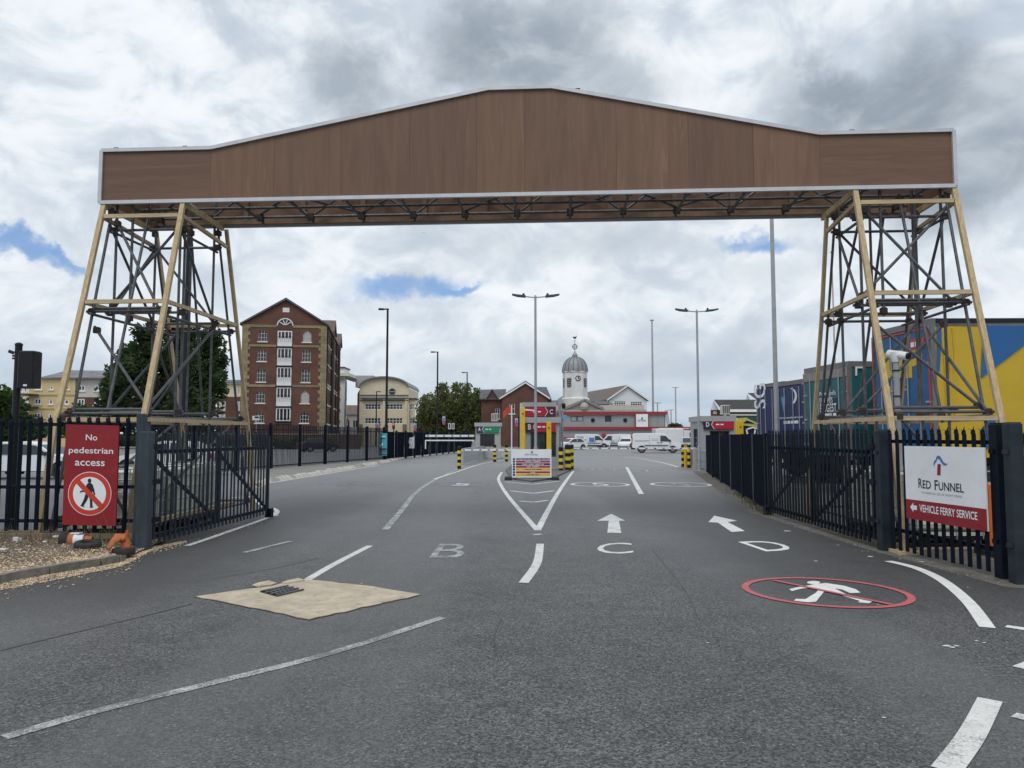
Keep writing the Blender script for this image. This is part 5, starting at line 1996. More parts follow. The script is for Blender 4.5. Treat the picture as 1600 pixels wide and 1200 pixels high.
MB().poly(disc_pts(F1.p(cs, cz, 0.02), Vector((F1.d.x, F1.d.y, 0)), Vector((0, 0, 1)), 0.5, 20)).build('pane', BLUEGLASS, rw)
m2 = MB()
fbox(m2, F1, cs - 0.5, cs + 0.5, cz - 0.04, cz + 0.04, 0.021, 0.05)
m2.build('glazing_bar', PVC, rw)
# wing
F3 = Fac((P(638.2, 682, 139).x, 139), (P(648.5, 682, 139).x, 139))
o3 = [(0.15, F3.L - 0.2, F3.zv(643, v1), F3.zv(643, v0)) for v0, v1 in ((631, 640), (653, 662))]
wall(MB(), F3, 0, F3.L, 0, F3.zv(643, 624), o3).build('wing_wall', CREAM, of)
for o in o3:
    window(F3, o, of, 3, 2, 0.13, gm=BLUEGLASS, w=0.11)
m2 = MB()
fbox(m2, F3, -0.1, F3.L + 0.2, F3.zv(643, 624) + 0.003, F3.zv(643, 621.8), -4, 0.3)
m2.build('wing_roof', M('dark_lead', (0.10, 0.10, 0.11), 0.6), of)
F4 = Fac((P(557.5, 682, 152).x, 152), F1.a)
wall(MB(), F4, 0, F4.L, 0, zsp - 0.3, []).build('side_wall', BRICK_O, of)
MB().box(F1.a.x + 0.1, F1.b.x - 0.1, 138.35, 153, zs_ - 1, zsp - 0.05).build('upper_block', CREAM, of)
m2 = MB()
m2.box(P(557.5, 682, 150).x, P(585, 682, 150).x, 148, 156, P(570, 606, 150).z, P(570, 588, 150).z)
m2.build('roof_plant_room', M('pale_cladding', (0.42, 0.42, 0.42), 0.6), of)

# ---- flats on the far side, by the tree
fl1 = thing('cream_flats', 'cream and white block of flats with a grey slate roof behind the scaffold', 'flats', (P(95, 682, 88).x, 88, 0))
Fa = Fac((P(42, 682, 88).x, 88), (P(114.5, 682, 88).x, 88))
Fb = Fac((P(114.5, 682, 88.3).x, 88.3), (P(160, 682, 88.3).x, 88.3))
zt1 = P(80, 592, 88).z
oa = []
for v0, v1 in ((602, 609), (622.5, 632), (645, 654)):
    oa += [(Fa.su(51), Fa.su(62), Fa.zv(80, v1), Fa.zv(80, v0)), (Fa.su(74), Fa.su(80), Fa.zv(80, v1), Fa.zv(80, v0 + 1.5)), (Fa.su(98.5), Fa.su(105), Fa.zv(80, v1), Fa.zv(80, v0 + 1.5))]
wall(MB(), Fa, 0, Fa.L, 0, zt1, oa).build('front_wall', CREAM_Y, fl1)
for k, o in enumerate(oa):
    window(Fa, o, fl1, 2 if k % 3 == 0 else 1, 1, 0.1, w=0.12, sill=0.1)
obx = []
for v0, v1 in ((602, 611), (623, 633)):
    obx += [(Fb.su(118.5), Fb.su(130), Fb.zv(130, v1), Fb.zv(130, v0)), (Fb.su(145), Fb.su(156), Fb.zv(130, v1), Fb.zv(130, v0))]
zbm = Fb.zv(130, 620.5)
wall(MB(), Fb, 0, Fb.L, zbm, zt1, [o for o in obx if o[2] > zbm]).build('white_wall', M('offwhite_render', (0.52, 0.50, 0.45), 0.8), fl1)
wall(MB(), Fb, 0, Fb.L, 0, zbm, [o for o in obx if o[3] < zbm]).build('brick_wall', BRICK, fl1)
for o in obx:
    window(Fb, o, fl1, 2, 1, 0.1, w=0.14, sill=0.1)
for v in (618.5, 640):
    m2 = MB()
    fbox(m2, Fa, 0, Fa.L, Fa.zv(80, v), Fa.zv(80, v) + 0.15, 0.003, 0.06)
    m2.build('string_course', M('tan_band', (0.36, 0.27, 0.14), 0.8), fl1)
MB().prism([(Fa.p(Fa.su(60), zt1, 0.3)), Fb.p(Fb.L + 0.3, zt1, 0.6), Vector((Fb.p(Fb.L - 1, 0, -3).x, 92, P(100, 579, 90).z)), Vector((Fa.p(Fa.su(71), 0, 0).x, 92, P(70, 578, 90).z))], (0, 0, 0.15)).build('roof', ROOF_L, fl1)
MB().box(Fa.p(0, 0).x, Fb.p(Fb.L, 0).x, 88.6, 97, zt1 - 0.3, zt1 + 0.15).build('parapet', M('dull_parapet', (0.22, 0.20, 0.18), 0.8), fl1)
for v in (616, 636, 656):
    m2 = MB()
    x0, x1, y0 = P(22, 682, 86).x, P(41, 682, 86).x, 86
    m2.box(x0, x1, y0, y0 + 2, P(30, v, 86).z - 0.1, P(30, v, 86).z + 0.1)
    m2.build('balcony_slab', M('dark_ledge', (0.05, 0.05, 0.055), 0.6), fl1)
    m2 = MB()
    for k in range(7):
        xx = x0 + (x1 - x0) * k / 6
        m2.box(xx - 0.05, xx + 0.05, y0, y0 + 0.05, P(30, v, 86).z + 0.1, P(30, v, 86).z + 1.0)
    m2.box(x0, x1, y0 - 0.02, y0 + 0.06, P(30, v, 86).z + 1.003, P(30, v, 86).z + 1.08)
    m2.build('balcony_rail', PVC, fl1)
Fz = Fac((P(22, 682, 88.4).x, 88.4), (P(42, 682, 88.4).x, 88.4))
oz = [(0.3, 1.3, P(30, v + 0.5, 88.4).z, P(30, v - 8, 88.4).z) for v in (612, 634, 655)]
wall(MB(), Fz, 0, Fz.L, 0, P(30, 589, 88).z, oz).build('balcony_wall', CREAM_Y, fl1)
for o in oz:
    window(Fz, o, fl1, 2, 1, 0.1, w=0.1)

fl2 = thing('riverside_flats', 'cream upper storey flats with white windows between the dark tree and the warehouse', 'flats', (P(365, 682, 118).x, 118, 0))
Fe = Fac((P(338, 682, 118).x, 118), (P(378, 682, 118).x, 118))
zt2 = P(360, 599, 118).z
oe = []
for v0, v1 in ((607, 616), (627, 642), (647, 657)):
    for u0 in (340.5, 346.5, 369):
        oe.append((Fe.su(u0), Fe.su(u0 + 4.6), Fe.zv(360, v1), Fe.zv(360, v0)))
wall(MB(), Fe, 0, Fe.L, Fe.zv(360, 620), zt2, [o for o in oe if o[2] > Fe.zv(360, 620)]).build('upper_wall', CREAM, fl2)
wall(MB(), Fe, 0, Fe.L, 0, Fe.zv(360, 620), [o for o in oe if o[3] < Fe.zv(360, 620)]).build('lower_wall', BRICK, fl2)
for o in oe:
    window(Fe, o, fl2, 2, 1, 0.1, w=0.12)
MB().prism([Fe.p(-0.3, zt2, 0.4), Fe.p(Fe.L, zt2, 0.4), Fe.p(Fe.L, zt2 + 0.7, -4), Fe.p(-0.3, zt2 + 0.7, -4)], (0, 0, 0.15)).build('roof', ROOF, fl2)

# ---- brick houses with the pale verge boards
bh = thing('brick_house', 'brown brick house with a steep white edged gable and slate roof', 'house', (P(818, 682, 122).x, 122, 0))
Fh = Fac((P(784, 682, 122).x, 122), (P(856, 682, 122).x, 122))
ze, za = Fh.zv(820, 623), Fh.zv(820, 599)
m_ = Fh.su(821)
oh = [(1.2, 2.1, 5.3, 6.9), (3.1, 4.0, 5.3, 6.9)]
wall(MB(), Fh, 0, Fh.L, 0, ze, oh).build('front_wall', BRICK_O, bh)
for o in oh:
    window(Fh, o, bh, 2, 2, sill=0.12)
MB().prism([Fh.p(0, ze), Fh.p(Fh.L, ze), Fh.p(m_, za)], (0, 0.25, 0)).build('gable', BRICK_O, bh)
for sg_, se in ((-1, -0.35), (1, Fh.L + 0.35)):
    MB().prism([Fh.p(m_, za + 0.28, 0.3), Fh.p(se, ze + 0.18, 0.3), Fh.p(se, ze - 0.12, 0.3), Fh.p(m_, za - 0.02, 0.3)], (0, 0.16, 0)).build('verge_board', PVC, bh)
    MB().prism([Fh.p(m_, za + 0.42, 0.32), Fh.p(se, ze + 0.3, 0.32), Fh.p(se, ze + 0.185, 0.32), Fh.p(m_, za + 0.285, 0.32)], (0, 14, 0)).build('roof_slope', ROOF, bh)
MB().box(Fh.b.x - 0.2, P(862, 682, 126).x, 126, 134, 0, Fh.zv(850, 622)).build('rear_wing', BRICK_O, bh)
MB().prism([(Fh.b.x - 1.5, 125.8, ze), (P(862, 682, 126).x, 125.8, ze), (P(855, 682, 128).x, 130, P(850, 606, 130).z), (Fh.b.x - 3, 130, P(850, 606, 130).z)], (0, 0, 0.15)).build('rear_roof', ROOF, bh)
bh2 = thing('brick_house', 'brown brick house with dark slates and two small white windows, half hidden by the willows', 'house', (P(772, 682, 127).x, 127, 0))
Fk = Fac((P(752, 682, 127).x, 127), (P(785, 682, 127).x, 127))
zk = Fk.zv(770, 624)
ok_ = [(2.3, 3.1, 4.6, 6.4), (2.2, 3.1, 1.4, 3.0)]
wall(MB(), Fk, 0, Fk.L, 0, zk, ok_).build('front_wall', BRICK_O, bh2)
for o in ok_:
    window(Fk, o, bh2, 2, 2, sill=0.12)
MB().prism([Fk.p(-0.3, zk - 0.05, 0.4), Fk.p(Fk.L + 0.3, zk - 0.05, 0.4), Fk.p(Fk.L + 0.6, Fk.zv(770, 607), -4), Fk.p(-0.3, Fk.zv(770, 608), -4)], (0, 0, 0.15)).build('roof', ROOF, bh2)
g0 = Fk.su(769)
MB().prism([Fk.p(g0 - 1.0, zk - 0.1, 0.25), Fk.p(g0 + 0.9, zk - 0.1, 0.25), Fk.p(g0, Fk.zv(769, 609), 0.25)], (0, 2.0, 0)).build('small_gable', BRICK_O, bh2)
for sg_ in (-1, 1):
    MB().prism([Fk.p(g0, Fk.zv(769, 609) + 0.15, 0.45), Fk.p(g0 + sg_ * 1.2, zk - 0.15, 0.45), Fk.p(g0 + sg_ * 1.2, zk - 0.33, 0.45), Fk.p(g0, Fk.zv(769, 609) - 0.03, 0.45)], (0, 3, 0)).build('gable_roof', ROOF, bh2)

# ---- dock house with the clock tower
ck = thing('clock_tower_house', 'cream classical dock house with a white octagonal clock tower and ribbed lead dome', 'dock house', (P(899, 682, 128).x, 128, 0))
Fq = Fac((P(822, 682, 124).x, 124), (P(1010, 682, 124).x, 124))
STONE_D = M('grey_stone', (0.42, 0.40, 0.36), 0.8, var=0.1, dirt=(0.25, 0.23, 0.2), dirt_amt=0.4)
wall(MB(), Fq, 0, Fq.L, 0, Fq.zv(900, 640), []).build('front_wall', STONE_D, ck)
m2 = MB()
fbox(m2, Fq, 0, Fq.L, Fq.zv(900, 640) - 0.35, Fq.zv(900, 640), 0.003, 0.4)
m2.build('cornice', STONE_D, ck)
m2 = MB()
fbox(m2, Fq, 0.2, Fq.L - 0.3, Fq.zv(900, 640) + 0.003, Fq.zv(900, 633), -0.5, -0.05)
m2.build('parapet', M('parapet_stone', (0.50, 0.47, 0.40), 0.8), ck)
ped = [(Fq.su(881), Fq.zv(900, 639)), (Fq.su(943), Fq.zv(900, 639)), (Fq.su(914), Fq.zv(900, 625))]
MB().prism([Fq.p(s, z, 0.1) for s, z in ped], (0, 0.5, 0)).build('pediment', STONE_D, ck)
for a, b in ((ped[0], ped[2]), (ped[2], ped[1])):
    MB().beam(Fq.p(*a, 0.25), Fq.p(*b, 0.25), 0.5, 0.4).build('raking_cornice', M('dark_stone_edge', (0.26, 0.25, 0.23), 0.8), ck)
MB().sphere(Fq.p(Fq.su(913), Fq.zv(900, 635.5), 0.1), 0.8, 10, 6).build('carved_arms', STONE_D, ck)
MB().prism([Fq.p(Fq.su(826), Fq.zv(900, 632), -0.6), Fq.p(Fq.su(880), Fq.zv(900, 632), -0.6), Fq.p(Fq.su(876), Fq.zv(900, 624), -6), Fq.p(Fq.su(832), Fq.zv(900, 624), -6)], (0, 0, 0.12)).build('lead_roof', ROOF, ck)
MB().prism([Fq.p(Fq.su(930), Fq.zv(900, 632), -0.6), Fq.p(Fq.su(960), Fq.zv(900, 632), -0.6), Fq.p(Fq.su(956), Fq.zv(900, 626), -5), Fq.p(Fq.su(934), Fq.zv(900, 624), -5)], (0, 0, 0.12)).build('lead_roof', ROOF, ck)
TY = 130
tx = P(899, 682, TY).x
Z = lambda v: P(899, v, TY).z
rpx = TY / F_PX
MB().lathe([(22.5 * rpx, Z(640)), (22.5 * rpx, Z(623.5)), (21 * rpx, Z(622))], 8, (tx, TY, 0), rot=R(22.5 + 10)).build('tower_base', STONE_W, ck)
MB().lathe([(19.6 * rpx, Z(622) + 0.003), (19.3 * rpx, Z(583)), (20.4 * rpx, Z(582.5)), (20.4 * rpx, Z(581))], 8, (tx, TY, 0), rot=R(22.5 + 10)).build('tower_shaft', STONE_W, ck)
dome = [(19.9 * rpx * math.cos(t) ** 0.8 if t < 1.5 else 0.5, Z(581) + (Z(558) - Z(581)) * math.sin(t)) for t in np.linspace(0.0, 1.38, 9)]
MB().lathe(dome, 16, (tx, TY, 0.004), rot=R(10)).build('dome', LEAD, ck)
mb = MB()
for k in range(16):
    th = 2 * math.pi * k / 16 + R(10)
    pts = [Vector((tx + r_ * 1.01 * math.cos(th), TY + r_ * 1.01 * math.sin(th), z)) for r_, z in dome]
    mb.path(pts, 0.07, 5)
mb.build('dome_ribs', M('dark_lead_rib', (0.14, 0.14, 0.155), 0.5), ck)
MB().lathe([(5.2 * rpx, Z(558.5)), (5.2 * rpx, Z(557)), (4 * rpx, Z(556.5)), (4.4 * rpx, Z(555)), (0.6 * rpx, Z(549)), (0.4 * rpx, Z(527))], 12, (tx, TY, 0)).build('finial', LEAD, ck)
rm = MB()
ringmesh(rm, Vector((tx, TY - 0.1, Z(542))), Vector((1, 0, 0)), Vector((0, 0, 1)), 3.0 * rpx, 4.2 * rpx, 16)
rm.prism([(tx - 3.6 * rpx, TY - 0.1, Z(526)), (tx - 1.5 * rpx, TY - 0.1, Z(529)), (tx + 2.0 * rpx, TY - 0.1, Z(529)), (tx + 3.2 * rpx, TY - 0.1, Z(524)), (tx + 1 * rpx, TY - 0.1, Z(526.5))], (0, 0.15, 0))
rm.beam((tx - 3.5 * rpx, TY, Z(542)), (tx + 3.5 * rpx, TY, Z(542)), 0.1, 0.1)
rm.build('weather_vane', BLACK, ck)
# clock and louvres lie on the two faces turned to the camera
for ang, kind in ((-80 + 0, 'louvre'), (-35, 'clock')):
    pass
apo = 19.5 * rpx * math.cos(math.pi / 8)
for fang, what in ((R(-80 - 45 + 22.5 + 0), 'louvre'), (R(-80 + 22.5 - 22.5 + 22.5), 'clock'), (R(-35 + 22.5 + 22.5 - 22.5), 'louvre')):
    pass
for k in range(8):
    th = R(10) + k * math.pi / 4 + R(45)
    n_ = Vector((math.cos(th), math.sin(th), 0))
    if n_.y > -0.05:
        continue
    t_ = Vector((-n_.y, n_.x, 0))
    cface = Vector((tx, TY, 0)) + n_ * (apo + 0.03)
    if n_.x > 0.1 and n_.x < 0.75:
        c = cface + Vector((0, 0, Z(592.5)))
        d_ = MB().poly(disc_pts(c, t_, Vector((0, 0, 1)), 4.0 * rpx, 24)).build('clock_face', M('clock_white', (0.7, 0.7, 0.68), 0.5), ck)
        rm = MB()
        ringmesh(rm, c + n_ * 0.03, t_, Vector((0, 0, 1)), 3.1 * rpx, 4.3 * rpx, 24)
        rm.build('clock_ring', BLACK, d_)
        for ang, ln_ in ((R(90 - 20), 2.9), (R(90 - 110), 2.0)):
            MB().beam(c + n_ * 0.05, c + n_ * 0.05 + (t_ * math.cos(ang) + Vector((0, 0, 1)) * math.sin(ang)) * ln_ * rpx, 0.06, 0.12).build('clock_hand', BLACK, d_)
    else:
        c = cface + Vector((0, 0, Z(599)))
        hw_, hh_ = 3.8 * rpx, 7.5 * rpx
        mb = MB()
        mb.prism([c + t_ * a + Vector((0, 0, b)) - n_ * 0.05 for a, b in ((-hw_, -hh_ * 0.8), (0, -hh_), (hw_, -hh_ * 0.8), (hw_, hh_), (-hw_, hh_))], n_ * 0.06)
        lv = mb.build('louvre_opening', BLACK, ck)
        for j in range(5):
            z = -hh_ * 0.7 + j * hh_ * 0.38
            MB().beam(c + t_ * (-hw_ * 0.95) + Vector((0, 0, z)) + n_ * 0.05, c + t_ * (hw_ * 0.95) + Vector((0, 0, z)) + n_ * 0.05, 0.08, 0.14).build('louvre_slat', M('louvre_grey', (0.3, 0.3, 0.31), 0.6), lv)

# ---- white gabled shed
sh = thing('white_shed', 'long shed with a white gable, two gridded windows and a brown slate roof', 'shed', (P(980, 682, 140).x, 140, 0))
Fs = Fac((P(952, 682, 140).x, 140), (P(1011, 682, 140).x, 140))
WBOARD = M('white_boarding', (0.70, 0.72, 0.74), 0.6, var=0.05)
os_ = [(Fs.su(960), Fs.su(978), Fs.zv(980, 634.5), Fs.zv(980, 626.5)), (Fs.su(985.5), Fs.su(1004), Fs.zv(980, 636), Fs.zv(980, 627.5))]
zse = Fs.zv(980, 626)
wall(MB(), Fs, 0, Fs.L, 0, zse, os_).build('front_wall', WBOARD, sh)
for o in os_:
    window(Fs, o, sh, 5, 3, 0.1, w=0.1)
MB().prism([Fs.p(0, zse), Fs.p(Fs.L, zse), Fs.p(Fs.su(981.5), Fs.zv(980, 604.5))], (0, 0.2, 0)).build('gable', WBOARD, sh)
for se in (-0.4, Fs.L + 0.4):
    ap = Fs.p(Fs.su(981.5), Fs.zv(980, 604), 0.35)
    MB().prism([ap, Fs.p(se, zse - 0.1, 0.35), Fs.p(se, zse + 0.2, 0.35), ap + Vector((0, 0, 0.3))], (-9.5, 40, 0)).build('roof_slope', ROOF_B, sh)
    MB().prism([ap + Vector((0, -0.12, 0)), Fs.p(se, zse - 0.1, 0.47), Fs.p(se, zse + 0.22, 0.47), ap + Vector((0, -0.12, 0.32))], (0, 0.11, 0)).build('barge_board', PVC, sh)

# ---- grey terminal cabins with red bands
tm = thing('terminal_cabin', 'long grey two storey cabin building with red fascia bands', 'terminal', (P(960, 682, 110).x, 110, 0))
Ft = Fac((P(868, 682, 110).x, 110), (P(1040, 682, 110).x, 110))
zt3 = Ft.zv(960, 643.5)
Z3 = lambda v: Ft.zv(960, v)
S3 = Ft.su
ot = [(S3(892), S3(901.5), Z3(658.5), Z3(650)), (S3(902.2), S3(911.5), Z3(658.5), Z3(650)), (S3(945.5), S3(955.5), Z3(659), Z3(649.5))]
wall(MB(), Ft, 0, Ft.L, 0, zt3, ot, 0.1).build('front_wall', CABIN, tm)
for k, o in enumerate(ot):
    window(Ft, o, tm, 1, 1, 0.08, fm=BLACK, gm=M('blind_glass', (0.36, 0.38, 0.38), 0.3) if k < 2 else DARKGLASS, w=0.09)
for v0, v1, mt in ((648, 643.4, BAND_RED), (671.5, 667, BAND_RED)):
    m2 = MB()
    fbox(m2, Ft, -0.1, Ft.L + (0.25 if v0 < 650 else 4.8), Z3(v0), Z3(v1), 0.003, 0.3)
    m2.build('red_band', mt, tm)
for u in (880, 913, 957, 991.5, 1013, 1028):
    m2 = MB()
    fbox(m2, Ft, S3(u) - 0.03, S3(u) + 0.03, 0, Z3(648.2), 0.003, 0.04)
    m2.build('panel_joint', M('joint_grey', (0.28, 0.29, 0.29), 0.6), tm)
for u in (926.5, 977):
    c = Ft.p(S3(u), Z3(656.5), 0.02)
    MB().lathe([(0.26, 0), (0.3, 0.1), (0.22, 0.12)], 12, (0, 0, 0)).build('vent', BLACK, tm, local=True)
    o = bpy.data.objects[-1] if False else [k for k in WM if k.parent is tm and k.name.startswith('vent')][-1]
    o.rotation_euler = (math.pi / 2, 0, 0)
    o.location = WM[tm].inverted() @ c
m2 = MB()
fbox(m2, Ft, S3(992), S3(1013.5), Z3(668.5), Z3(645.5), 0.05, 0.36)
m2.build('red_sign_frame', BAND_RED, tm)
m2 = MB()
fbox(m2, Ft, S3(993.5), S3(1012), Z3(667), Z3(647.2), 0.361, 0.40)
sgn = m2.build('white_sign', WHITE, tm)
mb = MB()
text(mb, 'RED FUNNEL', Ft.p(S3(996), Z3(659), 0.41), Vector((S3(1009) - S3(996), 0, 0)), Vector((0, 0, 0.3)))
mb.build('lettering', INK, sgn)
MB().poly([Ft.p(S3(u), Z3(v), 0.41) for u, v in ((1001.6, 656.5), (1003.4, 656.5), (1003.9, 652), (1002, 652))]).build('emblem', INK, sgn)
for u0, u1, v0, v1 in ((940, 947.5, 683, 677), (949, 962, 681.5, 677.5), (880, 898, 690, 683)):
    m2 = MB()
    fbox(m2, Ft, S3(u0), S3(u1), Z3(v0), Z3(v1), 0.003, 0.06)
    m2.build('red_notice', SIGN_RED2, tm)
m2 = MB()
fbox(m2, Ft, Ft.L + 0.02, Ft.L + 0.3, 0, Z3(671.6), -1, 0)
m2.build('canopy_post', CABIN, tm)
MB().box(Ft.p(0, 0).x, Ft.p(Ft.L, 0).x, 110.2, 116, zt3 - 0.3, zt3 + 0.05).build('flat_roof', ROOF, tm)
MB().prism([(Ft.b.x, 110, 0), (Ft.b.x, 116, 0), (Ft.b.x, 116, zt3), (Ft.b.x, 110, zt3)], (-0.1, 0, 0)).build('side_wall', CABIN, tm)
cnp = thing('canopy', 'low red edged canopy leading away beside the terminal cabin', 'canopy', (P(1070, 682, 118).x, 118, 0))
MB().box(P(1041, 682, 118).x, P(1095, 682, 118).x, 117.8, 123, P(1070, 672, 118).z, P(1070, 668, 118).z).build('roof_edge', BAND_RED, cnp)
for u in (1043, 1062, 1085):
    x = P(u, 682, 118).x
    MB().box(x - 0.1, x + 0.1, 118, 118.2, 0, P(1070, 672.1, 118).z).build('canopy_post', GALV, cnp)
mb = MB()
scribble(mb, (P(1072, 682, 117.7).x, 117.75, P(1070, 670.5, 118).z), (1.6, 0, 0), (0, 0, 0.2), 3, 4)
mb.build('small_print', WHITE, cnp)

# ---- houses behind the lorries
hb = thing('slate_house', 'pair of dark slate roofed brick houses behind the lane D booth', 'house', (P(1165, 682, 78).x, 78, 0))
Fr = Fac((P(1111, 682, 78).x, 78), (P(1235, 682, 78).x, 78))
zr = Fr.zv(1165, 640.5)
orr = [(Fr.su(1115), Fr.su(1120.5), Fr.zv(1165, 646.5), Fr.zv(1165, 642.5))]
wall(MB(), Fr, 0, Fr.L, 0, zr, orr).build('front_wall', BRICK, hb)
for o in orr:
    window(Fr, o, hb, 2, 1, 0.1)
gx = Fr.su(1116)
MB().prism([Fr.p(0, zr + 0.003), Fr.p(Fr.su(1124), zr + 0.003), Fr.p(gx, Fr.zv(1165, 626.5))], (0, 0.2, 0)).build('white_gable', WBOARD, hb)
MB().prism([Fr.p(gx, Fr.zv(1165, 626), 0.3), Fr.p(Fr.L, Fr.zv(1165, 626), 0.3), Fr.p(Fr.L, zr, 1.0), Fr.p(Fr.su(1124), zr, 1.0)], (0, 0.2, 0.1)).build('roof_slope', M('black_slate', (0.045, 0.047, 0.052), 0.7, var=0.2), hb)
m2 = MB()
fbox(m2, Fr, Fr.su(1124), Fr.L, zr - 0.25, zr + 0.02, 1.01, 1.15)
m2.build('gutter_board', PVC, hb)
Yh2 = 81
zr2 = P(1180, 632, Yh2).z
MB().prism([(P(1163, 626, Yh2).x, Yh2, P(1163, 626, Yh2).z - 0.3), (P(1174, 626, Yh2).x, Yh2, P(1163, 626, Yh2).z - 0.3), (P(1168, 616, Yh2).x, Yh2, P(1168, 616, Yh2).z)], (0, 0.2, 0)).build('white_gable', WBOARD, hb)
MB().prism([(P(1168, 616, Yh2).x, Yh2 - 0.3, P(1168, 615.5, Yh2).z), (P(1240, 616, Yh2).x, Yh2 - 0.3, P(1168, 615.5, Yh2).z), (P(1240, 616, Yh2).x, Yh2 - 1.8, P(1168, 627, Yh2).z), (P(1175, 616, Yh2).x, Yh2 - 1.8, P(1168, 627, Yh2).z)], (0, 0.2, 0.1)).build('roof_slope', M('black_slate', (0.045, 0.047, 0.052), 0.7, var=0.2), hb)

# =================================================================== BOOTHS, BARRIERS, BOLLARDS


def lane_sign(root, o, ux, uz, letter, colour, txt, flip=False, ink=PURPLE, k=0.006):
    """dark end with the lane letter, chevron edge, coloured field"""
    f = Vector((0, -1, 0))
    pt = lambda x, z, kk: o + ux * x + uz * z + f * (k * kk)
    X = (lambda x: 1 - x) if flip else (lambda x: x)
    MB().prism([pt(0, 0, 0), pt(1, 0, 0), pt(1, 1, 0), pt(0, 1, 0)], (0, 0.08, 0)).build('sign_board', ink, root)
    MB().poly([pt(X(x), z, 1) for x, z in ((0.36, 0.04), (1, 0.04), (1, 0.96), (0.36, 0.96), (0.27, 0.5))]).build('sign_field', colour, root)
    mb = MB()
    for (x0, z0), (x1, z1) in (((0.345, 0.04), (0.255, 0.5)), ((0.255, 0.5), (0.345, 0.96))):
        mb.beam(pt(X(x0), z0, 2), pt(X(x1), z1, 2), 0.004, 0.028)
    mb.build('chevron_edge', WHITE, root)
    a = 0.08 if not flip else 0.80
    text(MB(), letter, pt(a, 0.27, 1), ux * 0.11, uz * 0.46, 0.02).build('lane_letter', WHITE, root)
    if txt:
        a = 0.40 if not flip else 0.26
        scribble(MB(), pt(a, 0.44, 2), ux * 0.26, uz * 0.12, 2, len(letter) + 3).build('small_print', WHITE, root)


def louvres(root, o, ux, uz, n, mat):
    for i in range(n):
        z = (i + 0.5) / n
        p, q = o + uz * z + Vector((0, -0.012, 0)), o + ux + uz * z + Vector((0, -0.012, 0))
        MB().beam(p, q, 0.012, 0.014).build('sign_rib', mat, root)


def booth(label, u0, u1, v1, Yb, win, depth=2.4):
    x0, x1 = P(u0, 682, Yb).x, P(u1, 682, Yb).x
    zt = P((u0 + u1) / 2, v1, Yb).z
    t = thing('toll_booth', label, 'booth', ((x0 + x1) / 2, Yb, 0), 0, 'check-in booths across the lanes')
    F_ = Fac((x0, Yb), (x1, Yb))
    o = (F_.su(win[0]), F_.su(win[1]), F_.zv((u0 + u1) / 2, win[3]), F_.zv((u0 + u1) / 2, win[2]))
    wall(MB(), F_, 0, F_.L, 0.12, zt - 0.28, [o], 0.1).build('front_wall', GREY_WALL, t)
    w_ = window(F_, o, t, win[4], 1, 0.09, fm=M('booth_frame', (0.06, 0.065, 0.07), 0.5), gm=DARKGLASS, w=0.05)
    MB().box(x0 - 0.08, x1 + 0.08, Yb - 0.12, Yb + depth + 0.1, zt - 0.27, zt).build('roof_edge', GREY_WALL, t)
    for x in (x0, x1 - 0.06):
        Fs1 = Fac((x, Yb + depth), (x, Yb)) if x == x0 else Fac((x + 0.06, Yb), (x + 0.06, Yb + depth))
        oo = (0.6, depth - 0.5, 1.05, 2.05)
        wall(MB(), Fs1, 0.002, Fs1.L, 0.12, zt - 0.28, [oo], 0.08).build('side_wall', GREY_WALL, t)
        window(Fs1, oo, t, 2, 1, 0.07, fm=M('booth_frame', (0.06, 0.065, 0.07), 0.5), gm=DARKGLASS, w=0.05)
    MB().box(x0, x1, Yb + depth, Yb + depth + 0.06, 0.12, zt - 0.28).build('rear_wall', GREY_WALL, t)
    MB().bbox(x0 - 0.12, x1 + 0.12, Yb - 0.15, Yb + depth + 0.2, 0, 0.118, 0.03).build('plinth', CONCRETE, t)
    return t, F_


YB = 37.2
tb, FB = booth('grey booth with the red lane B sign, standing behind the coloured notice board', 818.5, 874, 652, YB, (829, 869, 676, 714, 3))
o_ = FB.p(FB.su(821), FB.zv(845, 676), 0.10)
ux_, uz_ = FB.p(FB.su(868), 0) - FB.p(FB.su(821), 0), Vector((0, 0, FB.zv(845, 658) - FB.zv(845, 676)))
lane_sign(tb, o_, ux_, uz_, 'B', SIGN_RED2, 'CHECK IN')
louvres(tb, o_, ux_, uz_, 6, M('dark_rib_red', (0.30, 0.012, 0.03), 0.5))
o2_ = FB.p(FB.su(820), FB.zv(845, 651.3), 0.04)
ux2, uz2 = FB.p(FB.su(868.5), 0) - FB.p(FB.su(820), 0), Vector((0, 0, FB.zv(845, 635) - FB.zv(845, 651)))
sc2 = thing('lane_board', 'red lane C board mounted above the booth roof', 'sign', tuple(o2_))
lane_sign(sc2, o2_, ux2, uz2, 'C', SIGN_RED2, 'CHECK IN', True)
louvres(sc2, o2_, ux2, uz2, 6, M('dark_rib_red', (0.30, 0.012, 0.03), 0.5))
MB().poly([o2_ + ux2 * x + uz2 * z + Vector((0, -0.03, 0)) for x, z in ((0.0, 0.62), (0.32, 0.56), (0.32, 0.68), (0.0, 0.76))]).build('lit_strip', WHITE, sc2)
MB().box(o2_.x - 0.1, o2_.x + ux2.x + 0.05, YB + 0.25, YB + 1.9, o2_.z - 0.02, o2_.z + uz2.z + 0.22).build('roof_box', GREY_WALL, sc2)
MB().box(P(812.5, 682, YB).x, o2_.x - 0.105, YB + 0.3, YB + 0.5, 0, o2_.z + uz2.z + 0.2).build('support', M('cream_post', (0.55, 0.52, 0.42), 0.6), sc2)

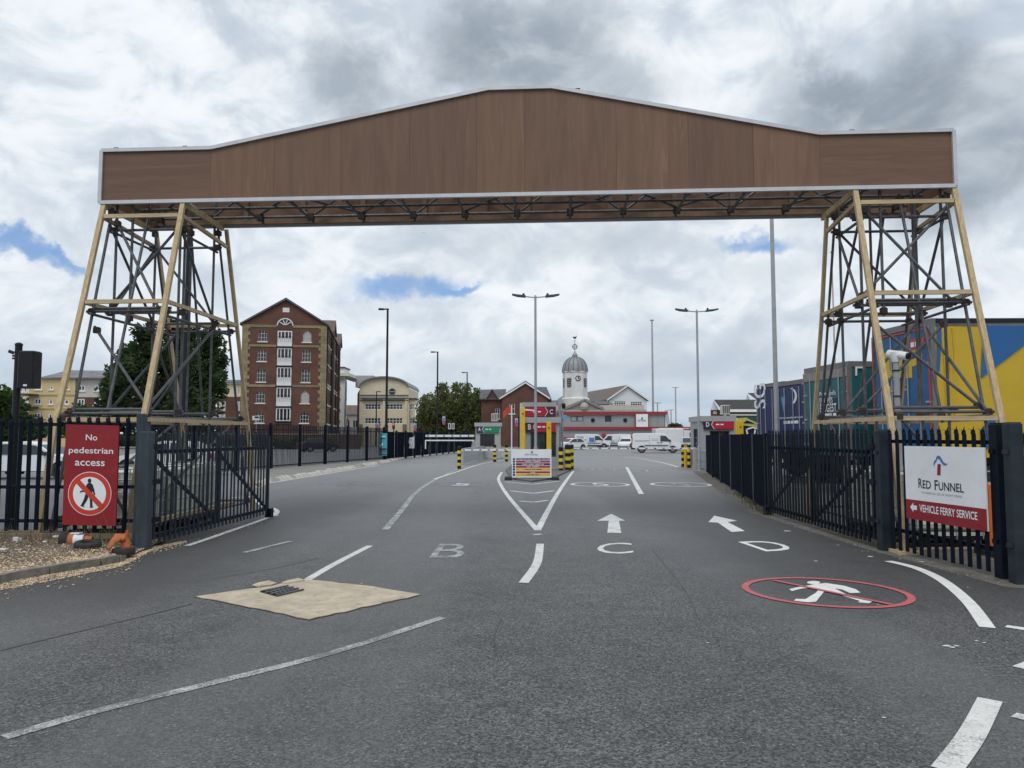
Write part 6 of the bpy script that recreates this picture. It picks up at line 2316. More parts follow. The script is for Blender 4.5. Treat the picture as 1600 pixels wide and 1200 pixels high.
YA = 55
ta, FA_ = booth('grey booth with the green lane A sign, farthest along the lanes', 743, 782, 660.5, YA, (750, 773, 678, 698, 1), 2.6)
o_ = FA_.p(FA_.su(744.5), FA_.zv(762, 676.5), 0.10)
lane_sign(ta, o_, FA_.p(FA_.su(779.5), 0) - FA_.p(FA_.su(744.5), 0), Vector((0, 0, FA_.zv(762, 665) - FA_.zv(762, 676.5))), 'A', SIGN_GREEN, 'CHECK IN')
YD = 38.0
td, FD = booth('grey booth with the red lane D sign at the end of the sheet fence', 1097, 1147.5, 650, YD, (1109, 1140, 673, 716, 2))
o_ = FD.p(FD.su(1099), FD.zv(1120, 671), 0.10)
lane_sign(td, o_, FD.p(FD.su(1146), 0) - FD.p(FD.su(1099), 0), Vector((0, 0, FD.zv(1120, 655.5) - FD.zv(1120, 671))), 'D', SIGN_RED2, 'CHECK IN')


def aircon(label, u, v, Yq, s):
    c = P(u, v, Yq)
    t = thing('air_conditioner', label, 'air conditioner', tuple(c))
    MB().bbox(c.x - s * 0.5, c.x + s * 0.5, c.y - 0.2, c.y + 0.2, c.z, c.z + s * 1.15, 0.02).build('casing', M('aircon_grey', (0.5, 0.5, 0.48), 0.5), t)
    for k in range(4):
        x = c.x - s * 0.36 + s * 0.24 * k
        MB().box(x - 0.02, x + 0.02, c.y - 0.225, c.y - 0.202, c.z + 0.06, c.z + s * 1.07).build('grille_slat', BLACK, t)
    for x in (-0.35, 0.35):
        MB().box(c.x + x * s - 0.04, c.x + x * s + 0.04, c.y - 0.18, c.y + 0.18, c.z - 0.06, c.z - 0.001).build('foot', BLACK, t)


aircon('louvred air conditioner on the lane D booth roof', 1133, 647.7, YD + 1.0, 0.42)
aircon('louvred air conditioner on the lane A booth roof', 773, 658.2, YA + 1.2, 0.5)


def bollard(label, u, v, v_top, w=0.2, tilt=0.0):
    g = G(u, v)
    h = (v - v_top) * g.y / F_PX
    t = thing('bollard', label, 'bollard', (g.x, g.y, 0), 0, 'yellow and black bollards guarding the booths')
    n_ = 7
    for k in range(n_):
        MB().lathe([(w / 2, h * k / n_ + 0.002), (w / 2, h * (k + 1) / n_)], 14, (0, 0, 0)).build('band', BLACK if k % 2 == 0 or k == n_ - 1 else HAZ_Y, t, smooth=True, local=True)
    MB().lathe([(w / 2 + 0.006, h + 0.001), (w / 2 + 0.006, h + 0.03), (w / 4, h + 0.055)], 14, (0, 0, 0)).build('cap', BLACK, t, smooth=True, local=True)
    t.rotation_euler = (0, tilt, 0)
    return t


bollard('striped bollard at the far end of the lane A barrier rail', 717.5, 732.5, 699.5, 0.20)
bollard('striped bollard just in front of the lane A booth window', 773, 721.5, 696, 0.21)
bollard('striped bollard between the lane A booth and the yellow pillar', 791.5, 721, 696, 0.21)
bollard('slim striped bollard against the lane B booth wall', 876.5, 737, 700.5, 0.22)
bollard('thicker striped bollard of the pair at the lane C entry', 887.5, 736, 697, 0.30)
bollard('striped bollard half hidden behind the thicker one at the lane C entry', 892.5, 733.5, 696.5, 0.26)
bollard('striped bollard nearest the lane D ticket screen', 1067.5, 729.5, 697, 0.20)
bollard('narrow striped bollard at the lane D guard rail', 1076.5, 731, 697, 0.17)


def boom(label, p, q, z, th=0.09, post_h=1.05, stripes=7, two=False):
    p, q = Vector(p), Vector(q)
    t = thing('barrier_arm', label, 'barrier', tuple(p), 0, 'white barrier arms across the lanes')
    MB().bbox(p.x - 0.14, p.x + 0.14, p.y - 0.14, p.y + 0.14, 0, post_h, 0.02).build('housing', GREY_WALL, t)
    a, b = p + Vector((0, 0, z)), q + Vector((0, 0, z))
    MB().beam(a, b, th * 0.5, th).build('arm', WHITE, t)
    for k in range(stripes):
        f = (k + 0.6) / stripes
        MB().beam(a.lerp(b, f), a.lerp(b, f + 0.035), th * 0.5 + 0.008, th * 0.6).build('reflector', M('dark_red_reflector', (0.16, 0.03, 0.03), 0.4), t)
    if two:
        MB().beam(a - Vector((0, 0, 0.35)), b - Vector((0, 0, 0.35)), th * 0.4, th * 0.6).build('lower_bar', WHITE, t)
        MB().beam(b - Vector((0, 0, 0.33)), b - Vector((0, 0, 1.0)), th * 0.5, th * 0.5).build('hanging_rest', WHITE, t)
    return t


pA = G(800, 726)
boom('white barrier arm lowered across lane B before the lane A booth', (G(812, 731).x, 39.5, 0), (G(722, 731).x, 39.5, 0), P(760, 703, 39.5).z, 0.10)
boom('white barrier arm lowered across lane C in front of the vans', (G(882, 730).x, 40.5, 0), (G(984, 730).x, 40.5, 0), P(940, 700.5, 40.5).z, 0.08)
boom('white barrier arm lowered across lane D in front of the big van', (G(1080, 731).x, 39.0, 0), (G(988, 731).x, 39.0, 0), P(1030, 700.5, 39).z, 0.08)
boom('long white barrier arm with a lower bar across the exit lane', (P(741, 682, 58).x, 58, 0), (P(665, 682, 58).x, 58, 0), P(700, 681, 58).z, 0.16, 1.3, 6, True)


def pillar(label, u0, u1, v_top, Yq):
    x0, x1, z = P(u0, 682, Yq).x, P(u1, 682, Yq).x, P(u0, v_top, Yq).z
    t = thing('yellow_pillar', label, 'pillar', ((x0 + x1) / 2, Yq, 0), 0, 'yellow steel height pillars by the booths')
    MB().bbox(x0, x1, Yq - 0.1, Yq + 0.1, 0, z, 0.015).build('column', YELLOW, t)
    MB().lathe([(0.05, 0), (0.05, 0.03)], 10, ((x0 + x1) / 2, Yq - 0.1, z - 0.3)).build('bolt', BLACK, t)
    MB().box(x0 - 0.06, x1 + 0.06, Yq - 0.16, Yq + 0.16, 0, 0.03).build('foot_plate', YELLOW, t)


pillar('tall yellow steel pillar at the corner of the lane B booth', 814, 820.3, 637, 36.6)
pillar('shorter yellow steel pillar before the lane B booth window', 854, 861.3, 659, 36.2)
pillar('yellow steel pillar behind the sheet fence beside the yellow lorry cab', 1152.5, 1160, 657.5, 36.5)

# notice board on the island
nb_t = thing('notice_board', 'white notice board with red, navy and yellow instruction stripes on the traffic island', 'sign', (G(831, 750).x, 28.9, 0))
x0, x1 = P(800, 682, 28.9).x, P(861.5, 682, 28.9).x
zb_, zt4 = 0.09, P(830, 702, 28.9).z
npnt = lambda x, z, k=0.0: Vector((x0 + (x1 - x0) * x, 28.9 - k, zb_ + (zt4 - zb_) * z))
MB().prism([npnt(0, 0), npnt(1, 0), npnt(1, 1), npnt(0, 1)], (0, 0.05, 0)).build('board', WHITE, nb_t)
NAVY_INK = M('notice_navy', (0.035, 0.035, 0.13), 0.45)
rows_ = [(0.685, 0.615, NAVY_INK, '-' * 43, 0.86), (0.595, 0.53, SIGN_RED2, '-' * 12, 0.38), (0.51, 0.435, NAVY_INK, '-' * 23, 0.55), (0.415, 0.345, SIGN_RED2, '-' * 14, 0.30),
         (0.33, 0.25, HAZ_Y, '-' * 22, 0.42), (0.225, 0.155, SIGN_RED2, '-' * 5, 0.12), (0.14, 0.055, HAZ_Y, '-' * 16, 0.30)]
for za, zb2, mt, tx_, wd_ in rows_:
    MB().poly([npnt(0.10, zb2, 0.004), npnt(0.965, zb2, 0.004), npnt(0.965, za, 0.004), npnt(0.10, za, 0.004)]).build('stripe', mt, nb_t)
    scribble(MB(), npnt(0.53 - wd_ / 2, zb2 + (za - zb2) * 0.36, 0.008), Vector(((x1 - x0) * wd_, 0, 0)), Vector((0, 0, (zt4 - zb_) * (za - zb2) * 0.28)), max(1, len(tx_) // 5), len(tx_)).build('small_print', INK if mt is HAZ_Y else WHITE, nb_t)
    c = npnt(0.05, (za + zb2) / 2, 0.004)
    MB().poly(disc_pts(c, Vector((1, 0, 0)), Vector((0, 0, 1)), 0.045, 12)).build('pictogram', NAVY_INK if mt is not HAZ_Y else INK, nb_t)
text(MB(), 'RED FUNNEL', npnt(0.33, 0.785, 0.004), Vector(((x1 - x0) * 0.33, 0, 0)), Vector((0, 0, (zt4 - zb_) * 0.05))).build('lettering', INK, nb_t)
MB().poly([npnt(*p_, 0.004) for p_ in ((0.48, 0.855), (0.52, 0.855), (0.53, 0.91), (0.49, 0.91))]).build('funnel_emblem', INK, nb_t)
MB().poly([npnt(*p_, 0.004) for p_ in ((0.45, 0.91), (0.50, 0.955), (0.56, 0.92), (0.50, 0.94))]).build('smoke_emblem', INK, nb_t)
for x in (0.12, 0.88):
    a = npnt(x, 0)
    MB().box(a.x - 0.04, a.x + 0.04, 28.96, 29.03, 0, zt4 - 0.1).build('post', GALV, nb_t)
for x, dx in ((0.0, -0.28), (1.0, 0.28)):
    a = npnt(x, 0)
    MB().bbox(min(a.x, a.x + dx), max(a.x, a.x + dx), 28.7, 29.2, 0.0, 0.13, 0.03).build('ballast_block', PLASTIC, nb_t)
isl = structure(MB().prism([(*G(u, v).xy, 0.0) for u, v in ((800, 749), (831, 753.5), (863, 749), (893, 735), (884, 722), (806, 722), (790, 736))], (0, 0, 0.06)), 'traffic_island', M('island_surface', (0.12, 0.12, 0.12), 0.9, var=0.2))

# guard rails
for lab, pts in (('low galvanised guard rail leading to the lane A booth', [(724, 727), (748, 720), (770, 714)]), ('low galvanised guard rail leading to the lane D booth', [(1079, 730), (1092, 733), (1106, 737)])):
    gr_ = thing('guard_rail', lab, 'railing', tuple(G(*pts[0])))
    gp = [G(*p_) for p_ in pts]
    for z in (0.5, 0.95):
        mb = MB()
        mb.path([p_ + Vector((0, 0, z)) for p_ in gp], 0.03, 6)
        mb.build('rail', GALV, gr_)
    for p_ in gp:
        MB().tube(p_, p_ + Vector((0, 0, 0.97)), 0.035, 6).build('upright', GALV, gr_)
    mb = MB()
    for a, b in zip(gp, gp[1:]):
        mb.prism([a + Vector((0, 0, 0.1)), b + Vector((0, 0, 0.1)), b + Vector((0, 0, 0.9)), a + Vector((0, 0, 0.9))], (0, 0.01, 0))
    mb.build('infill_sheet', M('rail_sheet', (0.33, 0.34, 0.35), 0.5), gr_)
tk = thing('ticket_screen', 'white ticket machine with a grey screen behind the lane D bollards', 'ticket machine', (P(1072, 682, 40.5).x, 40.5, 0))
x_ = P(1072, 682, 40.5).x
MB().bbox(x_ - 0.24, x_ + 0.24, 40.4, 40.7, P(1072, 694, 40.5).z, P(1072, 683, 40.5).z, 0.02).build('head', WHITE, tk)
MB().box(x_ - 0.2, x_ + 0.2, 40.385, 40.398, P(1072, 691, 40.5).z, P(1072, 684.5, 40.5).z).build('screen', M('grey_screen', (0.16, 0.17, 0.2), 0.2), tk)
MB().bbox(x_ - 0.1, x_ + 0.1, 40.45, 40.65, 0, P(1072, 694, 40.5).z - 0.002, 0.02).build('pedestal', YELLOW, tk)
MB().box(x_ - 0.06, x_ + 0.06, 40.2, 40.3, 0, 0.9).build('orange_pipe', M('pipe_orange', (0.5, 0.16, 0.03), 0.6), tk)

# cctv poles at the lane C entry
cp = thing('camera_pole', 'thin grey pole with a small camera beside the lane C board', 'camera pole', (P(874.5, 682, 38.6).x, 38.6, 0))
x_ = P(874.5, 682, 38.6).x
MB().tube((x_, 38.6, 0), (x_, 38.6, P(874, 622, 38.6).z), 0.07, 8).build('pole', GALV, cp)
z_ = P(874, 632, 38.6).z
MB().tube((x_, 38.6, z_), (x_ + 0.2, 38.5, z_), 0.03, 6).build('bracket', GALV, cp)
MB().lathe([(0.09, -0.22), (0.11, 0.0), (0.06, 0.06)], 10, (x_ + 0.2, 38.5, z_)).build('dome_camera', BLACK, cp)
MB().tube((x_ + 0.14, 38.62, 0), (x_ + 0.14, 38.62, P(874, 640, 38.6).z), 0.05, 8).build('conduit', GALV, cp)
MB().poly(disc_pts(Vector((P(882.5, 652, 38.5).x, 38.5, P(882, 652, 38.5).z)), Vector((1, 0, 0)), Vector((0, 0, 1)), 0.13, 16)).build('blue_disc', M('pale_blue_disc', (0.16, 0.38, 0.66), 0.4), cp)
MB().tube((P(882.5, 652, 38.55).x, 38.55, P(882, 652, 38.5).z), (x_, 38.6, P(882, 652, 38.5).z), 0.02, 6).build('disc_arm', GALV, cp)

# cctv camera on its mast before the yellow trailer
cm = thing('camera_mast', 'grey mast carrying a white camera in front of the yellow and blue trailer', 'camera mast', (P(1405, 682, 11.9).x, 11.9, 0))
x_ = P(1404, 682, 11.9).x
MB().tube((x_, 11.9, 0), (x_, 11.9, P(1403, 566, 11.9).z), 0.045, 12).build('mast', GALV, cm, smooth=True)
for v in (580, 620, 650):
    z = P(1403, v, 11.9).z
    MB().lathe([(0.06, 0), (0.06, 0.02)], 12, (x_, 11.9, z)).build('strap', BLACK, cm)
zc_ = P(1403, 556, 11.9).z
MB().lathe([(0.06, P(1403, 566, 11.9).z + 0.002), (0.085, zc_), (0.085, zc_ + 0.06)], 12, (x_, 11.9, 0)).build('turret', WHITE, cm, smooth=True)
cyl = MB().tube((x_ - 0.06, 12.0, zc_ + 0.04), (x_ + 0.10, 11.74, zc_ - 0.02), 0.072, 14, 0.062)
cyl.build('camera_head', WHITE, cm, smooth=True)
MB().tube((x_ + 0.10, 11.74, zc_ - 0.02), (x_ + 0.118, 11.712, zc_ - 0.026), 0.05, 14).build('lens', BLACK, cm)

# =================================================================== LAMP COLUMNS AND STREET FURNITURE


def double_lamp(label, u, v_top, u0, u1, Yq, v_base):
    x = P(u, 682, Yq).x
    zt = P(u, v_top, Yq).z
    t = thing('street_lamp', label, 'street lamp', (x, Yq, 0), 0, 'pale double headed lamp posts')
    MB().tube((x, Yq, 0), (x, Yq, 1.2), 0.085, 12, 0.085).build('base_column', GALV, t, smooth=True)
    MB().tube((x, Yq, 1.2), (x, Yq, zt), 0.062, 12, 0.05).build('column', GALV, t, smooth=True)
    MB().lathe([(0.055, 0), (0.03, 0.07)], 10, (x, Yq, zt)).build('top_cap', GALV, t)
    for uu, sg_ in ((u0, -1), (u1, 1)):
        xe = P(uu, 682, Yq).x
        a, e = Vector((x, Yq, zt - 0.04)), Vector((xe, Yq, zt + 0.06))
        m_ = a.lerp(e, 0.42)
        MB().tube(a, m_, 0.028, 8).build('arm', GALV, t)
        hd = MB()
        d = (e - m_)
        hd.prism([m_ + Vector((0, -0.16, -0.03)), m_ + d * 0.6 + Vector((0, -0.16, -0.03)), e + Vector((0, -0.06, 0.0)), e + Vector((0, 0.06, 0.0)), m_ + d * 0.6 + Vector((0, 0.16, -0.03)), m_ + Vector((0, 0.16, -0.03))], (0, 0, 0.07))
        hd.build('lamp_head', M('lamp_grey', (0.06, 0.065, 0.075), 0.5), t)
        c = m_ + d * 0.15
        MB().lathe([(0.05, 0.04), (0.05, 0.12), (0.03, 0.14)], 8, tuple(c)).build('sensor', BLACK, t)
    return t


double_lamp('pale double headed lamp post rising behind the notice board on the island', 837, 463.5, 800, 875, 33.0, 740)
double_lamp('pale double headed lamp post standing before the lane D booth', 1092, 486, 1058, 1126, 36.4, 735)


def single_lamp(label, u, v_top, u_end, Yq, grp='dark single armed lamp posts'):
    x, zt, xe = P(u, 682, Yq).x, P(u, v_top, Yq).z, P(u_end, 682, Yq).x
    t = thing('street_lamp', label, 'street lamp', (x, Yq, 0), 0, grp)
    MB().tube((x, Yq, 0), (x, Yq, 2.6), 0.15, 10).build('base_column', BLACK, t, smooth=True)
    MB().tube((x, Yq, 2.6), (x, Yq, zt), 0.105, 10, 0.085).build('column', BLACK, t, smooth=True)
    a = Vector((x, Yq, zt))
    MB().beam(a + Vector((0.1 if xe < x else -0.1, 0, 0)), Vector((x + (xe - x) * 0.4, Yq, zt)), 0.1, 0.1).build('arm', BLACK, t)
    MB().bbox(min(xe, x + (xe - x) * 0.41), max(xe, x + (xe - x) * 0.41), Yq - 0.18, Yq + 0.18, zt - 0.07, zt + 0.06, 0.03).build('lamp_head', BLACK, t)
    return t


single_lamp('black single armed lamp post in front of the cream office', 603.5, 483, 589, 62)
single_lamp('black single armed lamp post by the edge of the willowy trees', 683, 550, 672, 88)
single_lamp('black single armed lamp post before the brick houses', 729.5, 582, 721, 114)
single_lamp('small far lamp post in front of the cream office windows', 587.5, 612, 594, 131)
single_lamp('black lamp column rising inside the scaffold legs', 286.5, 318, 275, 26.0)

ms = thing('light_mast', 'very tall thin mast standing behind the terminal cabin', 'mast', (P(1021, 682, 119).x, 119, 0))
x = P(1021, 682, 119).x
MB().tube((x, 119, 0), (x, 119, P(1021, 501, 119).z), 0.19, 8, 0.12).build('column', GALV, ms)
MB().box(x - 0.3, x + 0.3, 118.8, 119.2, P(1021, 501, 119).z, P(1021, 499.5, 119).z).build('head_frame', GALV, ms)
cl = thing('lighting_column', 'tall plain grey column reaching up behind the hoarding in front of the blue trailers', 'lighting column', (P(1213, 682, 24.6).x, 24.6, 0))
x = P(1214, 682, 24.6).x
MB().tube((x, 24.6, 0), (x, 24.6, 1.5), 0.11, 12).build('base_column', GALV, cl, smooth=True)
MB().tube((x, 24.6, 1.5), (x, 24.6, 10.6), 0.078, 12, 0.06).build('column', GALV, cl, smooth=True)
MB().tube((x, 24.6, 10.55), (x + 0.9, 24.6, 10.7), 0.035, 8).build('arm', GALV, cl)
MB().bbox(x + 0.85, x + 1.4, 24.45, 24.75, 10.64, 10.74, 0.03).build('lamp_head', GALV, cl)
fp_ = thing('slim_pole', 'slim pinkish pole beyond the lorries, seen through the scaffold', 'pole', (P(1308, 682, 52).x, 52, 0))
x = P(1308, 682, 52).x
MB().tube((x, 52, 0), (x, 52, 14.5), 0.07, 8, 0.045).build('shaft', M('pinkish_pole', (0.42, 0.33, 0.30), 0.6), fp_)
MB().sphere((x, 52, 14.5), 0.09, 8, 5).build('ball', M('pinkish_pole', (0.42, 0.33, 0.30), 0.6), fp_)
for lab, u, v, Yq in (('distant lamp post on the open ground past the terminal cabin', 1056.5, 606, 210), ('shorter distant lamp post past the terminal cabin roof', 1028, 630, 200), ('distant thin lamp post near the red canopy', 1049, 641, 230)):
    x, zt = P(u, 682, Yq).x, P(u, v, Yq).z
    t = thing('street_lamp', lab, 'street lamp', (x, Yq, 0), 0, 'far off lamp posts')
    MB().tube((x, Yq, 0), (x, Yq, zt), 0.17, 6).build('column', GALV, t)
    MB().box(x - 0.9, x + 0.9, Yq - 0.1, Yq + 0.1, zt, zt + 0.2).build('lamp_head', GALV, t)
cr_ = thing('dock_crane', 'pale dockside crane jib far beyond the red canopy', 'crane', (P(1046, 682, 320).x, 320, 0))
MB().beam(P(1047, 682, 320), P(1041, 641, 320), 1.2, 1.2).build('jib', M('far_crane', (0.45, 0.47, 0.5), 0.7), cr_)
MB().box(P(1044, 682, 320).x, P(1050, 682, 320).x, 319, 321, 0, P(1047, 664, 320).z).build('tower', M('far_crane', (0.45, 0.47, 0.5), 0.7), cr_)

# traffic light seen from behind
tl = thing('traffic_light', 'black traffic light seen from behind above the palisade fence', 'traffic light', (P(22, 682, 12.6).x, 12.6, 0))
x = P(23, 682, 12.6).x
MB().tube((x, 12.6, 0), (x, 12.6, P(23, 540, 12.6).z), 0.055, 12).build('pole', BLACK, tl, smooth=True)
MB().lathe([(0.06, 0), (0.06, 0.03), (0.03, 0.05)], 12, (x, 12.6, P(23, 540, 12.6).z)).build('pole_cap', BLACK, tl)
a, b = P(33, 607, 12.55), P(61, 549, 12.55)
MB().bbox(a.x, b.x, 12.42, 12.66, a.z, b.z, 0.02).build('backing_board', BLACK, tl)
for k in range(3):
    z = a.z + (b.z - a.z) * (0.2 + 0.3 * k)
    MB().lathe([(0.085, 0.0), (0.09, 0.05)], 12, (0, 0, 0)).build('signal_hood', BLACK, tl, local=True)
    o = [k_ for k_ in WM if k_.parent is tl and k_.name.startswith('signal_hood')][-1]
    o.rotation_euler = (-math.pi / 2, 0, 0)
    o.location = WM[tl].inverted() @ Vector(((a.x + b.x) / 2, 12.665, z))
for v in (556, 560):
    z = P(23, v, 12.6).z
    MB().beam((x - 0.09, 12.6, z), (a.x - 0.002, 12.55, z), 0.035, 0.03).build('clamp_arm', BLACK, tl)
MB().beam((x - 0.06, 12.58, P(0, 552, 12.6).z), (x - 0.13, 12.54, P(0, 549, 12.6).z), 0.06, 0.05).build('detector', PLASTIC, tl)
MB().box(a.x + 0.12, a.x + 0.18, 12.41, 12.419, a.z + 0.03, a.z + 0.06).build('plate', WHITE, tl)

# fence banners
bn = thing('fence_banner', 'turquoise banner with dark blue stripes tied upright on the railing end', 'banner', tuple(P(598, 695, 51)))
Fbn = Fac((P(592, 682, 51.2).x, 51.2), (P(605, 682, 51.2).x, 51.2))
TURQ = M('turquoise_banner', (0.09, 0.40, 0.48), 0.5, var=0.06)
zb0, zb1 = P(598, 712, 51).z, P(598, 677, 51).z
mb = MB()
fbox(mb, Fbn, 0, Fbn.L, zb0, zb1, 0, 0.02)
mb.build('sheet', TURQ, bn)
for za, zb_x, mt, s0, s1 in ((0.23, 0.33, NAVY_INK, 0.05, 0.95), (0.15, 0.19, RED, 0.05, 0.95), (0.03, 0.09, M('teal_strip', (0.01, 0.16, 0.14), 0.5), 0.05, 0.95), (0.44, 0.56, WHITE, 0.1, 0.5), (0.50, 0.58, NAVY_INK, 0.15, 0.3), (0.84, 0.88, WHITE, 0.2, 0.8), (0.74, 0.78, NAVY_INK, 0.1, 0.8)):
    mb = MB()
    fbox(mb, Fbn, Fbn.L * s0, Fbn.L * s1, zb0 + (zb1 - zb0) * za, zb0 + (zb1 - zb0) * zb_x, 0.021, 0.026)
    mb.build('print', mt, bn)
ws = thing('white_sheet', 'crumpled white sheet tied by two corners to the navy fence', 'sheet', tuple(P(640, 692, 58.6)))
n_ = 8
vs, fs = [], []
for j in range(n_ + 1):
    for i in range(n_ + 1):
        uu, vv = 634 + 13.5 * i / n_, 681 + 19.5 * j / n_
        if j == 0:
            vv += 5.5 * math.sin(math.pi * i / n_)
        p = P(uu, vv, 58.2 + 0.10 * math.sin(i * 2.1 + j * 1.3))
        vs.append(p)
for j in range(n_):
    for i in range(n_):
        k = j * (n_ + 1) + i
        fs.append((k, k + n_ + 1, k + n_ + 2, k + 1))
vs2 = [p + Vector((0, 0.03, 0)) for p in vs]
MB().add(vs, fs).add(vs2, [tuple(reversed(f)) for f in fs]).build('cloth', WHITE, ws, smooth=True)
for u in (634, 647):
    MB().tube(P(u, 681, 58.2), P(u, 679, 58.6), 0.02, 5).build('tie', BLACK, ws)

STRIP = [(590, 667, 120, 'red and blue street banner before the cream office'), (648.5, 668, 122, 'pale street banner by the corner of the cream office'), (693.5, 657, 112, 'white and red street banner on a post among the willows'),
         (807, 660, 100, 'white and red street banner beside the yellow pillar')]
for u, v, Yq, lab in STRIP:
    t = thing('street_banner', lab, 'banner', (P(u, 682, Yq).x, Yq, 0), 0, 'street banners on posts')
    w = 2.2 * Yq / F_PX
    c0_, c1_ = P(u, v + 6.5, Yq), P(u, v - 6.5, Yq)
    MB().box(c0_.x - w, c0_.x + w, Yq - 0.03, Yq + 0.03, c0_.z, c1_.z).build('cloth', M('banner_pale', (0.42, 0.44, 0.55), 0.6), t)
    MB().box(c0_.x - w, c0_.x + w, Yq - 0.045, Yq - 0.032, c0_.z, c0_.z + (c1_.z - c0_.z) * 0.45).build('red_field', M('banner_red', (0.42, 0.07, 0.12), 0.6), t)
    MB().box(c0_.x - w * 0.5, c0_.x + w * 0.5, Yq - 0.06, Yq - 0.046, c0_.z + (c1_.z - c0_.z) * 0.35, c0_.z + (c1_.z - c0_.z) * 0.8).build('blue_figure', M('banner_blue', (0.08, 0.12, 0.38), 0.6), t)
    MB().tube((c0_.x + w + 0.12, Yq, 0), (c0_.x + w + 0.12, Yq, c1_.z + 0.3), 0.07, 6).build('post', BLACK, t)
    MB().tube((c0_.x - w, Yq, c1_.z + 0.1), (c0_.x + w + 0.12, Yq, c1_.z + 0.1), 0.04, 6).build('crossbar', BLACK, t)
for u, v, Yq, lit, lab in ((615, 666, 100, True, 'small traffic light showing red before the cream office'), (702.5, 666, 90, False, 'first of two black traffic lights edged in white by the willows'), (708, 666, 91, False, 'second of two black traffic lights edged in white by the willows')):
    t = thing('traffic_light', lab, 'traffic light', (P(u, 682, Yq).x, Yq, 0))
    c0_, c1_ = P(u, v + 4.5, Yq), P(u, v - 4.5, Yq)
    w = 2.0 * Yq / F_PX
    MB().box(c0_.x - w, c0_.x + w, Yq - 0.1, Yq + 0.1, c0_.z, c1_.z).build('head', BLACK, t)
    if not lit:
        mb = MB()
        for (xa, xb, za, zb_x) in ((-w, -w + 0.07, c0_.z, c1_.z), (w - 0.07, w, c0_.z, c1_.z), (-w + 0.071, w - 0.071, c1_.z - 0.07, c1_.z), (-w + 0.071, w - 0.071, c0_.z, c0_.z + 0.07)):
            mb.box(c0_.x + xa, c0_.x + xb, Yq - 0.12, Yq - 0.102, za, zb_x)
        mb.build('white_edge', PVC, t)
    MB().tube((c0_.x, Yq + 0.15, 0), (c0_.x, Yq + 0.15, c1_.z), 0.07, 6).build('pole', BLACK, t)
    lens = M('signal_lens', (0.02, 0.02, 0.02), 0.4)
    for k in range(3):
        zc = c0_.z + (c1_.z - c0_.z) * (0.2 + 0.3 * k)
        m_l = lens
        if lit and k == 2:
            m_l = M('lit_red_lens', (0.8, 0.05, 0.03), 0.4)
            bs = m_l.node_tree.nodes['Principled BSDF']
            bs.inputs['Emission Color'].default_value = (1, 0.06, 0.03, 1)
            bs.inputs['Emission Strength'].default_value = 1.5
        MB().poly(disc_pts(Vector((c0_.x, Yq - 0.104, zc)), Vector((1, 0, 0)), Vector((0, 0, 1)), w * 0.62, 10)).build('lens', m_l, t)
fg = thing('red_flag', 'small red flag on a white staff beside the lane A booth', 'flag', (P(800, 682, 46).x, 46, 0))
x = P(799.5, 682, 46).x
MB().tube((x, 46, 0), (x, 46, P(799, 633, 46).z), 0.035, 6).build('staff', WHITE, fg)
zf = P(799, 634, 46).z
vs, fs = [], []
for i in range(7):
    f = i / 6
    for z in (0, -0.42):
        vs.append((x - f * 0.52, 46 + 0.05 * math.sin(f * 7), zf + z - 0.38 * f * f + 0.0))
for i in range(6):
    fs.append((2 * i, 2 * i + 1, 2 * i + 3, 2 * i + 2))
MB().add(vs, fs).add([(a_, b_ + 0.012, c_) for a_, b_, c_ in vs], [tuple(reversed(f)) for f in fs]).build('cloth', M('flag_red', (0.50, 0.06, 0.04), 0.6), fg, smooth=True)
ct = thing('traffic_cone', 'small upright red and white traffic cone against the navy fence', 'cone', (P(678.5, 706, 78).x, P(678, 706, 78).y, 0))
x = P(678.5, 682, 76).x
MB().box(x - 0.24, x + 0.24, 75.76, 76.24, 0, 0.05).build('base', RUBBER, ct)
MB().lathe([(0.17, 0.051), (0.12, 0.35)], 12, (x, 76, 0)).build('cone_body', ORANGE, ct)
MB().lathe([(0.12, 0.352), (0.07, 0.62)], 12, (x, 76, 0)).build('white_sleeve', CONE_WHITE, ct)
MB().lathe([(0.07, 0.622), (0.03, 0.85)], 12, (x, 76, 0)).build('cone_tip', ORANGE, ct)
el = thing('estate_board', 'small white board on a thin post before the lowest warehouse window', 'sign', (P(400, 682, 70).x, 70, 0))
c0_, c1_ = P(394.5, 656.5, 70), P(405.5, 649.8, 70)
MB().box(c0_.x, c1_.x, 69.95, 70, c0_.z, c1_.z).build('board', WHITE, el)
MB().box(c0_.x + 0.22, c1_.x - 0.05, 69.93, 69.948, c0_.z + 0.2, c1_.z - 0.05).build('print', BLACK, el)
MB().tube(((c0_.x + c1_.x) / 2, 70.05, 0), ((c0_.x + c1_.x) / 2, 70.05, c0_.z), 0.04, 6).build('post', PVC, el)

# =================================================================== VEHICLES


def wheel_parts(t, x, y, r, w):
    side = -1 if y < 0 else 1
    wl = MB()
    prof = [(r * 0.62, -w / 2), (r * 0.95, -w / 2), (r, -w * 0.3), (r, w * 0.3), (r * 0.95, w / 2), (r * 0.62, w / 2)]
    wl.lathe(prof, 18, (0, 0, 0), cap=False)
    wl.v = [(a + x, c + y, b + r) for a, b, c in wl.v]
    ty = wl.build('tyre', RUBBER, t, local=True, smooth=True)
    rm = MB()
    rm.lathe([(r * 0.63, -w * 0.30), (r * 0.6, side * w * 0.34), (r * 0.2, side * w * 0.40), (0.01, side * w * 0.38)], 18, (0, 0, 0))
    rm.v = [(a + x, c + y, b + r) for a, b, c in rm.v]
    rm.build('rim', CHROME, ty, local=True, smooth=False)


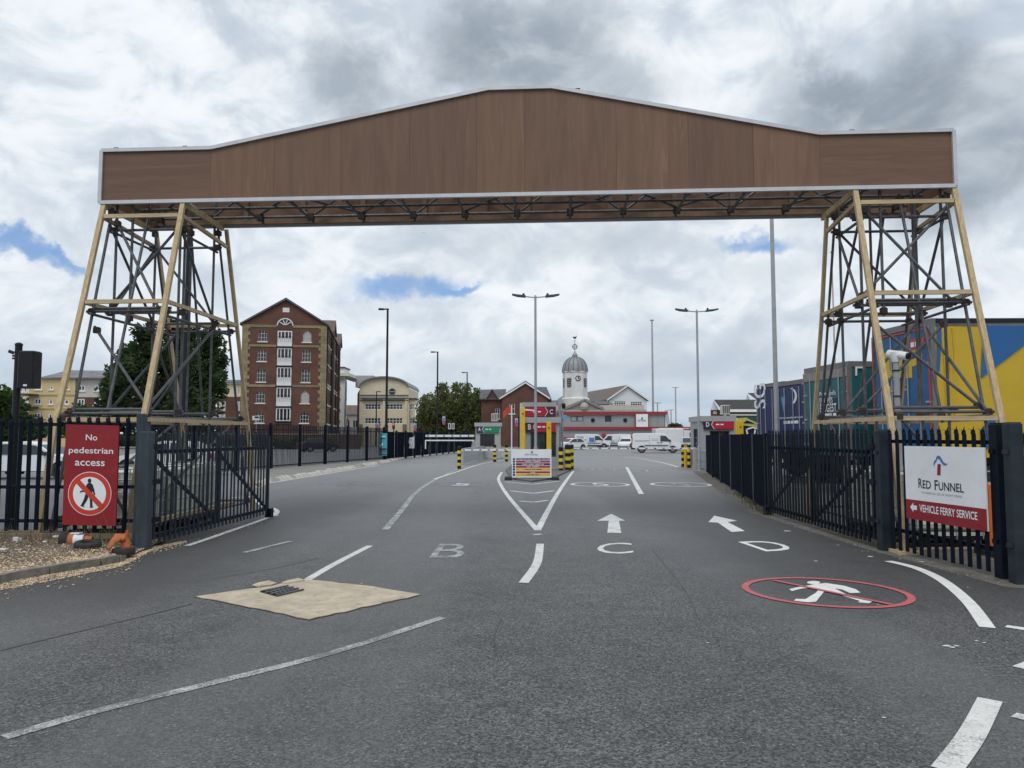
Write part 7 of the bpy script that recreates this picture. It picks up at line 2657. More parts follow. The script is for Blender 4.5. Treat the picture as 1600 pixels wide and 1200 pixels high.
def vehicle(name, label, cat, prof, W_, paint, glassp, wheels, r, loc, rz, group=None, belt=1.0, tumble=0.12, extra=None, van=False):
    """prof: side outline (x forward, z) anticlockwise from the rear lower corner; glassp: side window outlines"""
    t = thing(name, label, cat, (0, 0, 0), 0, group)
    hw = W_ / 2
    zmax = max(z for x, z in prof)
    xmin, xmax = min(x for x, z in prof), max(x for x, z in prof)

    def half(x, z):
        h = hw
        if z > belt:
            h -= tumble * (z - belt) / (zmax - belt)
        e = min(x - xmin, xmax - x)
        if e < 0.45:
            h -= 0.10 * (1 - e / 0.45) ** 2
        if z < 0.45:
            h -= 0.04
        return h
    n = len(prof)
    vs = [(x, -half(x, z) + 0.04, z) for x, z in prof] + [(x, half(x, z) - 0.04, z) for x, z in prof]
    # a second, slightly inset ring rounds the shoulders
    cx, cz = sum(p[0] for p in prof) / n, sum(p[1] for p in prof) / n
    ins = [(x + (cx - x) * 0.025, z + (cz - z) * 0.05) for x, z in prof]
    vs += [(x, -half(x, z), z) for x, z in ins] + [(x, half(x, z), z) for x, z in ins]
    fs = [(i, (i + 1) % n, n + (i + 1) % n, n + i) for i in range(n)]
    fs += [(2 * n + i, 2 * n + (i + 1) % n, (i + 1) % n, i) for i in range(n)]
    fs += [(n + i, n + (i + 1) % n, 3 * n + (i + 1) % n, 3 * n + i) for i in range(n)]
    fs += [tuple(range(2 * n, 3 * n)), tuple(range(4 * n - 1, 3 * n - 1, -1))]
    MB().add(vs, fs).build('body', paint, t, local=True, smooth=True)
    for gl in glassp:
        nm, pts = gl
        for sd in (-1, 1):
            pp = [(x, sd * (half(x, z) + 0.004), z) for x, z in pts]
            MB().prism(pp, (0, -sd * 0.02, 0)).build(nm, DARKGLASS if nm != 'side_moulding' and nm != 'lower_trim' else PLASTIC, t, local=True)
    for x in wheels:
        for sd in (-1, 1):
            arch = [(x + (r + 0.07) * math.cos(a), sd * (hw - 0.035), r + (r + 0.07) * math.sin(a)) for a in np.linspace(-0.5, math.pi + 0.5, 15)]
            MB().prism(arch, (0, sd * 0.040, 0)).build('wheel_arch', BLACK, t, local=True)
            wheel_parts(t, x, sd * (hw - 0.07), r, 0.22)
    if extra:
        extra(t, half)
    t.location = loc
    t.rotation_euler = (0, 0, rz)
    WM[t] = Matrix.Translation(loc) @ Matrix.Rotation(rz, 4, 'Z')
    return t


VAN_P = [(-2.45, 0.35), (2.30, 0.30), (2.42, 0.45), (2.40, 0.78), (2.22, 0.98), (1.62, 1.18), (0.86, 1.86), (0.60, 1.95), (-0.6, 1.98), (-2.25, 1.96), (-2.40, 1.85), (-2.48, 1.0)]


def van_extra(rear=True, logos=()):
    def f(t, half):
        # windscreen on the sloping nose
        a, b = (1.55, 1.22), (0.90, 1.82)
        MB().add([(a[0] + 0.012, -half(*a) + 0.12, a[1] + 0.012), (a[0] + 0.012, half(*a) - 0.12, a[1] + 0.012), (b[0] + 0.012, half(*b) - 0.14, b[1] + 0.012), (b[0] + 0.012, -half(*b) + 0.14, b[1] + 0.012)], [(0, 1, 2, 3)]).build('windscreen', DARKGLASS, t, local=True)
        for sd in (-1, 1):
            MB().bbox(-2.52, -2.40, sd * 0.80 - 0.07, sd * 0.80 + 0.07, 0.85, 1.62, 0.02).build('tail_light', LAMP_RED, t, local=True)
            MB().bbox(2.18, 2.40, sd * 0.72 - 0.14, sd * 0.72 + 0.14, 0.72, 0.92, 0.03).build('headlight', LAMP_CLR, t, local=True)
            MB().bbox(1.22, 1.36, sd * 1.03 - 0.09, sd * 1.03 + 0.09, 1.12, 1.36, 0.03).build('mirror', PLASTIC, t, local=True)
            for x in (0.10, 0.42):
                MB().box(x - 0.07, x + 0.07, sd * 0.955 - 0.02, sd * 0.955 + 0.02, 1.02, 1.08).build('door_handle', PLASTIC, t, local=True)
            for x in (-0.72, 0.28, 1.25):
                MB().box(x - 0.006, x + 0.006, sd * (half(x, 1.0) + 0.001) - 0.003, sd * (half(x, 1.0) + 0.001) + 0.003, 0.45, 1.75 if x < 1 else 1.1).build('door_seam', PLASTIC, t, local=True)
            MB().box(-2.2, -0.75, sd * (half(-1.5, 1.22) + 0.002) - 0.005, sd * (half(-1.5, 1.22) + 0.002) + 0.005, 1.20, 1.235).build('door_runner', PLASTIC, t, local=True)
        MB().bbox(-2.56, -2.40, -0.9, 0.9, 0.36, 0.58, 0.03).build('rear_bumper', PLASTIC, t, local=True)
        MB().bbox(2.30, 2.50, -0.85, 0.85, 0.28, 0.60, 0.05).build('front_bumper', PLASTIC, t, local=True)
        if rear:
            for sd in (-1, 1):
                MB().box(-2.505, -2.47, sd * 0.40 - 0.30, sd * 0.40 + 0.30, 1.15, 1.72).build('rear_window', DARKGLASS, t, local=True)
        for mt, x0, x1, z0, z1 in logos:
            for sd in (-1, 1):
                y = sd * (half((x0 + x1) / 2, z0) + 0.006)
                MB().prism([(x0, y, z0), (x1, y, z0), (x1, sd * (half(x1, z1) + 0.006), z1), (x0, sd * (half(x0, z1) + 0.006), z1)], (0, -sd * 0.008, 0)).build('side_print', mt, t, local=True)
    return f


VG = [('side_window', [(0.35, 1.15), (1.38, 1.15), (0.88, 1.72), (0.35, 1.74)]), ('lower_trim', [(-2.4, 0.36), (2.2, 0.36), (2.2, 0.50), (-2.4, 0.50)]), ('side_moulding', [(-1.2, 0.72), (1.1, 0.72), (1.1, 0.80), (-1.2, 0.80)])]
PALE_PRINT = M('pale_grey_print', (0.50, 0.52, 0.53), 0.4)
BLUE_PRINT = M('van_blue_print', (0.06, 0.16, 0.45), 0.4)
GREY_PRINT = M('van_grey_print', (0.30, 0.33, 0.45), 0.4)
c = G(1021, 707)
vehicle('delivery_van', 'big white van seen side on just behind the lane D barrier arm', 'van', VAN_P, 1.92, CAR_WHITE, VG, (-1.5, 1.55), 0.34, (c.x, 76.5, 0), R(-10), 'white vans parked beyond the booths', extra=van_extra(True, [(PALE_PRINT, -0.55, 0.15, 1.25, 1.5)]))
vehicle('delivery_van', 'white van with blue lettering parked nose towards the other small van', 'van', VAN_P, 1.90, CAR_WHITE, VG, (-1.5, 1.55), 0.34, (P(926, 682, 103).x, 103, 0), R(-8), 'white vans parked beyond the booths', extra=van_extra(True, [(GREY_PRINT, -2.1, -1.2, 1.38, 1.68), (BLUE_PRINT, -0.45, 0.25, 0.95, 1.5)]))
vehicle('delivery_van', 'plain white van parked nose to nose with the lettered van', 'van', VAN_P, 1.90, CAR_WHITE, VG, (-1.5, 1.55), 0.34, (P(957, 682, 105).x, 105, 0), R(188), 'white vans parked beyond the booths', extra=van_extra(True))
CAR_P = [(-2.05, 0.32), (2.0, 0.28), (2.12, 0.45), (2.08, 0.68), (1.85, 0.80), (1.05, 0.92), (0.35, 1.36), (-0.1, 1.46), (-1.1, 1.44), (-1.75, 1.10), (-2.1, 0.95), (-2.14, 0.6)]
CG = [('side_window', [(-0.35, 0.95), (0.82, 0.95), (0.30, 1.30), (-0.35, 1.36)]), ('side_window', [(-1.52, 0.98), (-0.42, 0.95), (-0.42, 1.37), (-1.05, 1.35)])]


def car_extra(t, half):
    a, b = (0.95, 0.97), (0.40, 1.33)
    MB().add([(a[0] + 0.015, -half(*a) + 0.1, a[1] + 0.012), (a[0] + 0.015, half(*a) - 0.1, a[1] + 0.012), (b[0] + 0.015, half(*b) - 0.1, b[1] + 0.012), (b[0] + 0.015, -half(*b) + 0.1, b[1] + 0.012)], [(0, 1, 2, 3)]).build('windscreen', DARKGLASS, t, local=True)
    a, b = (-1.70, 1.13), (-1.16, 1.42)
    MB().add([(a[0] - 0.015, half(*a) - 0.1, a[1] + 0.012), (a[0] - 0.015, -half(*a) + 0.1, a[1] + 0.012), (b[0] - 0.015, -half(*b) + 0.1, b[1] + 0.012), (b[0] - 0.015, half(*b) - 0.1, b[1] + 0.012)], [(0, 1, 2, 3)]).build('rear_window', DARKGLASS, t, local=True)
    for sd in (-1, 1):
        MB().bbox(1.86, 2.09, sd * 0.62 - 0.15, sd * 0.62 + 0.15, 0.58, 0.72, 0.02).build('headlight', LAMP_CLR, t, local=True)
        MB().bbox(-2.16, -2.0, sd * 0.66 - 0.12, sd * 0.66 + 0.12, 0.72, 0.90, 0.02).build('tail_light', LAMP_RED, t, local=True)
        MB().bbox(0.66, 0.80, sd * 0.93 - 0.08, sd * 0.93 + 0.08, 0.92, 1.06, 0.02).build('mirror', PLASTIC, t, local=True)
    MB().box(2.10, 2.135, -0.26, 0.26, 0.40, 0.51).build('number_plate', WHITE, t, local=True)


vehicle('parked_car', 'white car parked at the rear of the lettered white van', 'car', CAR_P, 1.75, CAR_WHITE, CG, (-1.3, 1.3), 0.31, (P(892, 682, 96).x, 96, 0), R(215), 'cars beyond the booths', belt=0.9, tumble=0.2, extra=car_extra)
vehicle('parked_car', 'white car glimpsed between the plain white van and the big van', 'car', CAR_P, 1.75, CAR_WHITE, CG, (-1.3, 1.3), 0.31, (P(979, 682, 104).x, 104, 0), R(250), 'cars beyond the booths', belt=0.9, tumble=0.2, extra=car_extra)
vehicle('parked_car', 'dark car on the road behind the bar railing before the brick warehouse', 'car', CAR_P, 1.78, CAR_DARK, CG, (-1.3, 1.3), 0.32, (P(498, 682, 82).x, 82, 0), R(38), 'cars on the road by the warehouse', belt=0.9, tumble=0.2, extra=car_extra)
vehicle('parked_car', 'white car behind the fence beside the red pedestrian notice', 'car', CAR_P, 1.78, CAR_WHITE, CG, (-1.3, 1.3), 0.32, (P(60, 682, 30).x, 30, 0), R(5), 'cars on the road by the warehouse', belt=0.9, tumble=0.2, extra=car_extra)
vehicle('parked_car', 'white car seen through the pales of the blue gate leaf', 'car', CAR_P, 1.78, CAR_WHITE, CG, (-1.3, 1.3), 0.32, (P(262, 682, 33).x, 33, 0), R(183), 'cars on the road by the warehouse', belt=0.9, tumble=0.2, extra=car_extra)
# long white coach-built lorry behind the big van
ll = thing('white_lorry', 'long white lorry standing behind the big white van', 'lorry', (P(1060, 682, 88).x, 88, 0))
x0, x1 = P(1022, 682, 88).x, P(1092, 682, 88).x
MB().bbox(x0, x1 - 2.0, 87, 89.4, 0.75, 2.55, 0.06).build('box_body', CAR_WHITE, ll)
MB().prism([(x1 - 1.98, 87.05, 0.5), (x1, 87.05, 0.5), (x1, 87.05, 1.3), (x1 - 0.35, 87.05, 2.3), (x1 - 1.98, 87.05, 2.4)], (0, 2.2, 0)).build('cab', CAR_WHITE, ll)
MB().prism([(x1 - 1.3, 87.03, 1.35), (x1 - 0.25, 87.03, 1.35), (x1 - 0.5, 87.03, 2.1), (x1 - 1.3, 87.03, 2.1)], (0, 0.015, 0)).build('side_window', DARKGLASS, ll)
MB().box(x0 + 0.1, x1 - 0.3, 87.3, 89.1, 0.45, 0.74).build('chassis', BLACK, ll)
for x in (x0 + 1.0, x1 - 1.0):
    for y in (87.1, 89.2):
        w_ = MB()
        w_.lathe([(0.42, -0.12), (0.42, 0.12)], 16, (0, 0, 0))
        w_.v = [(a + x, c_ + y, b + 0.42) for a, b, c_ in w_.v]
        w_.build('wheel', RUBBER, ll)
for k in range(4):
    MB().box(x0 + 0.6 + k * 0.9, x0 + 1.3 + k * 0.9, 87.5, 88.9, 2.553, 2.62).build('roof_hatch', CAR_WHITE, ll)

# lorry trailers, standing side by side across the view


def trailer(label, near, far_y, z_top, z_bot, L, body, rear, frame, name='lorry_trailer'):
    """near: rear corner nearest the camera (X, Y); rear face runs to (X', far_y); body runs to +x"""
    t = thing(name, label, 'trailer', (near[0], near[1], 0), 0, 'lorry trailers parked behind the scaffold')
    n0 = Vector((*near, 0))
    wv = Vector((-0.11 * (far_y - near[1]), far_y - near[1], 0))
    wl = wv.length
    wn = wv / wl
    ln = Vector((wn.y, -wn.x, 0))
    pt = lambda a, w, z: n0 + ln * a + wn * w + Vector((0, 0, z))
    MB().prism([pt(0.05, 0.02, z_bot), pt(L, 0.02, z_bot), pt(L, 0.02, z_top - 0.16), pt(0.05, 0.02, z_top - 0.16)], wn * (wl - 0.04)).build('curtain_body', body, t)
    MB().prism([pt(0.0, 0.0, z_top - 0.158), pt(L, 0.0, z_top - 0.158), pt(L, 0.0, z_top), pt(0.0, 0.0, z_top)], wn * wl).build('roof_rail', frame, t)
    for w in (0.0, wl - 0.1):
        MB().prism([pt(-0.03, w, z_bot - 0.1), pt(0.09, w, z_bot - 0.1), pt(0.09, w, z_top - 0.16), pt(-0.03, w, z_top - 0.16)], wn * 0.1).build('corner_post', frame, t)
    for k in range(2):
        w0, w1 = 0.11 + k * (wl - 0.22) / 2 + 0.01, 0.11 + (k + 1) * (wl - 0.22) / 2 - 0.01
        dr = MB().prism([pt(0.0, w0, z_bot), pt(0.0, w1, z_bot), pt(0.0, w1, z_top - 0.2), pt(0.0, w0, z_top - 0.2)], ln * -0.03).build('rear_door', rear, t)
        for f in (0.3, 0.72):
            w = w0 + (w1 - w0) * f
            MB().tube(pt(-0.05, w, z_bot), pt(-0.05, w, z_top - 0.25), 0.018, 6).build('lock_rod', GALV, dr)
        for f in (0.12, 0.4, 0.68, 0.93):
            z = z_bot + (z_top - z_bot) * f
            we = w0 + 0.02 if k == 0 else w1 - 0.02
            MB().beam(pt(-0.045, we - 0.09, z), pt(-0.045, we + 0.09, z), 0.03, 0.05).build('hinge', GALV, dr)
    MB().prism([pt(0.1, 0.3, z_bot - 0.25), pt(L, 0.3, z_bot - 0.25), pt(L, 0.3, z_bot - 0.002), pt(0.1, 0.3, z_bot - 0.002)], wn * (wl - 0.6)).build('chassis', BLACK, t)
    for a in (1.6, 2.9, 4.2):
        for w in (0.18, wl - 0.18):
            c_ = pt(a, w, 0.5)
            m_ = MB()
            m_.tube(c_ - wn * 0.15, c_ + wn * 0.15, 0.5, 18)
            m_.build('wheel', RUBBER, t)
    MB().beam(pt(-0.02, 0.1, 0.55), pt(-0.02, wl - 0.1, 0.55), 0.1, 0.14).build('rear_bar', BLACK, t)
    return t, pt, wl


T_YEL = M('yellow_curtain', (0.60, 0.40, 0.022), 0.55, var=0.06, scale=0.8, bump=0.25, bscale=3, dirt=(0.40, 0.28, 0.03), dirt_amt=0.25)
T_BLUE = M('blue_curtain', (0.012, 0.115, 0.33), 0.5, var=0.08, scale=0.8)
T_BLUE2 = M('blue_door', (0.014, 0.105, 0.26), 0.45, var=0.12, dirt=(0.03, 0.05, 0.09), dirt_amt=0.4)
T_FRAME = M('trailer_frame_grey', (0.16, 0.155, 0.16), 0.5, var=0.15)
T_TEAL = M('teal_curtain', (0.010, 0.115, 0.155), 0.5, var=0.1, scale=0.8)
T_TEAL2 = M('teal_door', (0.014, 0.12, 0.14), 0.45, var=0.12)
T_NAVY = M('trailer_blue', (0.012, 0.026, 0.11), 0.45, var=0.1)
RIM_RED = M('reflective_red', (0.40, 0.04, 0.05), 0.4)

ny = 17.8
nx_ = P(1462, 682, ny).x
t1, pt1, w1 = trailer('yellow and blue curtain sided trailer with big yellow letters on its rear doors', (nx_, ny), 20.2, P(1462, 497, ny).z, 1.15, 13.6, T_YEL, T_BLUE2, T_FRAME)
zt_, zb0 = P(1462, 497, ny).z, 1.15


def side_poly(root, pt, px, Yr, mat, name, k=0.012):
    """flat print on the curtain: pixel outline laid on the side plane"""
    pts = []
    o0, l0 = pt(0, 0, 0), (pt(1, 0, 0) - pt(0, 0, 0))
    n0 = Vector((l0.y, -l0.x, 0))
    for u, v in px:
        d = ray(u, v)
        tt = (o0.x * n0.x + o0.y * n0.y) / (d.x * n0.x + d.y * n0.y)
        p = Vector((d.x * tt, d.y * tt, H_CAM + d.z * tt))
        pts.append(p + n0.normalized() * k)
    return MB().prism(pts, -n0.normalized() * (k - 0.002)).build(name, mat, root)


side_poly(t1, pt1, [(1536.5, 509), (1599, 509), (1640, 509), (1640, 462), (1600, 506)][0:3] + [(1532.5, 591)], ny, T_BLUE, 'printed_panel')
side_poly(t1, pt1, [(1464, 506.5), (1472, 506.5), (1468, 580), (1464, 585)], ny, T_BLUE, 'printed_panel')
side_poly(t1, pt1, [(1532, 672), (1553, 648), (1566, 700), (1532, 700)], ny, T_BLUE, 'printed_panel')
# dark gutter under the roof rail, folds in the curtain
side_poly(t1, pt1, [(1462, 497.5), (1640, 497), (1640, 503.5), (1462, 504.5)], ny, BLACK, 'gutter_strip', 0.02)
for k in range(7):
    u = 1472 + k * 3.2
    a, b = (u, 512 + (k % 3) * 7), (u + 9 - k * 0.8, 655 - (k % 2) * 12)
    d_ = []
    for (uu, vv) in (a, ((a[0] + b[0]) / 2 + 2.5, (a[1] + b[1]) / 2), b):
        q_ = P(uu, vv, ny)
        d_.append(Vector((q_.x, pt1(q_.x - nx_, 0, 0).y, q_.z)))
    mb = MB()
    for p_, q_ in zip(d_, d_[1:]):
        mb.tube(p_ + Vector((0, 0.012, 0)), q_ + Vector((0, 0.012, 0)), 0.03, 6, 0.022)
    mb.build('curtain_fold', T_YEL, t1, smooth=True)


def rear_text(root, pt, wl, txt, w0, w1, z0, z1, mat, bold=0.02, k=-0.036):
    """w0..w1 read from the far side (left in view) to the near side"""
    a, b = pt(k, wl - w0, z0), pt(k, wl - w1, z0)
    if txt.startswith('-'):
        return scribble(MB(), a, b - a, Vector((0, 0, z1 - z0)), len(txt), len(txt) + 5).build('small_print', mat, root)
    return text(MB(), txt, a, b - a, Vector((0, 0, z1 - z0)), bold).build('lettering', mat, root)


T_LET = M('trailer_yellow_letter', (0.60, 0.42, 0.03), 0.5, var=0.05)
rear_text(t1, pt1, w1, 'UP', 0.55, 2.1, P(1430, 592, 18.8).z, P(1430, 546, 18.8).z, T_LET, 0.05)
rear_text(t1, pt1, w1, '.uk', 0.5, 1.5, P(1430, 610, 18.8).z, P(1430, 597, 18.8).z, T_LET, 0.02)
for w in (0.07, w1 - 0.07):
    a = pt1(-0.045, w, 1.1)
    MB().tube(a, a + Vector((0, 0, zt_ - 1.4)), 0.025, 5).build('reflective_tape', RIM_RED, t1)
a, b = pt1(-0.04, 0.12, zt_ - 0.22), pt1(-0.04, w1 - 0.12, zt_ - 0.22)
MB().beam(a, b, 0.02, 0.04).build('reflective_tape', RIM_RED, t1)
a, b = pt1(-0.04, 0.22, zt_ - 0.55), pt1(-0.04, 0.75, zt_ - 0.55)
pl_ = MB().beam(a, b, 0.02, 0.26).build('red_plate', RIM_RED, t1)
rear_text(t1, pt1, w1, '--', w1 - 0.72, w1 - 0.45, zt_ - 0.62, zt_ - 0.5, WHITE, 0.0, -0.055)

ny2 = 21.0
nx2 = P(1329, 682, ny2).x
zt5 = P(1329, 564, ny2).z
t2, pt2, w2 = trailer('teal box trailer with white lettering on its dark rear panel', (nx2, ny2), 23.5, zt5, 1.1, 12, T_TEAL, T_TEAL2, T_FRAME)
MB().prism([pt2(-0.05, 0.02, zt5 - 0.42), pt2(-0.05, w2 - 0.02, zt5 - 0.42), pt2(-0.05, w2 - 0.02, zt5 - 0.17), pt2(-0.05, 0.02, zt5 - 0.17)], (0.045, 0, 0)).build('rear_header', M('pale_header', (0.26, 0.24, 0.22), 0.5), t2)
MB().prism([pt2(-0.04, w2 - 1.95, 1.35), pt2(-0.04, w2 - 0.95, 1.35), pt2(-0.04, w2 - 0.95, 2.75), pt2(-0.04, w2 - 1.95, 2.75)], (0.008, 0, 0)).build('printed_panel', M('dark_teal_panel', (0.008, 0.035, 0.05), 0.5), t2)
zz_ = lambda v: P(1300, v, 22.1).z
for tx_, v0, v1, w0_, w1_ in (("Poundland's", 618, 611, 1.0, 1.9), ("EUROPE'S", 630, 621, 1.0, 1.72), ('BIGGEST', 644, 631, 1.0, 1.92), ('---', 653, 646, 1.0, 1.9), ('--', 663, 656, 1.0, 1.9)):
    rear_text(t2, pt2, w2, tx_, w0_, w1_, zz_(v0), zz_(v1), WHITE, 0.012, -0.052)
side_poly(t2, pt2, [(1336, 573), (1349, 573), (1349, 575.5), (1338.5, 575.5), (1338.5, 587), (1336, 587)], ny2, WHITE, 'white_corner_mark', 0.03)

ny3 = 26.0
nx3 = P(1262, 682, ny3).x
zt6 = P(1259, 591, ny3).z
t3, pt3, w3 = trailer('dark blue trailer with a white crescent emblem across its rear doors', (nx3, ny3), 28.4, zt6, 1.1, 12, T_NAVY, T_NAVY, T_FRAME)
Z6 = lambda v: P(1242, v, 27.2).z
mid_w = w3 / 2
cr = []
for t_ in np.linspace(-1.2, 1.5, 12):
    cr.append((0.30 * math.cos(t_), 0.30 * math.sin(t_)))
for t_ in np.linspace(1.4, -1.1, 12):
    cr.append((-0.07 + 0.27 * math.cos(t_), 0.02 + 0.27 * math.sin(t_)))
MB().poly([pt3(-0.04, mid_w - 0.15 - x * 1.5, Z6(620) + z) for x, z in cr]).build('crescent_emblem', WHITE, t3)
MB().poly([pt3(-0.04, mid_w + 0.18 - x, z) for x, z in ((-0.45, Z6(617)), (-0.30, Z6(621)), (-0.12, Z6(614)), (-0.10, Z6(630)), (-0.22, Z6(646)), (-0.36, Z6(630)))]).build('fin_emblem', M('pale_blue_print', (0.10, 0.28, 0.48), 0.5), t3)
rear_text(t3, pt3, w3, 'www.poundland.co.uk', 0.35, 2.2, Z6(654.5), Z6(651), WHITE)
rear_text(t3, pt3, w3, '----', 0.75, 1.85, Z6(662), Z6(657.5), WHITE)
ny4 = 29.6
nx4 = P(1226, 682, ny4).x
t4, pt4, w4 = trailer('dark blue trailer farthest back with white upright lettering by its hinges', (nx4, ny4), 32.0, P(1216, 598, 30.5).z, 1.1, 12, T_NAVY, T_NAVY, T_FRAME)
a = pt4(-0.04, w4 * 0.62, P(1218, 637, 30.5).z)
text(MB(), 'SG', a, Vector((0, 0, 1.05)), (pt4(-0.04, w4 * 0.62, 0) - pt4(-0.04, w4 * 0.15, 0)) * 1.0, 0.01).build('lettering', WHITE, t4)

gb = thing('green_container', 'dark green corrugated container with a pale top rail beyond the lane D booth', 'container', (P(1180, 682, 56).x, 56, 0))
x0, x1 = P(1143, 682, 56).x, P(1240, 682, 56).x
zt7 = P(1180, 647, 56).z
pts = []
n_ = 44
for k in range(n_ + 1):
    x = x0 + (x1 - x0) * k / n_
    pts.append((x, 56 + (0.0, 0.03, 0.03, 0.0)[k % 4]))
vs = [(x, y, 0.1) for x, y in pts] + [(x, y, zt7 - 0.12) for x, y in pts]
MB().add(vs, [(k, k + 1, n_ + 2 + k, n_ + 1 + k) for k in range(n_)]).build('corrugated_side', M('container_green', (0.010, 0.075, 0.040), 0.5, var=0.15), gb)
MB().box(x0 - 0.02, x1, 55.95, 58.4, zt7 - 0.118, zt7).build('top_rail', M('pale_rail', (0.5, 0.48, 0.44), 0.5), gb)
MB().box(x0, x0 + 0.08, 56.04, 58.4, 0.1, zt7 - 0.12).build('end_wall', M('container_green', (0.010, 0.075, 0.040), 0.5), gb)
MB().box(x0, x1, 56.0, 58.4, 0.0, 0.098).build('base_rail', BLACK, gb)

yl = thing('yellow_lorry_cab', 'yellow lorry cab with black flashes standing behind the sheet fence', 'lorry', (P(1170, 682, 42).x, 42, 0))
x0, x1 = P(1150, 682, 42).x, P(1192, 682, 42).x
Zc = lambda v: P(1170, v, 42).z
pf = [(x0, 0.5), (x1, 0.5), (x1, Zc(677)), (x1 - 0.05, Zc(668)), (x1 - 0.28, Zc(661)), (x1 - 0.75, Zc(655)), (x0 + 0.6, Zc(652.5)), (x0 + 0.15, Zc(653.5)), (x0, Zc(657))]
MB().prism([(x, 42, z) for x, z in pf], (0, 2.4, 0)).build('cab_shell', M('lorry_yellow', (0.55, 0.46, 0.10), 0.4, var=0.1, coat=0.4), yl)
MB().prism([(x, 41.985, z) for x, z in ((x0 + 0.45, Zc(660)), (x1 - 0.3, Zc(663)), (x1 - 0.75, Zc(656)), (x0 + 0.6, Zc(653.4)))], (0, 0.012, 0)).build('roof_deflector', M('pale_deflector', (0.42, 0.42, 0.42), 0.4), yl)
MB().prism([(x, 41.975, z) for x, z in ((x0 + 0.42, Zc(661)), (x1 - 0.4, Zc(662.5)), (x1 - 0.62, Zc(659.5)), (x0 + 0.6, Zc(656.8)))], (0, 0.008, 0)).build('black_flash', BLACK, yl)
MB().prism([(x, 41.98, z) for x, z in ((x0 + 0.42, 1.0), (x1 - 0.22, 1.0), (x1 - 0.16, Zc(668)), (x0 + 0.42, Zc(664.5)))], (0, 0.015, 0)).build('side_window', DARKGLASS, yl)
for a, b, c_, d_ in ((1166, 671, 1176, 668), (1169, 683, 1166, 670), (1176, 668, 1186, 670), (1178, 684, 1180, 671)):
    MB().beam(P(a, b, 41.95), P(c_, d_, 41.95), 0.03, 0.07).build('white_flash', WHITE, yl)
for x in (x0 + 0.6, x1 - 0.5):
    w_ = MB()
    w_.tube((x, 41.95, 0.5), (x, 42.3, 0.5), 0.5, 16)
    w_.build('wheel', RUBBER, yl)
MB().bbox(x1 - 0.6, x1 + 0.02, 41.9, 42.0, 0.95, 1.35, 0.03).build('red_bumper', RIM_RED, yl)

# things seen between the pales on the far side of the near fence
wl_ = thing('low_wall', 'low pale wall across the road behind the palisade fence', 'wall', (-30, 46, 0))
MB().bbox(-75, -14.6, 46, 46.4, 0, 0.95, 0.04).build('wall_body', M('pale_wall', (0.36, 0.35, 0.32), 0.85, var=0.2, dirt=(0.2, 0.19, 0.16), dirt_amt=0.5), wl_)
MB().box(-75.05, -14.55, 45.95, 46.45, 0.952, 1.03).build('coping', CONCRETE, wl_)
hg = thing('hedge', 'dark clipped hedge along the foot of the brick warehouse', 'hedge', (-33, 98, 0))
leaf_mesh('foliage', [(x, 97.5, 0.7, 1.6, 0.9, 0.95) for x in np.arange(-58, -22, 1.5)], 6000, 0.16, LEAF_DARK, hg, 21)
bw_ = thing('boundary_wall', 'dark brick boundary wall along the far side of the road', 'wall', (-40, 100, 0))
MB().box(-95, -20, 100, 100.35, 0, 1.9).build('wall_body', BRICK_D, bw_)
MB().box(-95.05, -19.95, 99.93, 100.42, 1.902, 2.02).build('coping', CONCRETE, bw_)
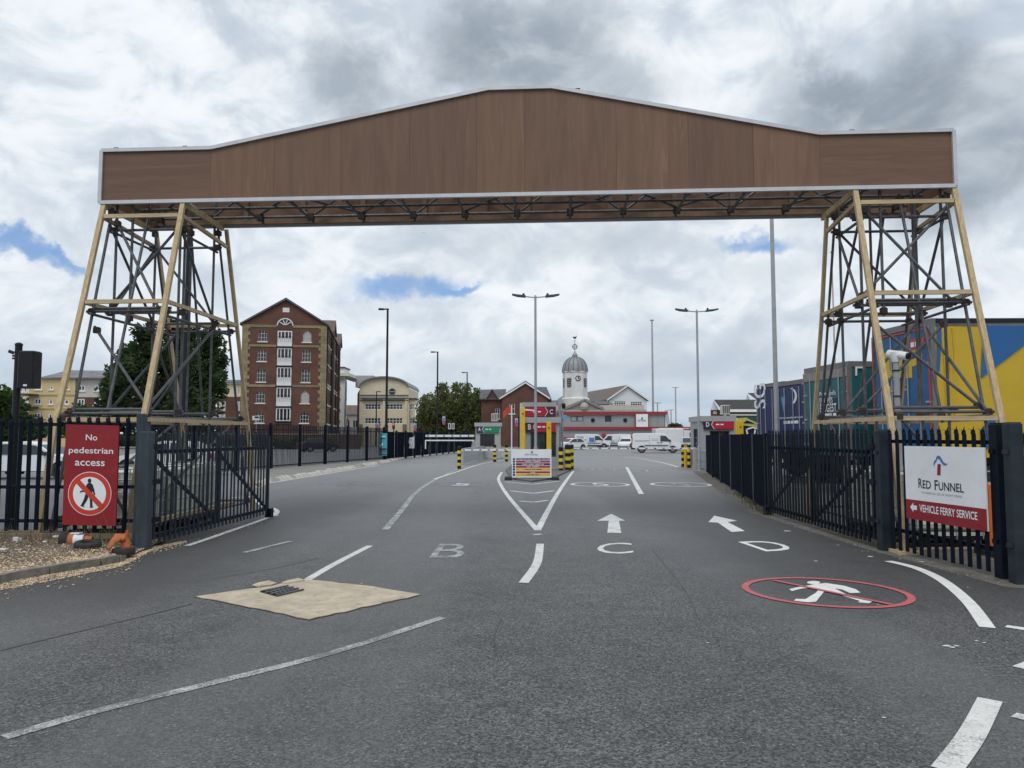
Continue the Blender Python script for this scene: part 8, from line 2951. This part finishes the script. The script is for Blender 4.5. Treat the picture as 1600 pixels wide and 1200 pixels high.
for k, (u0, u1, v, Yq, m_) in enumerate([(-200, 40, 664, 150, BRICK_O), (642, 770, 668, 150, BRICK_D), (1040, 1120, 676, 260, M('far_store', (0.30, 0.31, 0.33), 0.8))]):
    lab = ('long low brick building at the back behind the flats', 'long low dark building behind the willowy trees', 'long grey store far off past the red canopy')[k]
    t = thing('low_building', lab, 'building', (P((u0 + u1) / 2, 682, Yq).x, Yq, 0))
    F_ = Fac((P(u0, 682, Yq).x, Yq), (P(u1, 682, Yq).x, Yq))
    zt_k = P((u0 + u1) / 2, v, Yq).z
    MB().box(F_.a.x, F_.b.x, Yq, Yq + 8, 0, zt_k).build('wall_block', m_, t)
    MB().prism([(F_.a.x - 0.3, Yq - 0.4, zt_k + 0.002), (F_.a.x - 0.3, Yq + 4, zt_k + 1.2), (F_.a.x - 0.3, Yq + 8.4, zt_k + 0.002)], (F_.L + 0.6, 0, 0)).build('roof', ROOF, t)

# gulls in the air
for k, (u, v, Yq, a) in enumerate([(453, 456, 70, 0.3), (662, 364, 60, -0.2), (90, 419, 90, 0.1), (140, 417, 100, 0.5)]):
    lab = ('gull gliding just above the peak of the brick warehouse', 'gull gliding under the middle of the hoarding', 'gull flying out beyond the scaffold over open sky', 'smaller gull close beside the scaffold leg')[k]
    c_ = P(u, v, Yq)
    g_t = thing('gull', lab, 'bird', tuple(c_), 0, 'gulls in the sky')
    s = 3.4 * Yq / F_PX
    bd = MB()
    wing = [(-1.0, 0.10, 0.16), (-0.55, 0.02, 0.26), (-0.12, 0.0, 0.06), (0.12, 0.0, 0.06), (0.55, 0.02, 0.26), (1.0, 0.10, 0.16)]
    ca, sa = math.cos(a), math.sin(a)
    top_ = [(x * ca - z * sa, y, x * sa + z * ca) for x, y, z in wing]
    bot_ = [(x, y + 0.22 * (1 - abs(i - 2.5) / 3.2), z) for i, (x, y, z) in enumerate(top_)]
    vs = [c_ + Vector(p_) * s for p_ in top_] + [c_ + Vector(p_) * s for p_ in bot_] + [c_ + Vector((p_[0], p_[1] + 0.08, p_[2] - 0.04)) * s for p_ in top_]
    fs = []
    for i in range(5):
        fs += [(i, i + 1, 7 + i, 6 + i), (12 + i + 1, 12 + i, 6 + i, 7 + i), (i + 1, i, 12 + i, 13 + i)]
    bd.add(vs, fs)
    bd.build('wings', M('gull_grey', (0.10, 0.10, 0.11), 0.7), g_t)
    m_ = MB()
    m_.sphere((0, 0, 0), 1, 8, 6)
    m_.v = [tuple(c_ + Vector((x * 0.10, y * 0.36, z * 0.10 + 0.05)) * s) for x, y, z in m_.v]
    m_.build('body', M('gull_white', (0.4, 0.4, 0.4), 0.7), g_t)
